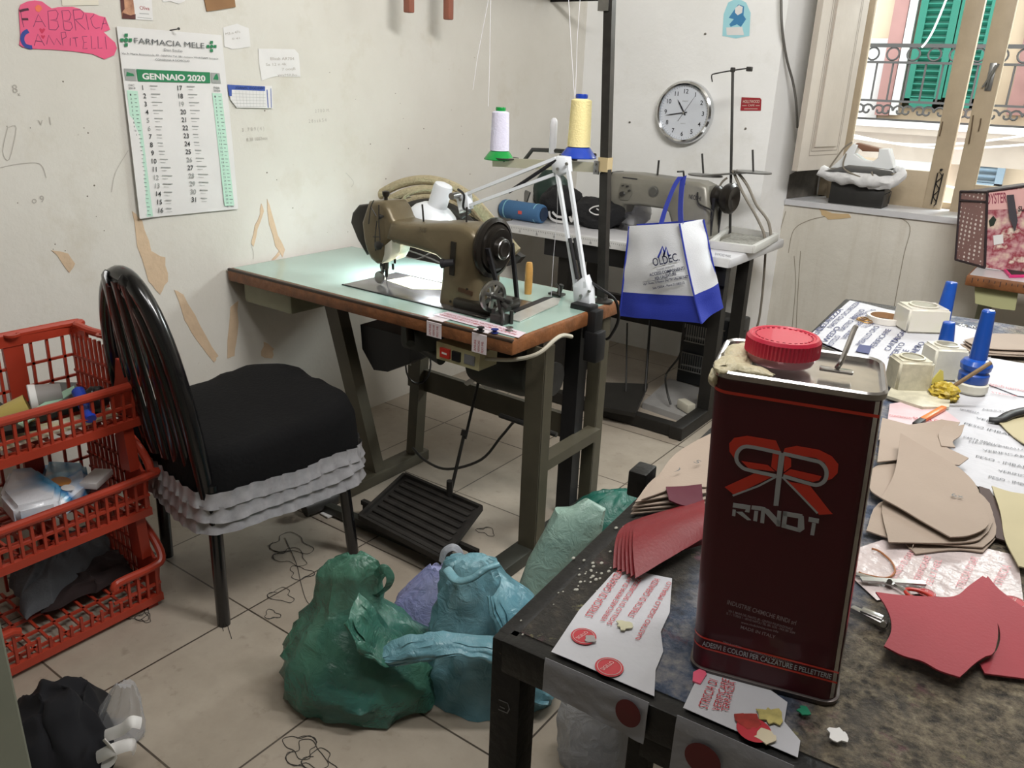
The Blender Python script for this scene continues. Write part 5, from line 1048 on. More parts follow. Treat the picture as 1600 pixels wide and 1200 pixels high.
# ================================================================ CHAIR
FH = V((CF.x, CF.y, 0)).normalized(); RH = V((CR.x, CR.y, 0)).normalized()
def atp(px, py, G, off=0):
    """pixel to a point on the upright plane through G that faces the room's camera corner"""
    d = (px-800)/FOC*CR - (py-600)/FOC*CU + CF; o = V((0, 0, H)); G = V(G)+FH*off
    return o+d*((G-o).dot(FH)/d.dot(FH))
def pxm(p): return FOC/((V(p)-V((0, 0, H))).dot(CF))      # pixels per metre at a point
mat('chair_black', '0e0e10', .22, coat=.4); mat('cover_black', '08080a', .9, bump=.25, bs=90, spec=.25); mat('satin_grey', 'a3a2a6', .33, .2, var=.2, vs=30)
A, B, Cc, D = V((-2.15, 1.14, 0)), V((-1.67, 1.04, 0)), V((-1.60, 1.56, 0)), V((-2.13, 1.64, 0))
def seatpt(a, k=1.0, n=5):
    c_, s_ = math.cos(a), math.sin(a); r = (abs(c_)**n+abs(s_)**n)**(-1/n)*k; u, v = (c_*r+1)/2, (s_*r+1)/2
    return (A*(1-u)+B*u)*(1-v)+(D*(1-u)+Cc*u)*v
ch = thing('dining_chair', 'black chair with an arched back and a black seat cover edged in grey ruffles', 'chair', (-1.89, 1.33, 0))
b = MB(); prof = [(0.001, .515), (.3, .514), (.6, .512), (.85, .507), (.95, .50), (1.0, .482), (1.02, .43), (1.035, .37)]; n = 72; vs = []
for k, z in prof:
    for i in range(n):
        a = 2*PI*i/n; p = seatpt(a, k); far = (p.y-1.15)*.075
        p.z = z+far*(1 if k < 1 else .3)+nz(p*1.0, 6, 2)*.006+(nz(V((a*3, z*8, 0)), 1.5, 3)*.010 if k >= .95 else 0); vs.append(p+(seatpt(a, 1.03)-seatpt(a, 1))*nz(V((a*4, z*5, 1)), 2, 4)*(.7 if k >= 1 else 0))
fs = [(k*n+i, (k+1)*n+i, (k+1)*n+(i+1) % n, k*n+(i+1) % n) for k in range(len(prof)-1) for i in range(n)]
b.add(vs, [f[::-1] for f in fs]); b.build('seat_cover', 'cover_black', ch, smooth=60)
b = MB(); b.add([seatpt(2*PI*i/36, .95)+V((0, 0, z)) for z in (.395, .44) for i in range(36)], [tuple(range(36))[::-1]]+[(i, (i+1) % 36, 36+(i+1) % 36, 36+i) for i in range(36)]+[tuple(range(36, 72))]); b.build('seat', 'chair_black', ch)
def ruffle(ztop, zbot, k0, k1, npl, sd, name):
    n = npl*6; vs = []
    random.seed(sd); jit = [random.uniform(-.4, .4) for _ in range(npl+1)]
    for r in range(5):
        t = r/4
        for i in range(n):
            a = 2*PI*i/n; ph = (i/6+jit[int(i/6)]*.3) % 1; saw = (ph if ph < .8 else (1-ph)*4)
            sag = .012*nz(V((math.cos(a)*2, math.sin(a)*2, 0)), 1.5, sd)
            w_ = .35+.65*abs(2*t-.9); k = k0+(k1-k0)*t+.042*saw*w_; p = seatpt(a, k); p.z = ztop+(zbot-ztop)*t+sag+.004*saw*t; vs.append(p)
    b = MB(); b.add(vs, [(r*n+i, (r+1)*n+i, (r+1)*n+(i+1) % n, r*n+(i+1) % n) for r in range(4) for i in range(n)]); return b.build(name, 'satin_grey', ch, smooth=45)
ruffle(.405, .360, 1.035, 1.055, 44, 1, 'ruffle'); ruffle(.368, .322, 1.04, 1.065, 40, 5, 'ruffle'); ruffle(.335, .285, 1.03, 1.06, 36, 9, 'ruffle')
for top, bot in (((-1.695, 1.085, .42), (-1.688, 1.076, 0)), ((-1.68, 1.50, .42), (-1.675, 1.543, 0)), ((-2.08, 1.17, .42), (-2.106, 1.174, 0)), ((-2.06, 1.56, .42), (-2.075, 1.59, 0))):
    MB().cyl(bot, top, .0175, .0185, 18).build('leg', 'chair_black', ch)
# arched back: outer hoop, inner hoop, two slats
def arch(xc, hw, z0, zt, y0, lean, n=30, sk=0):
    out = []
    for i in range(n+1):
        a = PI*i/n; s_ = math.sin(a); z = z0+(zt-z0)*min(1, s_**.62); out.append(V((xc-hw*math.cos(a)*(1-.03*(1-s_)), y0-.10*0+(.01*math.cos(a))-lean*(z-z0)/(zt-z0), z)))
    return out
XC, Y0c = -1.885, 1.10
MB().tube(arch(XC, .183, .30, .945, Y0c, .075), .0225, 14).build('back_hoop', 'chair_black', ch)
MB().tube(arch(XC, .115, .44, .91, Y0c-.015, .068), .014, 12, flat=.7, up=(0, 1, 0)).build('inner_hoop', 'chair_black', ch)
for sx in (-.9, 0, .9):
    MB().tube([(XC+sx*.06, Y0c-.02, .44), (XC+sx*.066, Y0c-.05, .65), (XC+sx*.05, Y0c-.088, .90), (XC+sx*.03, Y0c-.095, .935)], .022, 10, smooth=5, flat=.4, up=(0, 1, 0)).build('back_slat', 'chair_black', ch)
MB().sph((XC+.184, Y0c-.022, .50), .006, 10, 8).build('chrome_screw', 'steel', ch)
# the same kind of chair beyond the work table
c2 = copy_tree(ch); c2['label'] = 'black arched chair back showing behind the work table at the right edge'
pt = at(1612, 436, y=3.30); c2.location = (pt.x+.19, 3.36, .955-.955+(pt.z-.955)*0); c2.rotation_euler = (0, 0, .25)

# ================================================================ RED STACKING BASKETS
mat('crate_red', 'a93b28', .32, var=.06, vs=6)
def basket(k):
    zf = .03+.2525*k; sh_ = V((.03*(1-k), -.016*(1-k), 0)); x0, x1, y0, y1 = -2.235, -1.93, .46, 1.045
    t = thing('stacking_basket', ('bottom red basket of the stack holding grey cloth', 'middle red basket of the stack holding tissue packs', 'top red basket of the stack holding a cup and papers')[k], 'basket', (-2.1, .75, zf-.02), 'red stacking baskets')
    def S(x, y, z): return V((x, y, zf+z))+sh_*((x-x0)/(x1-x0))
    th = .007
    def bar(b, p, q, w_=th, h_=th, up=(0, 0, 1)): b.bar(S(*p), S(*q), w_, h_, up=up)
    b = MB()          # base
    for i in range(15): y = y0+(y1-y0)*(i+.5)/15; bar(b, (x0, y, 0), (x1, y, 0))
    for i in range(5): x = x0+(x1-x0)*(i+.5)/5; bar(b, (x, y0, 0), (x, y1, 0))
    b.build('base', 'crate_red', t, smooth=0)
    b = MB()          # back lattice
    for i in range(14): y = y0+(y1-y0)*(i+.4)/14; bar(b, (x0, y, 0), (x0, y+.004, .185), up=(1, 0, 0))
    for z in (.065, .125): bar(b, (x0, y0, z), (x0, y1, z))
    for y in (y1-.15,): b.box(S(x0, y, .1), (.012, .05, .2))
    b.build('back_panel', 'crate_red', t, smooth=0)
    for y in (y1, y0):
        b = MB()
        def top(x): u = (x-x0)/(x1-x0); return .19 if u < .55 else .19-(u-.55)/.45*.085
        for i in range(13): x = x0+(x1-x0)*(i+.5)/13; bar(b, (x, y, 0), (x, y, top(x)), up=(0, 1, 0), w_=.008)
        for z in (.035, .08, .125): bar(b, (x0, y, z), (x0+(x1-x0)*(.95 if z < .1 else .8), y, z))
        b.prism([S(x1-.10, y-.004, 0), S(x1-.02, y-.004, 0), S(x1, y-.004, .09), S(x1-.05, y-.004, .15), S(x1-.10, y-.004, .17)], (0, .008, 0))
        b.build('side_panel', 'crate_red', t, smooth=0)
    b = MB(); n = 22; broken = k == 0
    for i in range(n):
        y = y0+(y1-y0)*(i+.5)/n; h_ = .092
        if broken and .66 < y < .93: h_ = .035+.02*abs(math.sin(i*5))
        bar(b, (x1, y, 0), (x1+.006, y, h_), up=(1, 0, 0))
    bar(b, (x1+.002, y0, .045), (x1+.002, y1, .045)) if not broken else (bar(b, (x1, y0, .04), (x1, .71, .04)), bar(b, (x1, .91, .04), (x1, y1, .04)))
    b.box((S(x1, 0, 0).x, (y0+y1)/2+sh_.y, zf-.004), (.014, y1-y0, .022)); b.build('front_panel', 'crate_red', t, smooth=0)
    R1 = [S(x1+.004, y0, .10), S(x1+.006, y1-.02, .10), S(x1, y1+.012, .115), S(x1-.05, y1+.018, .16), S(x1-.13, y1+.016, .20), S(x1-.22, y1+.012, .205), S(x0+.03, y1+.008, .21), S(x0, y1-.02, .212), S(x0, y0, .212)]
    if not broken: MB().tube(R1, .0115, 10, smooth=4).build('rim', 'crate_red', t)
    else:
        MB().tube([S(x1+.006, .915, .085), S(x1+.006, .925, .10)]+R1[1:], .0115, 10, smooth=4).build('rim', 'crate_red', t); MB().tube([S(x1+.004, y0, .10), S(x1+.004, .66, .10), S(x1+.004, .675, .092)], .0115, 10).build('broken_rim', 'crate_red', t)
    b = MB(); b.prism([S(x0+.001, y0, .185), S(x0+.001, y1, .185), S(x0+.001, y1, .212), S(x0+.001, y0, .212)], (.008, 0, 0)); b.prism([S(x0, y1-.001, .18), S(x1-.22, y1-.001, .18), S(x1-.22, y1-.001, .206), S(x0, y1-.001, .206)], (0, .01, 0)); b.build('top_band', 'crate_red', t, smooth=0)
    for y in (y1-.03, y0+.03):
        b = MB(); lo = -.035 if k == 0 else -.14
        b.bar(S(x1-.03, y, .0), S(x1-.02, y, lo), .045, .028, up=(0, 1, 0)); b.build('foot', 'crate_red', t, smooth=0); b = MB(); b.bar(S(x0+.04, y, .0), S(x0+.04, y, -.035 if k == 0 else -.03), .04, .028, up=(0, 1, 0)); b.build('foot', 'crate_red', t, smooth=0)
    for q in ((x1-.14, y1+.01, .205), (x0+.01, y1-.15, .213)): MB().lathe([(.012, 0), (.02, 0), (.02, .006), (.012, .006)], S(*q), n=16, ring=True).build('socket_ring', 'crate_red', t)
    return t
for k in range(3): basket(k)
# contents, top basket (floor z .52)
ZT = .53
def slab(px, z, th, m, name, label, cat, lift=0):
    pts = [at(*p, z=z) for p in px]; return MB().prism(pts, (0, 0, th)).build(name, m, label=label, cat=cat, smooth=0)
slab([(-40, 690), (60, 672), (48, 664), (0, 634), (-40, 640)], .578, .012, 'black', 'black_folder', 'flat black folder in the top red basket at the left edge', 'folder')
slab([(30, 670), (190, 622), (175, 605), (80, 605), (40, 640)], .550, .015, mat('dark_bag', '16181b', .3), 'black_packet', 'shiny black packet lying under the green strip in the top basket', 'packet')
slab([(0, 705), (185, 650), (170, 640), (40, 672), (0, 690)], .542, .006, mat('yellow_paper', 'd9c890', .6, col2='e8e4da', vs=25), 'paper_sheet', 'pale yellow and white papers at the bottom of the top basket', 'paper')
c = at(52, 622, z=.607); d = V((.35, .9, .02)).normalized(); cu = thing('paper_cup', 'grey paper cup lying on its side in the top basket', 'cup', c-V((0, 0, .04))); b = MB(); b.lathe([(.033, 0), (.036, 0), (.027, .075), (.0, .075), (.0, .072), (.025, .072), (.033, 0)], c-d*.01, d, 28, ring=True); b.build('cup', mat('cup_grey', '8c8784', .6), cu)
b = MB(); b.lathe([(.0365, .004), (.036, .012), (.0345, .02), (.034, .012)], c-d*.012, d, 28, ring=True); b.build('cup_rim', 'paper_white', cu)
c = at(30, 640, z=.597); b = MB(); b.lathe([(.028, 0), (.03, .002), (.036, .07), (.034, .07), (.028, .004)], c-V((.02, .04, .02)), (.3, .8, .25), 24, ring=True); b.build('plastic_cup', mat('yellow_clear', 'c7b469', .2, alpha=.75), label='crushed yellow transparent plastic cup beside the grey paper cup', cat='cup')
slab([(28, 664), (34, 652), (100, 612), (116, 604), (117, 612), (60, 650), (36, 668)], .600, .003, mat('mint', '9fc7ae', .5), 'green_strip', 'pale green paper strip across the top basket', 'paper strip')
b = MB(); c0 = at(122, 611, z=.625); c1 = at(142, 655, z=.578); b.tube([c0, c0*.6+c1*.4, c1], [.016, .014], 14, smooth=4); b.build('blue_tube', mat('deep_blue', '1c3fb0', .35), label='bright blue plastic tube leaning in the right of the top basket', cat='tube')
c = at(150, 625, z=.585); lump(c, (.03, .03, .035), 21).build('black_wrapper', 'dark_bag', label='crumpled black wrapper beside the blue tube in the top basket', cat='wrapper')
# middle basket
def pack(px, z, th, m, name, label):
    t = thing(name, label, 'tissue pack', at(*px[0], z=z)); pts = [at(*p, z=z) for p in px]; b = bmesh.new(); f = b.faces.new([b.verts.new(p) for p in pts])
    r = bmesh.ops.extrude_face_region(b, geom=[f]); bmesh.ops.translate(b, vec=(0, 0, th), verts=[v for v in r['geom'] if isinstance(v, bmesh.types.BMVert)]); bmesh.ops.recalc_face_normals(b, faces=b.faces[:])
    bmesh.ops.bevel(b, geom=b.edges[:], offset=.012, segments=3, affect='EDGES'); b.verts.index_update(); MB().bm(b).build('pack', m, t, smooth=60); return t
ZM = .30
gq = NG('tissue_print'); gq.col(gq.ramp(gq.noise(9, 2, .4), [(.4, 'e4e8ee'), (.48, '8fc4de'), (.6, '2a7cb8'), (.72, 'e4e8ee')])).rough(.25)
gq = NG('tissue_white'); gq.col(gq.ramp(gq.noise(6, 2, .4), [(.45, 'dfe2e8'), (.62, '4a9ac8')])).rough(.25).bump(gq.noise(20, 4), .3, .01)
t = pack([(60, 805), (100, 815), (143, 776), (138, 748), (75, 745)], ZM+.015, .055, 'tissue_print', 'tissue_pack', 'blue printed tissue pack with an orange oval in the middle basket')
b = MB(); q = at(95, 752, z=ZM+.0715); b.lathe([(.028, 0), (.0, .0006)], q, (0, 0, 1), 20, sx=1.2, sy=.8); b.build('orange_print', mat('orange_print', 'c9822f', .4), t, smooth=0); b = MB(); q = at(106, 762, z=ZM+.0725); b.lathe([(.018, 0), (.0, .0006)], q, (0, 0, 1), 20, sx=1.2, sy=.8); b.build('white_print', 'paper_white', t, smooth=0)
pack([(5, 800), (28, 828), (96, 812), (100, 786), (60, 758), (20, 762)], ZM+.03, .06, 'tissue_white', 'tissue_pack', 'crumpled white and blue tissue pack at the left of the middle basket')
slab([(90, 790), (172, 770), (160, 752), (120, 756)], ZM+.005, .012, mat('book_red', '94353b', .5), 'red_booklet', 'red booklet under the tissue packs in the middle basket', 'booklet')
b = MB(); b.box(at(150, 748, z=ZM+.06), (.05, .09, .018), rz=.6, bev=.002); b.build('white_carton', 'paper_white', label='small white carton standing behind the blue tissue pack', cat='carton')
# bottom basket cloths
def cloth_heap(px, z0, hgt, m, name, label, sd, nu=34, lift=.0, fold=.02, parent=None, cat='cloth'):
    """draped cloth over the patch given by four corner pixels"""
    q = [at(*p, z=z0) for p in px]
    def fn(u, v):
        u2 = u+.06*nz(V((u*4, v*4, sd)), 1.2, sd)*min(u, 1-u)*4; p = (q[0]*(1-u2)+q[1]*u2)*(1-v)+(q[3]*(1-u2)+q[2]*u2)*v
        e = (math.sin(PI*u)*math.sin(PI*v))**.45; f = ridge(V((u*3, v*3, 0)), 1.3, sd)*.5+nz(V((u*7, v*7, 0)), 1, sd+2)*.3
        return p+V((nz(V((u*5, v*5, 3)), 1, sd)*.02, nz(V((u*5, v*5, 9)), 1, sd)*.02, e*(hgt+fold*2*f)+.002))
    return MB().grid(nu, nu, fn, .003).build(name, m, parent, smooth=70, label=None if parent else label, cat=None if parent else cat)
cloth_heap([(45, 968), (175, 870), (178, 830), (10, 905)], .055, .085, mat('jersey_grey', '53565a', .9, bump=.2, bs=150), 'grey_cloth', 'rumpled grey garment in the bottom red basket', 4, fold=.028)
cloth_heap([(60, 962), (215, 900), (195, 860), (80, 900)], .045, .03, mat('cloth_brown', '2a1e1e', .9), 'dark_cloth', 'dark brown cloth under the grey garment in the bottom basket', 8)

# ================================================================ BOTTOM LEFT CORNER
e = at(25, 1080, z=.45); cb = thing('metal_cabinet', 'grey green metal cabinet side cut off at the bottom left corner', 'cabinet', (e.x-.2, e.y-.25, 0))
mat('cabinet_green', '7b7e70', .5, var=.08, vs=6)
MB().box((e.x-.2, e.y-.25, .42), (.4, .5, .84), bev=.004).build('body', 'cabinet_green', cb, smooth=0); MB().box((e.x+.002, e.y-.25, .5), (.006, .40, .5)).build('door', 'cabinet_green', cb, smooth=0); MB().box((e.x+.012, e.y-.12, .5), (.02, .012, .08), bev=.003).build('handle', 'steel', cb)
cloth_heap([(20, 1260), (180, 1210), (170, 1090), (25, 1110)], .0, .12, mat('cloth_navy', '0c0c12', .95), 'black_garment', 'black garment with straps heaped on the floor at the bottom left', 14, fold=.03)
MB().tube([at(80, 1102, z=.05), at(92, 1085, z=.09), at(112, 1080, z=.1), at(115, 1092, z=.08), at(102, 1098, z=.06)], .008, 8, smooth=5, flat=.4).build('black_strap', 'cloth_navy', label='looped black strap end of the heaped garment', cat='strap')
g = bpy.data.materials.new('clear_film'); g.use_nodes = True; p = g.node_tree.nodes['Principled BSDF']; p.inputs['Base Color'].default_value = lin('c9cace'); p.inputs['Roughness'].default_value = .2; p.inputs['Alpha'].default_value = .38; MATS['clear_film'] = g
def film(name, col, alpha, rough=.28, col2=None, bs=22, bump=.55):
    m = NG(name); m.col(m.ramp(m.noise(4, 4), [(.35, col), (.65, col2 or col)])).rough(rough).bump(m.noise(bs, 6, .6, dist=.8), bump, .02); m.p.inputs['Alpha'].default_value = alpha
    m.p.inputs['Subsurface Weight'].default_value = 0; m.p.inputs['Specular IOR Level'].default_value = .6
def bag(rings, G, m, sd, parent, name='bag_body', am=.07, n=48, fr=2.2, sub=3, cap=True):
    """rings: (px, py, half width px, depth ratio) on the upright plane through G"""
    R = []
    for i in range(len(rings)-1):
        for j in range(sub):
            t = j/sub; t2 = t*t*(3-2*t)*.4+t*.6; R.append([a*(1-t2)+b_*t2 for a, b_ in zip(rings[i], rings[i+1])])
    R.append(list(rings[-1])); b = MB(); vs = []
    for k, (px, py, hw, rt) in enumerate(R):
        c = atp(px, py, G); s_ = pxm(c); r = hw/s_
        for i in range(n):
            a = 2*PI*i/n; d = V((math.cos(a), math.sin(a), 0)); q = V((d.x*1.2, d.y*1.2, c.z*6))
            up_ = k/len(R); w_ = 1+am*(max(0, ridge(q*1.0, fr, sd))**2*1.6-.5)*(.5+.5*min(1, k/8))+am*.6*nz(q, 4, sd+3)+am*(.15+1.9*up_)*(max(0, ridge(V((math.cos(a)*2.2, math.sin(a)*2.2, c.z*3+sd)), 1.6, sd))**4-.3)
            p = c+(RH*d.x+FH*d.y*rt)*r*w_; p.z = max(.001, p.z+nz(q, 3, sd+5)*.012); vs.append(p)
    m_ = len(R); b.add(vs, [(k*n+i, k*n+(i+1) % n, (k+1)*n+(i+1) % n, (k+1)*n+i) for k in range(m_-1) for i in range(n)]+[tuple(range(n))[::-1]]+([tuple((m_-1)*n+i for i in range(n))] if cap else []))
    return b.build(name, m, parent, smooth=50)
def loop(pts, G, r, m, par, name='handle', fl=.14):
    b = MB().tube([atp(p[0], p[1], G, p[2] if len(p) > 2 else 0) for p in pts], r, 20, smooth=10, flat=fl); k = (r if isinstance(r, float) else r[-1])*.45
    b.disp(lambda v: v+V((nz(v, 22, 3), nz(v, 22, 7), ridge(v, 16, 5)))*k).build(name, m, par, smooth=50)
def flap(tp, bt, G, off, bul, m, par, name, sd=1):
    a = spline([atp(p[0], p[1], G, off[0]) for p in tp], 8); c_ = spline([atp(p[0], p[1], G, off[1]) for p in bt], 8); n_ = min(len(a), len(c_))-1
    def fn(u, v):
        i = u*n_; p = a[int(i)]*(1-v)+c_[int(i)]*v; return p-FH*(bul*math.sin(PI*v)**.7*(.35+.65*math.sin(PI*min(u*.8+.1, 1))))+V((nz(p, 30, sd), nz(p, 30, sd+1), ridge(p, 22, sd)))*.006-FH*.008*ridge(V((u*2, v*9, 0)), 1, sd)
    MB().grid(n_, 16, fn, .0015).build(name, m, par, smooth=60)
film('film_green', '4a7d68', .80, col2='37685f', rough=.2); film('film_blue', '79a6b0', .84, col2='5c91a3', rough=.2); film('film_lilac', '7f86bd', .9, col2='a9aac8'); film('film_pale', '9bb8ab', .9, col2='8aa79c'); film('film_teal', '2f7566', .92, col2='21594e'); film('film_white', 'b9bcc2', .75, col2='a7aab3')
cg = at(185, 1150, z=0); t = thing('clear_bag', 'clear plastic bag with white strips beside the black garment at the bottom left', 'bag', cg)
bag([(175, 1190, 40, .7), (178, 1170, 46, .8), (185, 1130, 38, .7), (192, 1095, 27, .6), (196, 1068, 14, .6)], cg, 'clear_film', 31, t)
for k, pts in enumerate(([(165, 1150, -.08), (190, 1140, -.09), (205, 1128, -.09), (220, 1130, -.08)], [(150, 1185, -.1), (175, 1172, -.11), (205, 1163, -.1), (210, 1172, -.09)], [(162, 1155, -.1), (180, 1180, -.11), (160, 1198, -.11)])):
    MB().tube([atp(p[0], p[1], cg, p[2]) for p in pts], .013, 8, smooth=5, flat=.25).build('white_strip', 'paper_white', t)

# ================================================================ PLASTIC BAGS ON THE FLOOR
G1 = at(570, 1072, z=0); t = thing('plastic_bag', 'dark green plastic bag knotted at the top on the tiled floor', 'bag', G1, 'plastic bags on the floor')
bag([(572, 1080, 95, .72), (572, 1066, 120, .8), (566, 1036, 124, .8), (560, 1006, 112, .75), (552, 972, 84, .7), (545, 940, 56, .6), (545, 915, 50, .5), (548, 893, 50, .45), (553, 876, 36, .4), (556, 868, 16, .4)], G1, 'film_green', 2, t, am=.09)
loop([(585, 900, -.02), (600, 890, -.03), (609, 900, -.03), (606, 918, -.03), (592, 930, -.02), (582, 932, -.02)], G1, .010, 'film_green', t)
flap([(560, 925), (585, 950), (605, 985), (640, 1010)], [(540, 975), (555, 1005), (560, 1015), (600, 1040)], G1, (-.06, -.14), .03, 'film_green', t, 'twisted_fold', 8)
lump(G1+V((0, 0, .10)), (.12, .10, .09), 5).build('contents', mat('contents_blue', '1b3c5a', .6, var=.3, vs=10), t)
G2 = at(755, 1068, z=0); t = thing('plastic_bag', 'large light blue plastic bag with a rolled fold, right of the dark green bag', 'bag', G2, 'plastic bags on the floor')
bag([(765, 1085, 88, .72), (765, 1070, 104, .78), (770, 1030, 105, .78), (768, 990, 98, .7), (762, 945, 78, .6), (748, 912, 60, .5), (738, 892, 50, .45), (736, 877, 42, .4), (738, 872, 26, .4)], G2, 'film_blue', 6, t, am=.08)
flap([(597, 1012), (625, 995), (680, 986), (735, 990), (800, 1000), (838, 992)], [(597, 1036), (640, 1036), (690, 1024), (735, 1018), (790, 1044), (812, 1056)], G2, (-.13, -.15), .035, 'film_blue', t, 'rolled_fold', 3)
flap([(785, 905), (812, 925), (835, 960), (862, 1005), (880, 1050)], [(760, 930), (775, 990), (790, 1040), (815, 1090), (850, 1100)], G2, (-.02, -.12), .05, 'film_blue', t, 'side_fold', 5)
loop([(700, 893, -.06), (712, 908, -.09), (735, 903, -.1), (755, 893, -.09), (775, 885, -.06)], G2, .012, 'film_blue', t, 'knotted_top', .7)
lump(G2+V((0, 0, .11)), (.12, .10, .10), 7).build('contents', 'contents_blue', t)
G3 = at(655, 985, z=0); t = thing('plastic_bag', 'small lilac blue plastic bag with white handles behind the light blue bag', 'bag', G3, 'plastic bags on the floor')
bag([(655, 992, 38, .7), (652, 975, 46, .7), (660, 935, 42, .6), (678, 905, 30, .5), (690, 885, 18, .4)], G3, 'film_lilac', 9, t)
loop([(690, 880), (694, 864, .0), (706, 857, .0), (716, 862, 0), (722, 878, 0)], G3, .009, 'film_white', t)
G4 = at(850, 950, z=0); t = thing('plastic_bag', 'pale green translucent plastic bag leaning between the table leg and work table', 'bag', G4, 'plastic bags on the floor')
b = MB(); ax = [atp(828, 955, G4), atp(838, 925, G4), atp(858, 890, G4), atp(882, 850, G4), atp(902, 815, G4), atp(912, 798, G4), atp(904, 786, G4)]
b.tube(ax, [.045, .062, .072, .078, .074, .052, .02], 40, flat=.6, up=FH); b.disp(lambda v: v+V((ridge(v, 9, 3), ridge(v, 9, 4), ridge(v, 9, 5)))*.009); b.build('bag_body', 'film_pale', t, smooth=50)
G5 = at(955, 835, z=0); t = thing('plastic_bag', 'dark teal plastic bag lying behind the pale green bag', 'bag', G5, 'plastic bags on the floor')
bag([(955, 845, 62, .7), (955, 830, 72, .8), (962, 795, 62, .7), (968, 775, 40, .6), (972, 768, 15, .5)], G5, 'film_teal', 12, t)
G6 = at(925, 1190, z=0)+FH*.0; t = thing('plastic_bag', 'whitish translucent plastic bag under the front edge of the work table', 'bag', G6, 'plastic bags on the floor')
bag([(935, 1235, 42, .7), (930, 1205, 50, .8), (928, 1160, 56, .8), (925, 1120, 54, .7), (925, 1085, 44, .6), (930, 1060, 30, .5)], G6, 'film_white', 15, t)
# loose threads on the floor
random.seed(11); b = MB()
for (px, py, rr) in ((225, 965, .03), (215, 960, .045), (470, 895, .05), (455, 870, .07), (440, 930, .05), (480, 1180, .06), (470, 1165, .05), (500, 1190, .05), (455, 850, .09), (425, 960, .03), (905, 760, .02), (760, 830, .04)):
    c = at(px, py, z=.0015); a0 = random.uniform(0, 6); pts = []
    for i in range(14): a = a0+i*.6; r = rr*(.4+.6*abs(math.sin(i*.9+a0))); pts.append(c+V((math.cos(a)*r, math.sin(a)*r*.7, 0)))
    b.tube(pts, .0009, 4, smooth=4)
for q in (([(445, 840), (463, 880), (470, 910), (480, 940), (500, 955)]), ([(228, 945), (232, 958), (220, 968)]), ([(347, 975), (349, 986)]), ([(355, 975), (362, 998)])): b.tube([at(*v, z=.0015) for v in q], .0009, 4, smooth=4)
b.build('thread_litter', mat('thread_dark', '3a3733', .8), label='loose dark thread ends scattered on the floor tiles', cat='thread litter', kind='stuff')
b = MB(); b.prism([at(*q, z=.004) for q in ((500, 803), (512, 800), (522, 806), (512, 810))], (0, 0, .004)); b.build('paper_scrap', 'paper_white', label='small white scrap on the floor behind the front chair leg', cat='scrap', smooth=0)
b = MB(); c0 = at(470, 795, z=.03); c1 = at(545, 765, z=.03); b.tube([at(475, 795, z=.03), at(500, 785, z=.035), at(520, 778, z=.03)], .03, 14, smooth=4); b.cyl(at(515, 782, z=.04), c1, .006); b.build('air_gun', 'gun_metal', label='dark tool with a thin rod lying on the floor behind the chair', cat='tool')
# ================================================================ WORK TABLE IN FRONT
ZW = .75
TH = math.radians(4.0); O = at(793, 990, z=ZW); UX = V((math.cos(TH), math.sin(TH), 0)); UY = V((-math.sin(TH), math.cos(TH), 0))
def wt(u, v, z=0): return V((O.x, O.y, 0))+UX*u+UY*v+V((0, 0, z))
def aw(px, py, z=ZW): return at(px, py, z=z)
g = NG('worktop')
n1 = g.noise(5, 8, .7); n2 = g.noise(52, 7, .75); n3 = g.noise(2.4, 5, .6); vo = g.voro(48, g.map(loc=(1, 2, 3))).outputs['Distance']
tan = g.ramp(n2, [(.34, '26221f'), (.43, '5f574b'), (.52, '857a68'), (.62, 'a3977f'), (.72, 'cfc6b4')])
tan = g.mix(g.mul(g.ramp(g.noise(8, 7, .75, g.map(loc=(5, 2, 9)), 1.5), [(.46, 0.0), (.6, 1.0)]), .65), tan, '4f4b48')
dark = g.ramp(n2, [(.3, '171513'), (.55, '37322c'), (.72, '6a6052')])
blue = g.ramp(g.noise(26, 6, .7), [(.3, '1e2836'), (.45, '53617a'), (.6, '98979a'), (.75, 'c8c6c2')])
sep = g.N.new('ShaderNodeSeparateXYZ'); g.L.new(g.tc.outputs['Object'], sep.inputs[0])
def edge(axis, lo, hi, amt=.35):
    a = g.N.new('ShaderNodeMath'); a.operation = 'MULTIPLY_ADD'; g.L.new(n1, a.inputs[0]); a.inputs[1].default_value = amt; g.L.new(sep.outputs[axis], a.inputs[2])
    r = g.N.new('ShaderNodeMapRange'); g.L.new(a.outputs[0], r.inputs[0]); r.inputs[1].default_value = lo+amt*.5; r.inputs[2].default_value = hi+amt*.5; return r.outputs[0]
c1 = g.mix(edge(0, .13, .17, .15), dark, blue)
c2 = g.mix(edge(0, .30, .36, .2), c1, tan)
sp = g.mix(g.mul(g.ramp(g.noise(14, 5, .7), [(.6, 0.0), (.68, 1.0)]), .6), c2, '7e4f5c')
sp = g.mix(g.mul(g.ramp(g.noise(19, 5, .7, g.map(loc=(3, 7, 1))), [(.62, 0.0), (.68, 1.0)]), .6), sp, 'a8a273')
pit = g.ramp(vo, [(.16, 1.0), (.3, 0.0)])
g.col(g.mix(g.mul(pit, g.ramp(n1, [(.45, 0.0), (.6, .8)])), sp, '2e2a27')).rough(g.ramp(n1, [(.3, .35), (.7, .6)])).bump(n2, 1.0, .012)
mat('table_black', '1a1918', .45, .3, var=.4, vs=14, bump=.2, bs=70)
mat('film_strip', 'bdbdc2', .55, spec=.3, var=.05, vs=10, bump=.25, bs=30); mat('film_grey', '8f9096', .35, var=.06, vs=10, bump=.25, bs=30); mat('red_print', 'b5323c', .5); mat('red_print_pale', 'd9959b', .5); mat('black_print', '2c2c34', .5); mat('navy_print', '2d3467', .5)
wtb = thing('work_table', 'black framed work table with a paint and glue crusted top in the foreground', 'table', (O.x, O.y, 0))
WU, WV = 1.25, 2.22
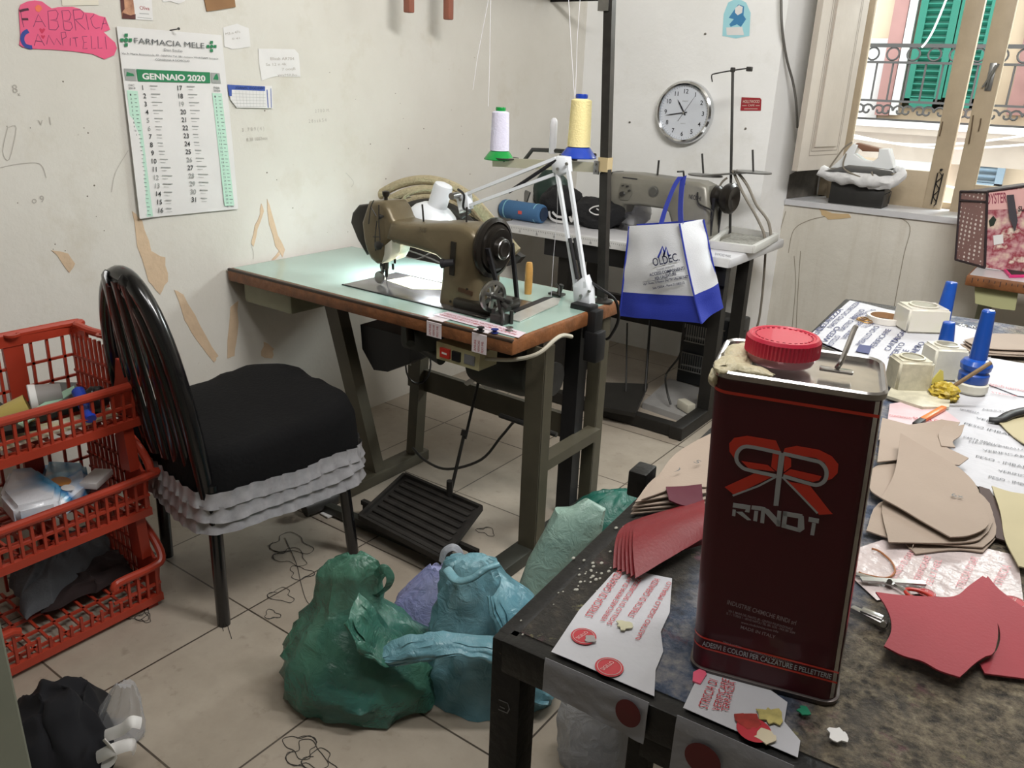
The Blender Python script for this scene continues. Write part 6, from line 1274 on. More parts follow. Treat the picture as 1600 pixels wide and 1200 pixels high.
b = MB(); b.prism([wt(0.012, 0.012, ZW-.03), wt(WU, .012, ZW-.03), wt(WU, WV, ZW-.03), wt(.012, WV, ZW-.03)], (0, 0, .03)); b.build('tabletop', 'worktop', wtb, smooth=0)
def wbar(u0, v0, u1, v1, z, w_=.03, h_=.04, name='frame_rail'): MB().bar(wt(u0, v0, z), wt(u1, v1, z), w_, h_, bev=.003).build(name, 'table_black', wtb)
wbar(-.0, .0, WU, .0, ZW-.026, .03, .05); wbar(.0, .0, .0, WV, ZW-.026, .03, .05); wbar(-.0, WV, WU, WV, ZW-.026, .03, .05)
for u, v in ((.008, .008), (.008, WV-.01), (WU-.02, WV-.01), (WU-.02, .0)): MB().bar(wt(u, v, 0), wt(u, v, ZW-.002), .045, .045, up=UY, bev=.003).build('leg', 'table_black', wtb)
MB().bar(wt(.175, .06, 0), wt(.175, .06, ZW-.05), .03, .03, up=UY, bev=.003).build('leg', 'table_black', wtb)
wbar(.175, .06, WU, .05, .625, .03, .035); wbar(.175, .06, .175, WV, .14, .03, .035)
b = MB(); b.prism([wt(.2, .09, .60), wt(WU, .09, .60), wt(WU, 1.0, .60), wt(.2, 1.0, .60)], (0, 0, .012)); b.build('lower_shelf', 'olive_light', wtb, smooth=0)
b = MB(); q = lambda u, z: wt(.008+u, -.0155, z); 
for ln in ([(-.008, .655), (.006, .656), (.009, .648), (.006, .640), (-.008, .639)], [(-.006, .645), (.002, .645)]): b.stroke([q(*p) for p in ln], .002, -UY)
b.build('chalk_mark', mat('chalk', '6f6f70', .8), wtb, smooth=0)
random.seed(5); b = MB()
for k in range(70):
    u, v = (random.uniform(0, .03), random.uniform(0, .7)) if k < 25 else (random.gauss(.03, .012), random.gauss(.185, .02)) if k < 50 else (random.uniform(.01, .1), random.uniform(.05, .5)); r = random.uniform(.001, .003); b.sph(wt(u, v, ZW+.0005), (r, r*1.4, r*.6), 6, 4)
b.build('paint_flecks', mat('fleck', 'a8a69c', .6), wtb, smooth=30)
MB().box(aw(1010, 757, ZW-.0)+V((-.01, 0, .005)), (.035, .05, .05), rz=TH, bev=.004).build('corner_clamp', 'table_black', wtb)
# ---- printed packing film sheets lying over the top
def sheet(name, label, px, m, z=ZW+.0012, th=.0006, texts=(), tm='red_print', extra=None, fold=None, circles=(), cm='red_print'):
    t = thing(name, label, 'packing film', aw(*px[0], z)); pts = [aw(*p, z) for p in px]
    xs = [p.x for p in pts]; ys = [p.y for p in pts]
    flat_sheet([(p.x, p.y) for p in pts], lambda x, y: z+.0016*nz(V((x, y, 0)), 14, 1)+.0016, th, .03).build('film', m, t, smooth=60)
    zz = z+.0045; b = MB()
    for (s_, p0, p1, hpx) in texts:
        a = aw(*p0, zz); c_ = aw(*p1, zz); d = (c_-a); n = V((-d.y, d.x, 0)).normalized(); b.text(s_, a, d, n, hpx, w=d.length)
    if texts: b.build('print', tm, t, smooth=0)
    if circles:
        b = MB(); b2 = MB()
        for (cx, cy, r) in circles:
            c_ = aw(cx, cy, zz); b.lathe([(r, 0), (0, .0003)], c_, (0, 0, 1), 26)
            b2.tube([c_+V((math.cos(a)*r*.84, math.sin(a)*r*.84, .0004)) for a in (2*PI*i/26 for i in range(26))], .0005, 4, closed=True); b2.text('SIGILLO', c_-UX*0+V((0, 0, .0008)), UY*.9+UX*.2, -UX, r*.32, w=r*1.2, align='c')
        b.build('seal_mark', cm, t, smooth=0); b2.build('seal_print', mat('seal_pale', 'd9b9b6', .5), t, smooth=0)
    if fold:      # flap hanging over the front edge
        f0, f1, drop, mm = fold; p0, p1 = [wt((aw(*q_)-wt(0, 0, ZW)).dot(UX), -.0165, z+.003) for q_ in (f0, f1)]
        def fn(u, v):
            p = p0*(1-u)+p1*u; k = min(1, v*6); d = drop[0]*(1-u)+drop[1]*u
            return p-UY*(.0005+.002*k+.004*abs(nz(V((u*6, v*3, 2)), 1, 4))*v)-V((0, 0, d*v*(1 if v > .1 else v*10)))
        MB().grid(18, 12, fn, .0008).build('hanging_flap', mm, t, smooth=60)
    return t
fz = ZW+.004
ta = sheet('packing_film', 'white film with red lettering and two red seals at the left front corner', [(861, 1021), (905, 955), (958, 897), (985, 893), (1050, 905), (1046, 960), (1032, 990), (1036, 1020), (1024, 1050), (1022, 1090)], 'film_strip',
      texts=[('STRISCIA DI GARANZIA', (925, 965), (975, 893), .011), ('VERIFICARE PRIMA DI APRIRE', (945, 972), (995, 893), .007), ('SIGILLO DI SICUREZZA', (955, 977), (1004, 903), .007), ('STRISCIA DI GARANZIA', (990, 965), (1032, 905), .009),
             ('NASTRO SIGILLO IMBALLO', (1000, 1000), (1050, 910), .007)],
      circles=[(912, 994, .0165), (952, 1042, .0175)], fold=((862, 1021), (1022, 1090), (.048, .058), 'film_grey'))
b = MB(); c_ = wt(.182, -.0235, ZW-.018); b.lathe([(.016, 0), (0, .0006)], c_, -UY, 24, sy=1.2); b.build('dark_seal', mat('seal_dark', '5f161b', .5), ta, smooth=0)
tb = sheet('packing_film', 'white film strip with red lettering folding over the edge below the red can', [(1067, 1108), (1096, 1047), (1200, 1078), (1230, 1100), (1225, 1130), (1250, 1160), (1246, 1186)], 'film_strip',
      texts=[('STRISCIA DI', (1105, 1108), (1122, 1064), .011), ('VERIFICARE', (1124, 1112), (1140, 1062), .009), ('TERRANZIA', (1137, 1113), (1150, 1066), .008)], fold=((1066, 1108), (1246, 1186), (.085, .085), 'film_grey'))
b = MB(); b.lathe([(.021, 0), (0, .0006)], wt(.275, -.0245, ZW-.034), -UY, 24); b.build('dark_seal', 'seal_dark', tb, smooth=0)
b = MB(); b.lathe([(.019, 0), (0, .0006)], aw(1178, 1140, fz+.003), (0, 0, 1), 22); b.build('seal_mark', 'red_print', tb, smooth=0)
b = MB(); b.prism([aw(*p, fz) for p in ((1083, 1052), (1098, 1044), (1104, 1055), (1094, 1070), (1082, 1066))], (0, 0, .002)); b.build('pink_tape', mat('pink_tape', 'e0607a', .4), tb, smooth=0)
sheet('packing_film', 'white film printed with blue and black lettering on the far end of the work table', [(1262, 527), (1328, 470), (1420, 492), (1540, 520), (1548, 560), (1500, 610), (1400, 590), (1330, 555)], 'film_strip', z=ZW+.004, tm='navy_print',
      texts=[(s_, (x0, y0), (x0+dx, y0-dy), .016) for s_, x0, y0, dx, dy in (('PRICE', 1272, 530, 20, 22), ('WEDO', 1292, 535, 22, 24), ('NASTRO SICUREZZA', 1300, 512, 45, 40), ('VERIFICARE PESO', 1322, 530, 40, 38), ('IMBALLO ORO', 1345, 540, 30, 30), ('VERIFICARE', 1365, 545, 28, 30),
                                                                          ('PESO IMBALLO', 1335, 498, 35, 14), ('SICUREZZA', 1282, 517, 36, 34), ('NASTRO ADESIVO', 1318, 517, 34, 33), ('ROTOLO', 1300, 541, 14, 16), ('CARTA', 1390, 548, 16, 20), ('FRAGILE', 1405, 571, 16, 24), ('ALTO', 1432, 553, 14, 18), ('SIGILLO ORIGINALE', 1352, 512, 26, 10), ('PESO', 1455, 585, 18, 22), ('DOGANA', 1402, 535, 20, 24), ('MERCE', 1470, 600, 20, 24), ('APERTO', 1395, 562, 20, 26), ('DESIO IMB', 1420, 566, 20, 26), ('CAPEO', 1440, 575, 18, 24))], fold=None)
b = MB(); b.prism([aw(*p, ZW+.009) for p in ((1337, 549), (1343, 538), (1362, 541), (1358, 553))], (0, 0, .0004)); b.build('blue_stamp', 'navy_print', label='dark blue printed stamp mark on the far film sheet beside the can lid', cat='stamp', smooth=0)
MB().prism([aw(1262, 529, ZW+.001), aw(1332, 559, ZW+.001), aw(1334, 575, ZW-.03), aw(1262, 545, ZW-.03)], (0, -.001, 0)).build('film_edge', 'film_strip', label='folded film edge hanging at the left of the far film sheet', cat='packing film', smooth=0)
sheet('packing_film', 'pale film printed PESO IMBALLO in black, in the middle right of the work table', [(1408, 700), (1420, 650), (1500, 590), (1640, 590), (1640, 800), (1560, 780), (1480, 735)], 'film_strip', z=ZW+.002, tm='black_print',
      texts=[('VERIFICARE', (1524, 653), (1600, 672), .011), ('PESO IMBALLO', (1506, 662), (1600, 686), .012), ('VERIFICARE', (1536, 704), (1610, 716), .010), ('PESO - IMBALLO', (1525, 714), (1622, 736), .012), ('VERIFICARE', (1560, 736), (1625, 750), .010), ('PESO - IMBALLO', (1545, 746), (1630, 765), .012),
             ('CARTA IMBALLO', (1505, 683), (1562, 697), .010), ('PRIMA DI APRIRE', (1500, 768), (1600, 790), .010), ('APERTURA', (1535, 640), (1590, 646), .009), ('NASTRO IMBALLO', (1515, 690), (1605, 705), .009), ('SICUREZZA', (1500, 640), (1530, 646), .010), ('VERIFICARE PESO', (1550, 782), (1620, 796), .010)])
sheet('packing_film', 'film printed in pink and red in front of the glue jars', [(1385, 670), (1390, 632), (1440, 625), (1480, 645), (1500, 660), (1440, 690)], mat('film_pink', 'd3b9be', .35, var=.1, vs=20), z=ZW+.005,
      texts=[('SIGILLO', (1428, 655), (1470, 660), .016), ('CONTROLLO', (1390, 650), (1425, 655), .012), ('STRISCIA', (1395, 662), (1430, 667), .010)])
sheet('packing_film', 'film printed in red and blue at the right edge behind the black pliers', [(1540, 600), (1545, 560), (1640, 575), (1640, 625), (1590, 620)], 'film_strip', z=ZW+.005, texts=[('SIGILLO', (1548, 603), (1570, 606), .02), ('NASTRO', (1572, 607), (1600, 612), .016), ('STRISCIA', (1550, 614), (1590, 620), .012)])
sheet('packing_film', 'crumpled whitish film with red lettering between the can and the red leather', [(1332, 905), (1340, 858), (1400, 838), (1500, 850), (1590, 870), (1600, 955), (1520, 940), (1430, 930), (1370, 940)], mat('film_rosy', 'c6b9b8', .3, var=.18, vs=26, bump=.5, bs=40), z=ZW+.0015,
      texts=[('STRISCIA DI GARANZIA', (1400, 905), (1440, 850), .010), ('VERIFICARE', (1435, 912), (1455, 870), .009), ('TE LI HEL', (1455, 918), (1472, 875), .009), ('STRISCIA DI GAR', (1505, 920), (1530, 872), .011), ('STRISCIA', (1565, 915), (1580, 885), .012)], tm='red_print_pale', circles=[(1448, 926, .012), (1586, 940, .015)])
# blotches of dried glue and paint along the front edge
random.seed(9)
for (px, py, r, m, lb) in ((1310, 1149, .011, 'paper_white', 'white dried glue blot near the front right of the table'), (1205, 1120, .014, mat('blot_yellow', 'b5a868', .6, var=.3, vs=60), 'yellowish dried glue blot below the can'), (1170, 1128, .013, mat('blot_red', '97322a', .6, var=.3, vs=60), 'rust red paint blot below the can'),
                           (1195, 1150, .012, mat('blot_cream', 'cfc3a8', .6), 'cream glue blot at the front edge below the can'), (1255, 1112, .007, mat('blot_green', '1f7d5c', .5), 'small green paint blot below the can corner'), (975, 977, .010, mat('blot_pale', 'bdb99c', .5), 'pale cream glue blot on the left printed film'), (922, 999, .007, mat('blot_grey', '9a9594', .5), 'grey square glue blot over the left red seal')):
    pts = [(r*(1+.35*random.uniform(-1, 1))*math.cos(a), r*(1+.35*random.uniform(-1, 1))*math.sin(a)) for a in (2*PI*i/14 for i in range(14))]; c_ = aw(px, py, ZW+.006)
    MB().prism([c_+V((x, y, 0)) for x, y in pts], (0, 0, .0015)).build('glue_blot', m, label=lb, cat='glue blot', smooth=0)

# ---------------------------------------------------------------- the big can
can = thing('solvent_can', 'tall dark red metal can with a pink screw lid and mirrored letter emblem', 'can', (-.2, .9, ZW))
cA = aw(1078, 1046); cB = aw(1306, 1108); ang = math.atan2(cB.y-cA.y, cB.x-cA.x)
KW, KD, KH, KR = (cB-cA).length*1.0, .128, .387, .018
ex = V((math.cos(ang), math.sin(ang), 0)); ey = V((-ex.y, ex.x, 0)); ez = V((0, 0, 1)); tilt = math.radians(2.6)
org = cA+V((0, 0, .0015)); wtl, dtl = KW, KD
ex2 = ex*math.cos(tilt)+ez*math.sin(tilt)*0; lean = -math.tan(tilt)
def cp(x, y, z): return org+ex*(x+lean*z)+ey*(y+lean*z*.3)+ez*z
def rring(z, ins=0, n=6):
    out = []; r = max(.004, KR-ins)
    for (cx, cy, a0) in ((KW-KR, KR, -90), (KW-KR, KD-KR, 0), (KR, KD-KR, 90), (KR, KR, 180)):
        for i in range(n+1): a = math.radians(a0+90*i/n); out.append(cp(cx+r*math.cos(a), cy+r*math.sin(a), z))
    return out
def loft(rings, cap0=True, cap1=True):
    n = len(rings[0]); b = MB(); b.add([p for r in rings for p in r], [(k*n+i, k*n+(i+1) % n, (k+1)*n+(i+1) % n, (k+1)*n+i) for k in range(len(rings)-1) for i in range(n)]+([tuple(range(n))[::-1]] if cap0 else [])+([tuple((len(rings)-1)*n+i for i in range(n))] if cap1 else [])); return b
mat('can_red', '46101a', .38, 0, coat=.2, spec=.35); mat('tin', 'b9b6b4', .22, .95, var=.12, vs=40); mat('orange_red', 'c8321f', .35, coat=.3); mat('can_silver', 'a9adb2', .35, .3)
loft([rring(.006), rring(KH-.006)]).build('body', 'can_red', can, smooth=40)
loft([rring(0, -.002), rring(.006, -.003), rring(.007, .0)]).build('bottom_seam', mat('seam', '5b5452', .35, .8), can, smooth=40)
b = loft([rring(KH-.008, -.0005), rring(KH-.006, -.003), rring(KH, -.0035), rring(KH+.002, -.001), rring(KH, .002), rring(KH-.005, .003)], False, True); b.build('top_rim', 'tin', can, smooth=40)
# side seam with tin stripes
b = MB()
for a0, a1 in ((-58, -40), (-30, -22), (-12, 0)):
    pa = [(KW-KR+(KR+.0006)*math.cos(math.radians(a0+(a1-a0)*i/4)), KR+(KR+.0006)*math.sin(math.radians(a0+(a1-a0)*i/4))) for i in range(5)]; vs = []
    for x, y in pa: vs += [cp(x, y, .009), cp(x, y, KH-.008)]
    b.add(vs, [(2*i, 2*i+2, 2*i+3, 2*i+1) for i in range(4)])
b.build('side_stripes', 'tin', can, smooth=0)
def cf(x, z, o=.0006): return cp(x, 0, z)-ey*o
def band(z0, z1, x0=.0, x1=None, m='orange_red', name='red_line'):
    x1 = x1 or KW-.003; pts = []
    for i in range(7): a = math.radians(180+90*i/6); pts.append((KR+KR*math.cos(a)*1.02, KR+KR*math.sin(a)*1.02))
    pts.append((x1, -.0004)); b = MB(); vs = []
    for x, y in pts: vs += [cp(x, y-.0002, z0), cp(x, y-.0002, z1)]
    b.add(vs, [(2*i, 2*i+2, 2*i+3, 2*i+1) for i in range(len(pts)-1)]); b.build(name, m, can, smooth=40)
band(KH-.024, KH-.0205); band(.048, .0505); band(.034, .0365)
fc = lambda pts, o: [cf(x, z, o) for x, z in pts]
# map photo pixels on the can's face to face coordinates
def canpx(px, py):
    d = (px-800)/FOC*CR - (py-600)/FOC*CU + CF; o = V((0, 0, H)); nrm = (ex).cross(ez+ex*lean+ey*lean*.3).normalized(); t_ = (org-o).dot(nrm)/d.dot(nrm); p = o+d*t_-org
    z = p.z; return ((p-ey*lean*.3*z).dot(ex)-lean*z, z)
def cpoly(b, pts, o, th=.0003): b.prism([cf(*canpx(*p), o) for p in pts], -ey*th)
def cstroke(b, pts, wd, o, k=0):
    q = [cf(*canpx(*p), o) for p in pts]; b.stroke(spline(q, k) if k else q, wd, -ey)
e4 = lambda pts: [(1060+x/4, 500+y/4) for x, y in pts]
b = MB()
cpoly(b, e4([(355, 870), (320, 820), (318, 770), (350, 735), (430, 722), (610, 752), (640, 820), (630, 832), (450, 790), (400, 795), (365, 830)]), .0007)
cpoly(b, e4([(655, 830), (665, 800), (740, 785), (880, 810), (960, 850), (1000, 900), (995, 955), (960, 990), (930, 1000), (940, 940), (915, 890), (860, 860), (700, 838)]), .0007)
cpoly(b, e4([(590, 825), (628, 832), (615, 945), (580, 915)]), .0007); cpoly(b, e4([(395, 880), (560, 905), (605, 945), (440, 925)]), .0007)
cpoly(b, e4([(660, 840), (705, 865), (705, 915), (660, 950)]), .0007); cpoly(b, e4([(655, 960), (700, 930), (895, 975), (880, 1000), (840, 1010)]), .0007)
cpoly(b, e4([(620, 962), (350, 1092), (290, 1042), (480, 955)]), .0007); cpoly(b, e4([(655, 985), (700, 1010), (820, 1030), (945, 1190), (965, 1210), (880, 1215)]), .0007)
b.build('red_emblem', 'orange_red', can, smooth=0)
b = MB(); W_ = .0042
cstroke(b, e4([(640, 830), (480, 795), (410, 790), (370, 825), (365, 875), (395, 915), (440, 935), (610, 972)]), W_, .0012, 4)
cstroke(b, e4([(655, 832), (830, 872), (890, 890), (925, 940), (915, 1000), (870, 1028), (820, 1020), (655, 972)]), W_, .0012, 4)
cstroke(b, e4([(640, 826), (622, 975), (603, 1158)]), .0028, .0013); cstroke(b, e4([(658, 830), (638, 975), (617, 1158)]), .0028, .0013)
cstroke(b, e4([(620, 972), (500, 1035), (340, 1095)]), .0022, .0013); cstroke(b, e4([(650, 978), (750, 1080), (870, 1205)]), .0022, .0013)
b.build('silver_emblem', 'can_silver', can, smooth=0)
b = MB(); f_ = lambda pts: [(1060+x/3.75, 800+y/3.75) for x, y in pts]
# RINDI lettering drawn as blocks in pixel space
def blk(*pts): cpoly(b, [(x, y) for x, y in pts], .0010)
blk((1146, 785), (1173, 789), (1172, 796), (1145, 792)); blk((1145, 795), (1150, 796), (1149, 806), (1144, 805)); blk((1166, 794), (1172, 795), (1171, 800), (1164, 799)); blk((1150, 799), (1160, 799), (1174, 812), (1168, 812))
blk((1175, 789), (1190, 791), (1189, 797), (1174, 795)); blk((1179, 797), (1185, 798), (1183, 814), (1177, 813))
blk((1190, 791), (1196, 792), (1194, 817), (1188, 816)); blk((1194, 793), (1201, 795), (1220, 815), (1219, 822), (1213, 820), (1195, 800)); blk((1215, 797), (1221, 798), (1219, 822), (1213, 821))
blk((1224, 798), (1254, 803), (1253, 810), (1223, 805)); blk((1224, 798), (1231, 799), (1228, 824), (1221, 822)); blk((1248, 802), (1256, 806), (1257, 826), (1250, 831), (1246, 829)); blk((1222, 817), (1250, 825), (1250, 831), (1221, 823))
blk((1264, 807), (1280, 810), (1279, 817), (1263, 814)); blk((1269, 816), (1275, 817), (1272, 836), (1266, 835))
b.build('brand_letters', 'can_silver', can, smooth=0)
def ctext(b, s_, p0, p1, h): a = cf(*canpx(*p0), .0011); c_ = cf(*canpx(*p1), .0011); d = c_-a; n = (-ey).cross(d).normalized(); b.text(s_, a, d, n, h, w=d.length, bold=.01)
b = MB(); ctext(b, 'INDUSTRIE CHIMICHE RINDI srl', (1136, 943), (1243, 976), .0062)
for i, (s_, a, c_) in enumerate((('VIA S. MARIA DEL PIANTO, 80 - CENTRO POLIFUNZIONALE', (1138, 955), (1238, 984)), ('IS. 1 - TORRE 1 - 80143 NAPOLI TEL 081 5535 - FAX 081 5584', (1135, 959), (1242, 990)), ('www.rindichimica.com info', (1158, 973), (1216, 988)))): ctext(b, s_, a, c_, .0032)
ctext(b, 'MADE IN ITALY', (1157, 981), (1211, 997), .0045); ctext(b, 'TIPO E LOTTO', (1129, 1003), (1158, 1012), .0025); ctext(b, 'INFORMAZIONI PRODOTTO', (1170, 1017), (1236, 1037), .0028)
b.build('small_lettering', mat('print_rose', '8d7f84', .5), can, smooth=0)
b = MB(); a = cf(.012, .0385, .0011); b.text('ADESIVI E COLORI PER CALZATURE E PELLETTERIE', a, ex, ez, .0072, w=KW-.022, bold=.015); b.build('band_lettering', 'can_silver', can, smooth=0)
# lid, spout collar, handle, dried glue
lc = cp(KW*.375, KD*.50, KH+.002)
b = MB(); b.lathe([(.034, 0), (.036, .004), (.035, .012), (.032, .014)], lc, n=40); b.build('spout_collar', mat('collar', 'c28a92', .3, .3), can)
rr = []; n = 120
def lidr(i): return .0395+(.0006 if i % 2 else -.0006)
b = MB(); vs = [lc+V((math.cos(2*PI*i/n)*lidr(i), math.sin(2*PI*i/n)*lidr(i), z)) for z in (.010, .026) for i in range(n)]; b.add(vs, [tuple(range(n))[::-1]]+[(i, (i+1) % n, n+(i+1) % n, n+i) for i in range(n)])
b.lathe([(.0395, .026), (.037, .0295), (.034, .0295), (.033, .0285), (.0, .0285)], lc, n=60); ld = b.build('screw_lid', mat('lid_pink', 'd42a48', .35, coat=.2), can, smooth=25)
b = MB()
for k in range(30): a_ = 2*PI*k/30; b.box(lc+V((math.cos(a_)*.030, math.sin(a_)*.030, .0288)), (.003, .0012, .0008), rz=a_+PI/2)
b.build('lid_ticks', mat('lid_dark', 'a81f3a', .4), ld, smooth=0)
hc = cp(KW*.72, KD*.42, KH+.003); b = MB(); b.box(hc, (.034, .012, .003), rz=ang, bev=.001); b.tube([hc+V((0, 0, .002)), hc+ex*.004+ey*.004+V((0, 0, .012)), hc+ex*.012+ey*.045+V((0, 0, .034)), hc+ex*.014+ey*.055+V((0, 0, .036))], .0028, 8, smooth=5); b.build('wire_handle', 'tin', can)
b = MB(); g0 = cp(.012, .05, KH+.001)
def gl(d): return 1+.35*ridge(d*2.2, 1.5, 3)
b.sph(cp(.016, .03, KH+.001), (.014, .028, .006), 24, 12, gl); b.sph(cp(.002, .02, KH-.012), (.006, .014, .010), 20, 10, gl); b.sph(cp(.035, .012, KH+.003), (.022, .008, .004), 20, 10, gl); b.sph(cp(.02, .075, KH+.002), (.014, .022, .006), 20, 10, gl)
b.build('dried_glue', mat('glue_cream', 'cfc5a5', .35, var=.12, vs=60, bump=.4, bs=120), can, smooth=60)

# ---------------------------------------------------------------- glue jars, brushes, small tools
mat('brush_blue', '134ba6', .3, coat=.3, var=.04, vs=30); mat('jar_white', 'd3d0c2', .35, var=.08, vs=30); mat('jar_dirty', 'c0bba6', .4, var=.2, vs=40); mat('glue_yellow', 'bba23a', .4, var=.3, vs=60, bump=.5, bs=90)
def rbox(px0, py0, px1, py1, depth, bev, m, name, par, top=.96, z=ZW+.006):
    """jar body: base centre below pixel column, height from pixels"""
    base = aw((px0+px1)/2, py1, z); s_ = pxm(base); w_ = (px1-px0)/s_; topp = atp((px0+px1)/2, py0, base); hgt = (topp.z-z); c_ = base+FH*depth/2
    b = bmesh.new(); bmesh.ops.create_cube(b, size=1)
    for v in b.verts:
        k = top if v.co.z > 0 else 1; v.co = V((v.co.x*w_*k, v.co.y*depth*k, (v.co.z+.5)*hgt))
    bmesh.ops.bevel(b, geom=b.edges[:], offset=bev, segments=3, affect='EDGES'); b.verts.index_update()
    R = Matrix.Rotation(math.atan2(RH.y, RH.x), 4, 'Z'); MB().bm(b, Matrix.Translation(c_) @ R).build(name, m, par, smooth=50); return c_, hgt
def jar(label, px0, py0, px1, py1, depth, m, hole=True):
    base = aw((px0+px1)/2, py1, ZW+.006); t = thing('glue_jar', label, 'jar', base); c_, h_ = rbox(px0, py0, px1, py1, depth, .006, m, 'body', t)
    if hole:
        tc = c_+V((0, 0, h_)); r = (px1-px0)/pxm(base)*.28; MB().lathe([(r*1.15, 0), (r*1.2, .004), (r, .0045), (r, .001), (0, .001)], tc, n=24).build('mouth', m, t); MB().lathe([(r*.95, .0022), (0, .0028)], tc, n=24).build('glue_inside', mat('glue_grey', '8b8776', .5), t)
    return t, c_, h_
jar('large square milky glue jar beside the white tape roll', 1414, 484, 1481, 522, .10, mat('jar_milky', 'cfcdb9', .25, col2='d6cfcb', vs=10))
jar('white glue jar with black smears behind the open square jar', 1452, 546, 1506, 597, .075, 'jar_white')
jar('open dirty square glue jar standing on the white plate', 1397, 566, 1454, 615, .07, 'jar_dirty')
def brush(label, pts, r, name='glue_brush', G=None, knob=None):
    G = G or aw(*pts[0]); P0 = atp(*pts[0], G); P1 = atp(*pts[-1], G); t = thing(name, label, 'brush', P0); s_ = pxm(P0)
    MB().cyl(P0, P1, r[0]/s_, r[1]/s_, 20).build('handle', 'brush_blue', t); MB().lathe([(r[1]/s_, 0), (r[1]/s_*.9, .003), (0, .005)], P1, P1-P0, 20).build('handle_tip', 'brush_blue', t); return t
brush('blue brush handle leaning behind the large milky jar', [(1469, 512), (1487, 442)], (12.5, 8.5), G=aw(1471, 512))
brush('short blue brush handle standing in the smeared white jar', [(1476, 545), (1483, 505)], (12.5, 9), G=aw(1478, 585))
Gc = aw(1521, 620); t = thing('glue_bottle', 'round white glue bottle with a tall blue brush cap at the right', 'bottle', Gc); s_ = pxm(Gc); cc_ = Gc+FH*.02
def rz_(py): return atp(1521, py, cc_).z
def rr_(px): return px/s_
zz = [rz_(y) for y in (622, 598, 592, 560, 548)]
MB().lathe([(rr_(20), ZW+.005), (rr_(24), ZW+.012), (rr_(24), zz[1]), (rr_(21), zz[1]+.003), (rr_(10), zz[1]+.004)], V((cc_.x, cc_.y, 0)), n=30).build('bottle_body', 'jar_white', t)
z1 = zz[1]+.002; MB().lathe([(rr_(20), z1), (rr_(21.5), z1+.004), (rr_(22), z1+.022), (rr_(19), z1+.028), (rr_(19), z1+.03), (rr_(22), z1+.034), (rr_(23), z1+.046), (rr_(19), z1+.056), (rr_(12), z1+.060)], V((cc_.x, cc_.y, 0)), n=32).build('blue_cap', 'brush_blue', t)
p0 = V((cc_.x, cc_.y, z1+.058)); p1 = atp(1545, 487, cc_); MB().cyl(p0, p1, rr_(13), rr_(9.5), 22).build('cap_handle', 'brush_blue', t); MB().lathe([(rr_(9.5), 0), (rr_(8), .004), (0, .006)], p1, p1-p0, 20).build('handle_tip', 'brush_blue', t)
b = MB(); b.prism([aw(*p, ZW+.006) for p in ((1384, 622), (1394, 606), (1486, 616), (1482, 640), (1440, 640))], (0, 0, .007)); b.build('white_plate', 'jar_dirty', label='dirty white plastic plate under the open square jar', cat='plate', smooth=0)
c_ = aw(1474, 622, ZW+.006); def_ = lambda d: 1+.4*ridge(d*2.5, 1.4, 5)
MB().sph(c_+V((0, 0, .014)), (.026, .024, .02), 28, 16, def_).build('yellow_glue_lump', 'glue_yellow', label='lump of yellow dried glue beside the open square jar', cat='glue')
b = MB(); q0 = aw(1461, 612, ZW+.01); b.prism([atp(1452, 600, q0), atp(1475, 602, q0), atp(1474, 580, q0), atp(1470, 578, q0)], FH*.004); b.build('yellow_scraper', mat('scraper', 'cfc56a', .35), label='upright yellow plastic scraper stuck in the yellow glue', cat='scraper', smooth=0)
q0 = aw(1490, 622, ZW+.03); b = MB(); b.bar(atp(1492, 602, q0), atp(1549, 566, q0, -.01), .010, .007, bev=.002); b.build('wooden_stick', mat('stick', '8a7354', .7, var=.2, vs=40), label='flat wooden stirring stick lying across the yellow glue and the bottle', cat='stick')
# tape roll, wire, knob, chain
c_ = aw(1382, 502, ZW+.008); R_ = 27/pxm(c_); t = thing('tape_roll', 'white masking tape roll lying on the far film sheet', 'tape roll', c_); MB().lathe([(R_*.82, 0), (R_, 0), (R_, .018), (R_*.82, .018), (R_*.82, 0)], c_, n=40).build('tape', mat('tape_white', 'd8d3cb', .6), t); MB().lathe([(R_*.80, .0), (R_*.815, .0), (R_*.815, .0185), (R_*.80, .0185), (R_*.80, 0)], c_, n=40).build('core', 'cardboard', t)
b = MB(); c_ = aw(1351, 501, ZW+.010)
for k in range(5): b.tube([c_+V((math.cos(a)*.026*(1-.1*k)+.004*math.sin(k*3), math.sin(a)*.02*(1-.08*k), .0015*k+.002*math.sin(a*2+k))) for a in (2*PI*i/18 for i in range(18))], .0012, 5, closed=True)
b.build('wire_coil', mat('brass', 'a9824a', .35, .8), label='small tangled coil of brass wire left of the tape roll', cat='wire')
c_ = aw(1412, 496, ZW+.006); b = MB(); b.lathe([(.012, 0), (.014, .01), (.008, .014), (.008, .020), (.018, .026), (.022, .036), (.018, .046), (0, .048)], c_, n=24); b.build('black_knob', 'black', label='black round knob behind the large milky jar', cat='knob')  # loose round black knob
b = MB(); c_ = aw(1502, 508, ZW+.008)
for k in range(7): p = c_+V((.012*math.cos(k*1.1)+.004*k, .010*math.sin(k*1.3), 0)); b.tube([p+V((math.cos(a)*.006, math.sin(a)*.004, 0)) for a in (2*PI*i/10 for i in range(10))], .0012, 5, closed=True)
b.build('metal_rings', 'steel', label='few small metal rings lying right of the leaning blue brush', cat='metal rings')
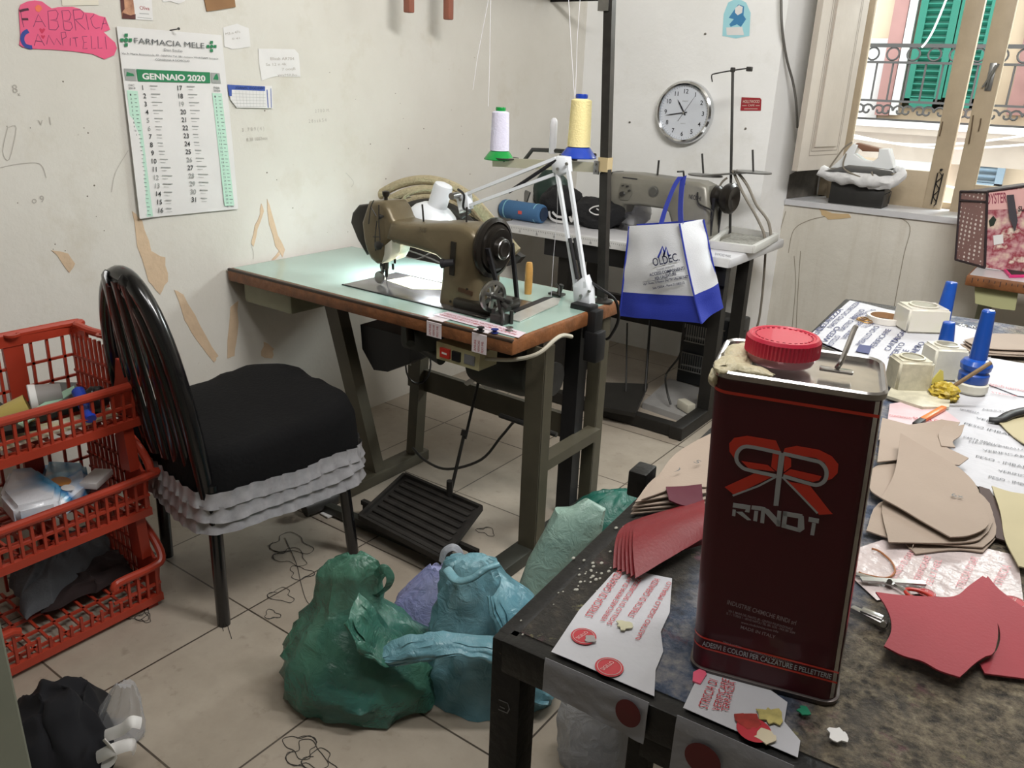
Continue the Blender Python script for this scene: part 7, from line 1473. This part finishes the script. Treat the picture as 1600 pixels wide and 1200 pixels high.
# orange cutter, black pliers
t = thing('craft_knife', 'small orange and black craft knife lying on the pink printed film', 'knife', aw(1450, 655)); b = MB(); b.bar(aw(1441, 656, ZW+.013), aw(1475, 637, ZW+.013), .013, .009, bev=.002); b.build('handle', mat('orange', 'e8762a', .35), t); b = MB(); b.bar(aw(1430, 664, ZW+.012), aw(1442, 656, ZW+.012), .014, .010, bev=.002); b.build('blade_holder', 'black', t)
t = thing('pliers', 'black coated tool handle reaching in from the right edge', 'pliers', aw(1570, 652)); MB().tube([aw(1545, 655, ZW+.012), aw(1562, 656, ZW+.014), aw(1585, 646, ZW+.018), aw(1640, 636, ZW+.018)], [.008, .016], 12, smooth=6, flat=.6).build('handle', 'black', t)
# tweezers and penknife
t = thing('scissors', 'steel scissors with a ring handle right of the can', 'scissors', aw(1385, 905)); b = MB(); b.bar(aw(1336, 897, ZW+.009), aw(1398, 914, ZW+.009), .009, .004, bev=.001); b.bar(aw(1345, 905, ZW+.011), aw(1445, 911, ZW+.009), .010, .003); b.cyl(aw(1390, 909, ZW+.005), aw(1390, 909, ZW+.016), .004, n=12)
b.tube([aw(1398, 914, ZW+.01), aw(1415, 924, ZW+.012), aw(1424, 932, ZW+.012)], .003, 8); b.build('blades', 'steel', t); b = MB(); c_ = aw(1436, 930, ZW+.012); b.tube([c_+V((math.cos(a)*.018, math.sin(a)*.012, 0)) for a in (2*PI*i/20 for i in range(20))], .0028, 8, closed=True); b.build('ring_handle', 'red_plastic', t)
t = thing('pocket_knife', 'steel pocket knife lying between the can and the red leather', 'knife', aw(1360, 965)); b = MB(); b.bar(aw(1330, 950, ZW+.008), aw(1386, 978, ZW+.008), .011, .008, bev=.002); b.bar(aw(1346, 952, ZW+.013), aw(1380, 966, ZW+.013), .012, .003, bev=.001); b.cyl(aw(1380, 976, ZW+.006), aw(1380, 976, ZW+.015), .004, n=12); b.build('body', 'steel', t)
b = MB(); b.tube([aw(*p, ZW+.007) for p in ((1342, 894), (1352, 898), (1384, 903), (1398, 894), (1393, 878), (1375, 862), (1362, 857))], .0016, 6, smooth=6); b.build('rubber_band', mat('band_brown', 'a0673f', .6), label='brown elastic band lying above the scissors right of the can', cat='rubber band')

# ---------------------------------------------------------------- leather pieces
mat('leather_beige', 'a09082', .75, var=.03, vs=10, bump=.06, bs=200); mat('leather_edge', '9a8870', .8); mat('leather_red', '740d18', .42, var=.06, vs=8, bump=.08, bs=200); mat('leather_red_matte', '9b2f3b', .6, var=.05, vs=8, bump=.08, bs=200); mat('leather_cream', 'b4aa88', .7, var=.04, vs=10)
def soft(pts, k=4):
    """outline with curved sides that keeps its sharp corners"""
    n = len(pts); out = []
    def tan(i):
        a = pts[i]-pts[i-1]; c_ = pts[(i+1) % n]-pts[i]
        return None if a.angle(c_, 0) > .75 else (a.normalized()+c_.normalized()).normalized()
    T_ = [tan(i) for i in range(n)]
    for i in range(n):
        p, q = pts[i], pts[(i+1) % n]; L_ = (q-p).length; d = (q-p).normalized(); t0 = (T_[i] or d)*L_; t1 = (T_[(i+1) % n] or d)*L_
        for j in range(k):
            t = j/k; out.append(p*(2*t**3-3*t*t+1)+t0*(t**3-2*t*t+t)+q*(-2*t**3+3*t*t)+t1*(t**3-t*t))
    return out
def piece(label, px, lift, m='leather_beige', curl=0, cdir=(0, 1), th=.0022, group=None, marks=(), wob=.002, sd=1, name='leather_piece'):
    """leather cut-out: outline pixels taken on the table plane raised by lift"""
    z = ZW+lift; pts = soft([at(*p, z=z) for p in px]); cx = sum(p.x for p in pts)/len(pts); cy = sum(p.y for p in pts)/len(pts); cd = V((cdir[0], cdir[1])).normalized() if hasattr(V((0, 0)), 'normalized') else None
    R_ = max((p-V((cx, cy, z))).length for p in pts)
    def zf(x, y):
        s_ = ((x-cx)*cd.x+(y-cy)*cd.y)/R_; return z+curl*max(0, s_)**2+wob*nz(V((x, y, sd)), 9, sd)+wob
    o = flat_sheet([(p.x, p.y) for p in pts], zf, th, .012).build(name, m, smooth=40, label=label, cat='leather piece', group=group); 
    if marks:
        b = MB()
        for s_, p0, p1, h_ in marks: a = at(*p0, z=z+th+.004+wob); c_ = at(*p1, z=z+th+.004+wob); d = c_-a; b.text(s_, a, d, V((-d.y, d.x, 0)), h_, w=d.length)
        k = b.build('pencil_mark', 'print_mid', o, smooth=0); k.location = o.location*0; 
        for v in k.data.vertices: pass
    return o
# right hand beige pile, from the bottom up
B = [('lowest beige leather piece of the right hand pile, stepping out at its lower right', [(1415, 853), (1430, 869), (1500, 862), (1535, 866), (1560, 835), (1555, 800), (1480, 790), (1420, 820)], .004, 0),
     ('beige leather piece just above the lowest one of the right hand pile', [(1424, 862), (1428, 852), (1535, 858), (1555, 838), (1545, 790), (1440, 790)], .009, 0),
     ('beige leather piece with its corner at the lower left of the right hand pile', [(1353, 832), (1372, 790), (1400, 780), (1440, 800), (1440, 850), (1385, 842)], .008, 0),
     ('large plain beige leather piece under the marked one', [(1378, 790), (1388, 850), (1500, 851), (1530, 846), (1545, 790), (1500, 750), (1400, 760)], .014, .0),
     ('beige leather piece at the left of the pile close to the can', [(1360, 770), (1363, 735), (1400, 722), (1440, 740), (1430, 780), (1376, 782)], .014, 0),
     ('beige leather piece with a curled right end at the back of the pile', [(1370, 725), (1375, 685), (1460, 680), (1475, 700), (1495, 712), (1512, 722), (1498, 731), (1475, 728), (1440, 720)], .022, .02),
     ('beige leather piece lying behind the pile beside the can', [(1372, 690), (1378, 655), (1420, 666), (1470, 660), (1498, 668), (1480, 690), (1465, 700)], .014, .02),
     ('small curled beige strip at the back right of the pile', [(1470, 700), (1466, 680), (1475, 668), (1505, 672), (1500, 684), (1488, 692), (1492, 702)], .024, .03)]
for k, (lb, px, lf_, cu_) in enumerate(B): piece(lb, px, lf_, curl=cu_, cdir=(1, .4), sd=k+1, group='beige leather pile right of the can')
top = piece('topmost beige leather piece marked with pencil, on the right hand pile', [(1402, 701), (1440, 716), (1475, 730), (1500, 742), (1522, 760), (1532, 785), (1543, 824), (1512, 840), (1484, 842), (1440, 818), (1400, 795), (1376, 782), (1396, 745)], .024, curl=.03, cdir=(-.5, 1), sd=20)
b = MB(); z = ZW+.033; a = at(1487, 775, z=z); c_ = at(1507, 779, z=z); b.text('6x', a, c_-a, V((-(c_-a).y, (c_-a).x, 0)), .014); b.build('pencil_mark', 'print_mid', top, smooth=0).location = (0, 0, 0)
# far right beige strips and stack
R = [('curved cream leather strip leaving the frame at the right of the beige pile', [(1548, 765), (1580, 775), (1640, 780), (1640, 900), (1590, 890), (1570, 850), (1562, 810)], .008, 'leather_cream'),
     ('cream leather piece under the black tool handle at the right edge', [(1555, 660), (1575, 652), (1640, 655), (1640, 720), (1595, 695)], .004, 'leather_cream'),
     ('dark brown backed leather piece between the beige pile and the cream strip', [(1528, 765), (1545, 770), (1562, 800), (1572, 850), (1556, 845), (1540, 815)], .006, mat('leather_brown', '4a3a36', .7)),
     ('bottom sheet of the beige stack behind the round glue bottle', [(1500, 540), (1560, 535), (1640, 540), (1640, 562), (1590, 560), (1520, 556)], .008, 'leather_beige'),
     ('middle sheet of the beige stack behind the round glue bottle', [(1504, 537), (1560, 530), (1640, 535), (1640, 557), (1590, 556), (1524, 551)], .014, 'leather_beige'),
     ('top sheet of the beige stack behind the round glue bottle', [(1506, 534), (1555, 524), (1640, 531), (1640, 552), (1590, 550), (1526, 546)], .020, 'leather_beige')]
for k, (lb, px, lf_, m_) in enumerate(R): piece(lb, px, lf_, m_, curl=.0, sd=k+31, wob=.004)
# beige pile left of the can
Lp = [('lowest beige leather piece of the pile left of the can', [(985, 806), (1010, 780), (1060, 770), (1100, 762), (1100, 800), (1050, 800)], .004),
      ('second beige leather piece of the pile left of the can', [(986, 800), (1015, 772), (1060, 755), (1102, 748), (1102, 792), (1048, 795)], .010),
      ('third beige leather piece of the pile left of the can', [(988, 795), (1018, 762), (1060, 745), (1105, 735), (1104, 785), (1045, 788)], .016),
      ('fourth beige leather piece of the pile left of the can', [(992, 788), (1020, 752), (1062, 728), (1108, 715), (1106, 775), (1050, 778)], .024)]
for k, (lb, px, lf_) in enumerate(Lp): piece(lb, px, lf_, sd=k+41, curl=.02, cdir=(1, 1), group='beige leather pile left of the can')
top = piece('topmost beige leather piece with pencil marks left of the can', [(1002, 783), (1030, 745), (1055, 712), (1085, 697), (1110, 690), (1108, 765), (1060, 764), (1035, 772)], .030, curl=.03, cdir=(1, 1), sd=50)
b = MB(); z = ZW+.046; a = at(1083, 722, z=z); c_ = at(1096, 727, z=z); b.text('5', a, c_-a, V((-(c_-a).y, (c_-a).x, 0)), .016); a = at(1055, 735, z=z); b.text(')', a, V((1, .2, 0)), V((0, 1, 0)), .016); b.build('pencil_mark', 'print_mid', top, smooth=0).location = (0, 0, 0)
# red pieces left of the can: a fan of curved sheets
def rsheet(label, c, bulge, m, lifts, sd):
    q = [at(*p, z=ZW+l_) for p, l_ in zip(c, lifts)]
    def fn(u, v): p = (q[0]*(1-u)+q[1]*u)*(1-v)+(q[3]*(1-u)+q[2]*u)*v; return p+V((0, 0, bulge*math.sin(PI*v)*(1-.3*u)+.001*nz(p, 30, sd)))-V((.01*math.sin(PI*v)*(1-u), 0, 0))
    return MB().grid(14, 14, fn, .0022).build('leather_piece', m, smooth=60, label=label, cat='leather piece', group='curved red leather sheets left of the can')
for k in range(6):
    rsheet(('lowest', 'second', 'third', 'fourth', 'fifth', 'topmost')[k]+' red leather sheet of the curved stack left of the can', [(958+k*7, 888+k*3), (1100, 850-k*2), (1100, 800-k*4), (985+k*3, 815-k*1.2)], .012+.001*k, 'leather_red', (.004+.003*k, .006+.004*k, .02+.004*k, .012+.003*k), k)
piece('dark wine red leather piece standing out above the red stack left of the can', [(1040, 765), (1095, 768), (1100, 800), (1062, 792), (1045, 785)], .034, mat('leather_wine', '54152a', .5), sd=61, curl=.01)
# two large red cut-outs on the right
piece('red leather cut-out reaching the right edge, partly under its neighbour', [(1542, 904), (1560, 925), (1595, 952), (1640, 985), (1640, 1070), (1600, 1063), (1538, 1055), (1530, 1040), (1556, 1020), (1560, 985), (1530, 930)], .006, 'leather_red_matte', sd=71)
piece('large red leather cut-out with curved sides lying on top at the front right', [(1367, 930), (1400, 935), (1450, 938), (1489, 937), (1512, 920), (1534, 904), (1544, 910), (1552, 960), (1558, 985), (1556, 1010), (1548, 1028), (1538, 1031), (1498, 1064), (1465, 1053), (1440, 1039), (1410, 1030), (1380, 1015), (1391, 992), (1390, 970), (1380, 948)], .014, 'leather_red_matte', sd=72, wob=.003)
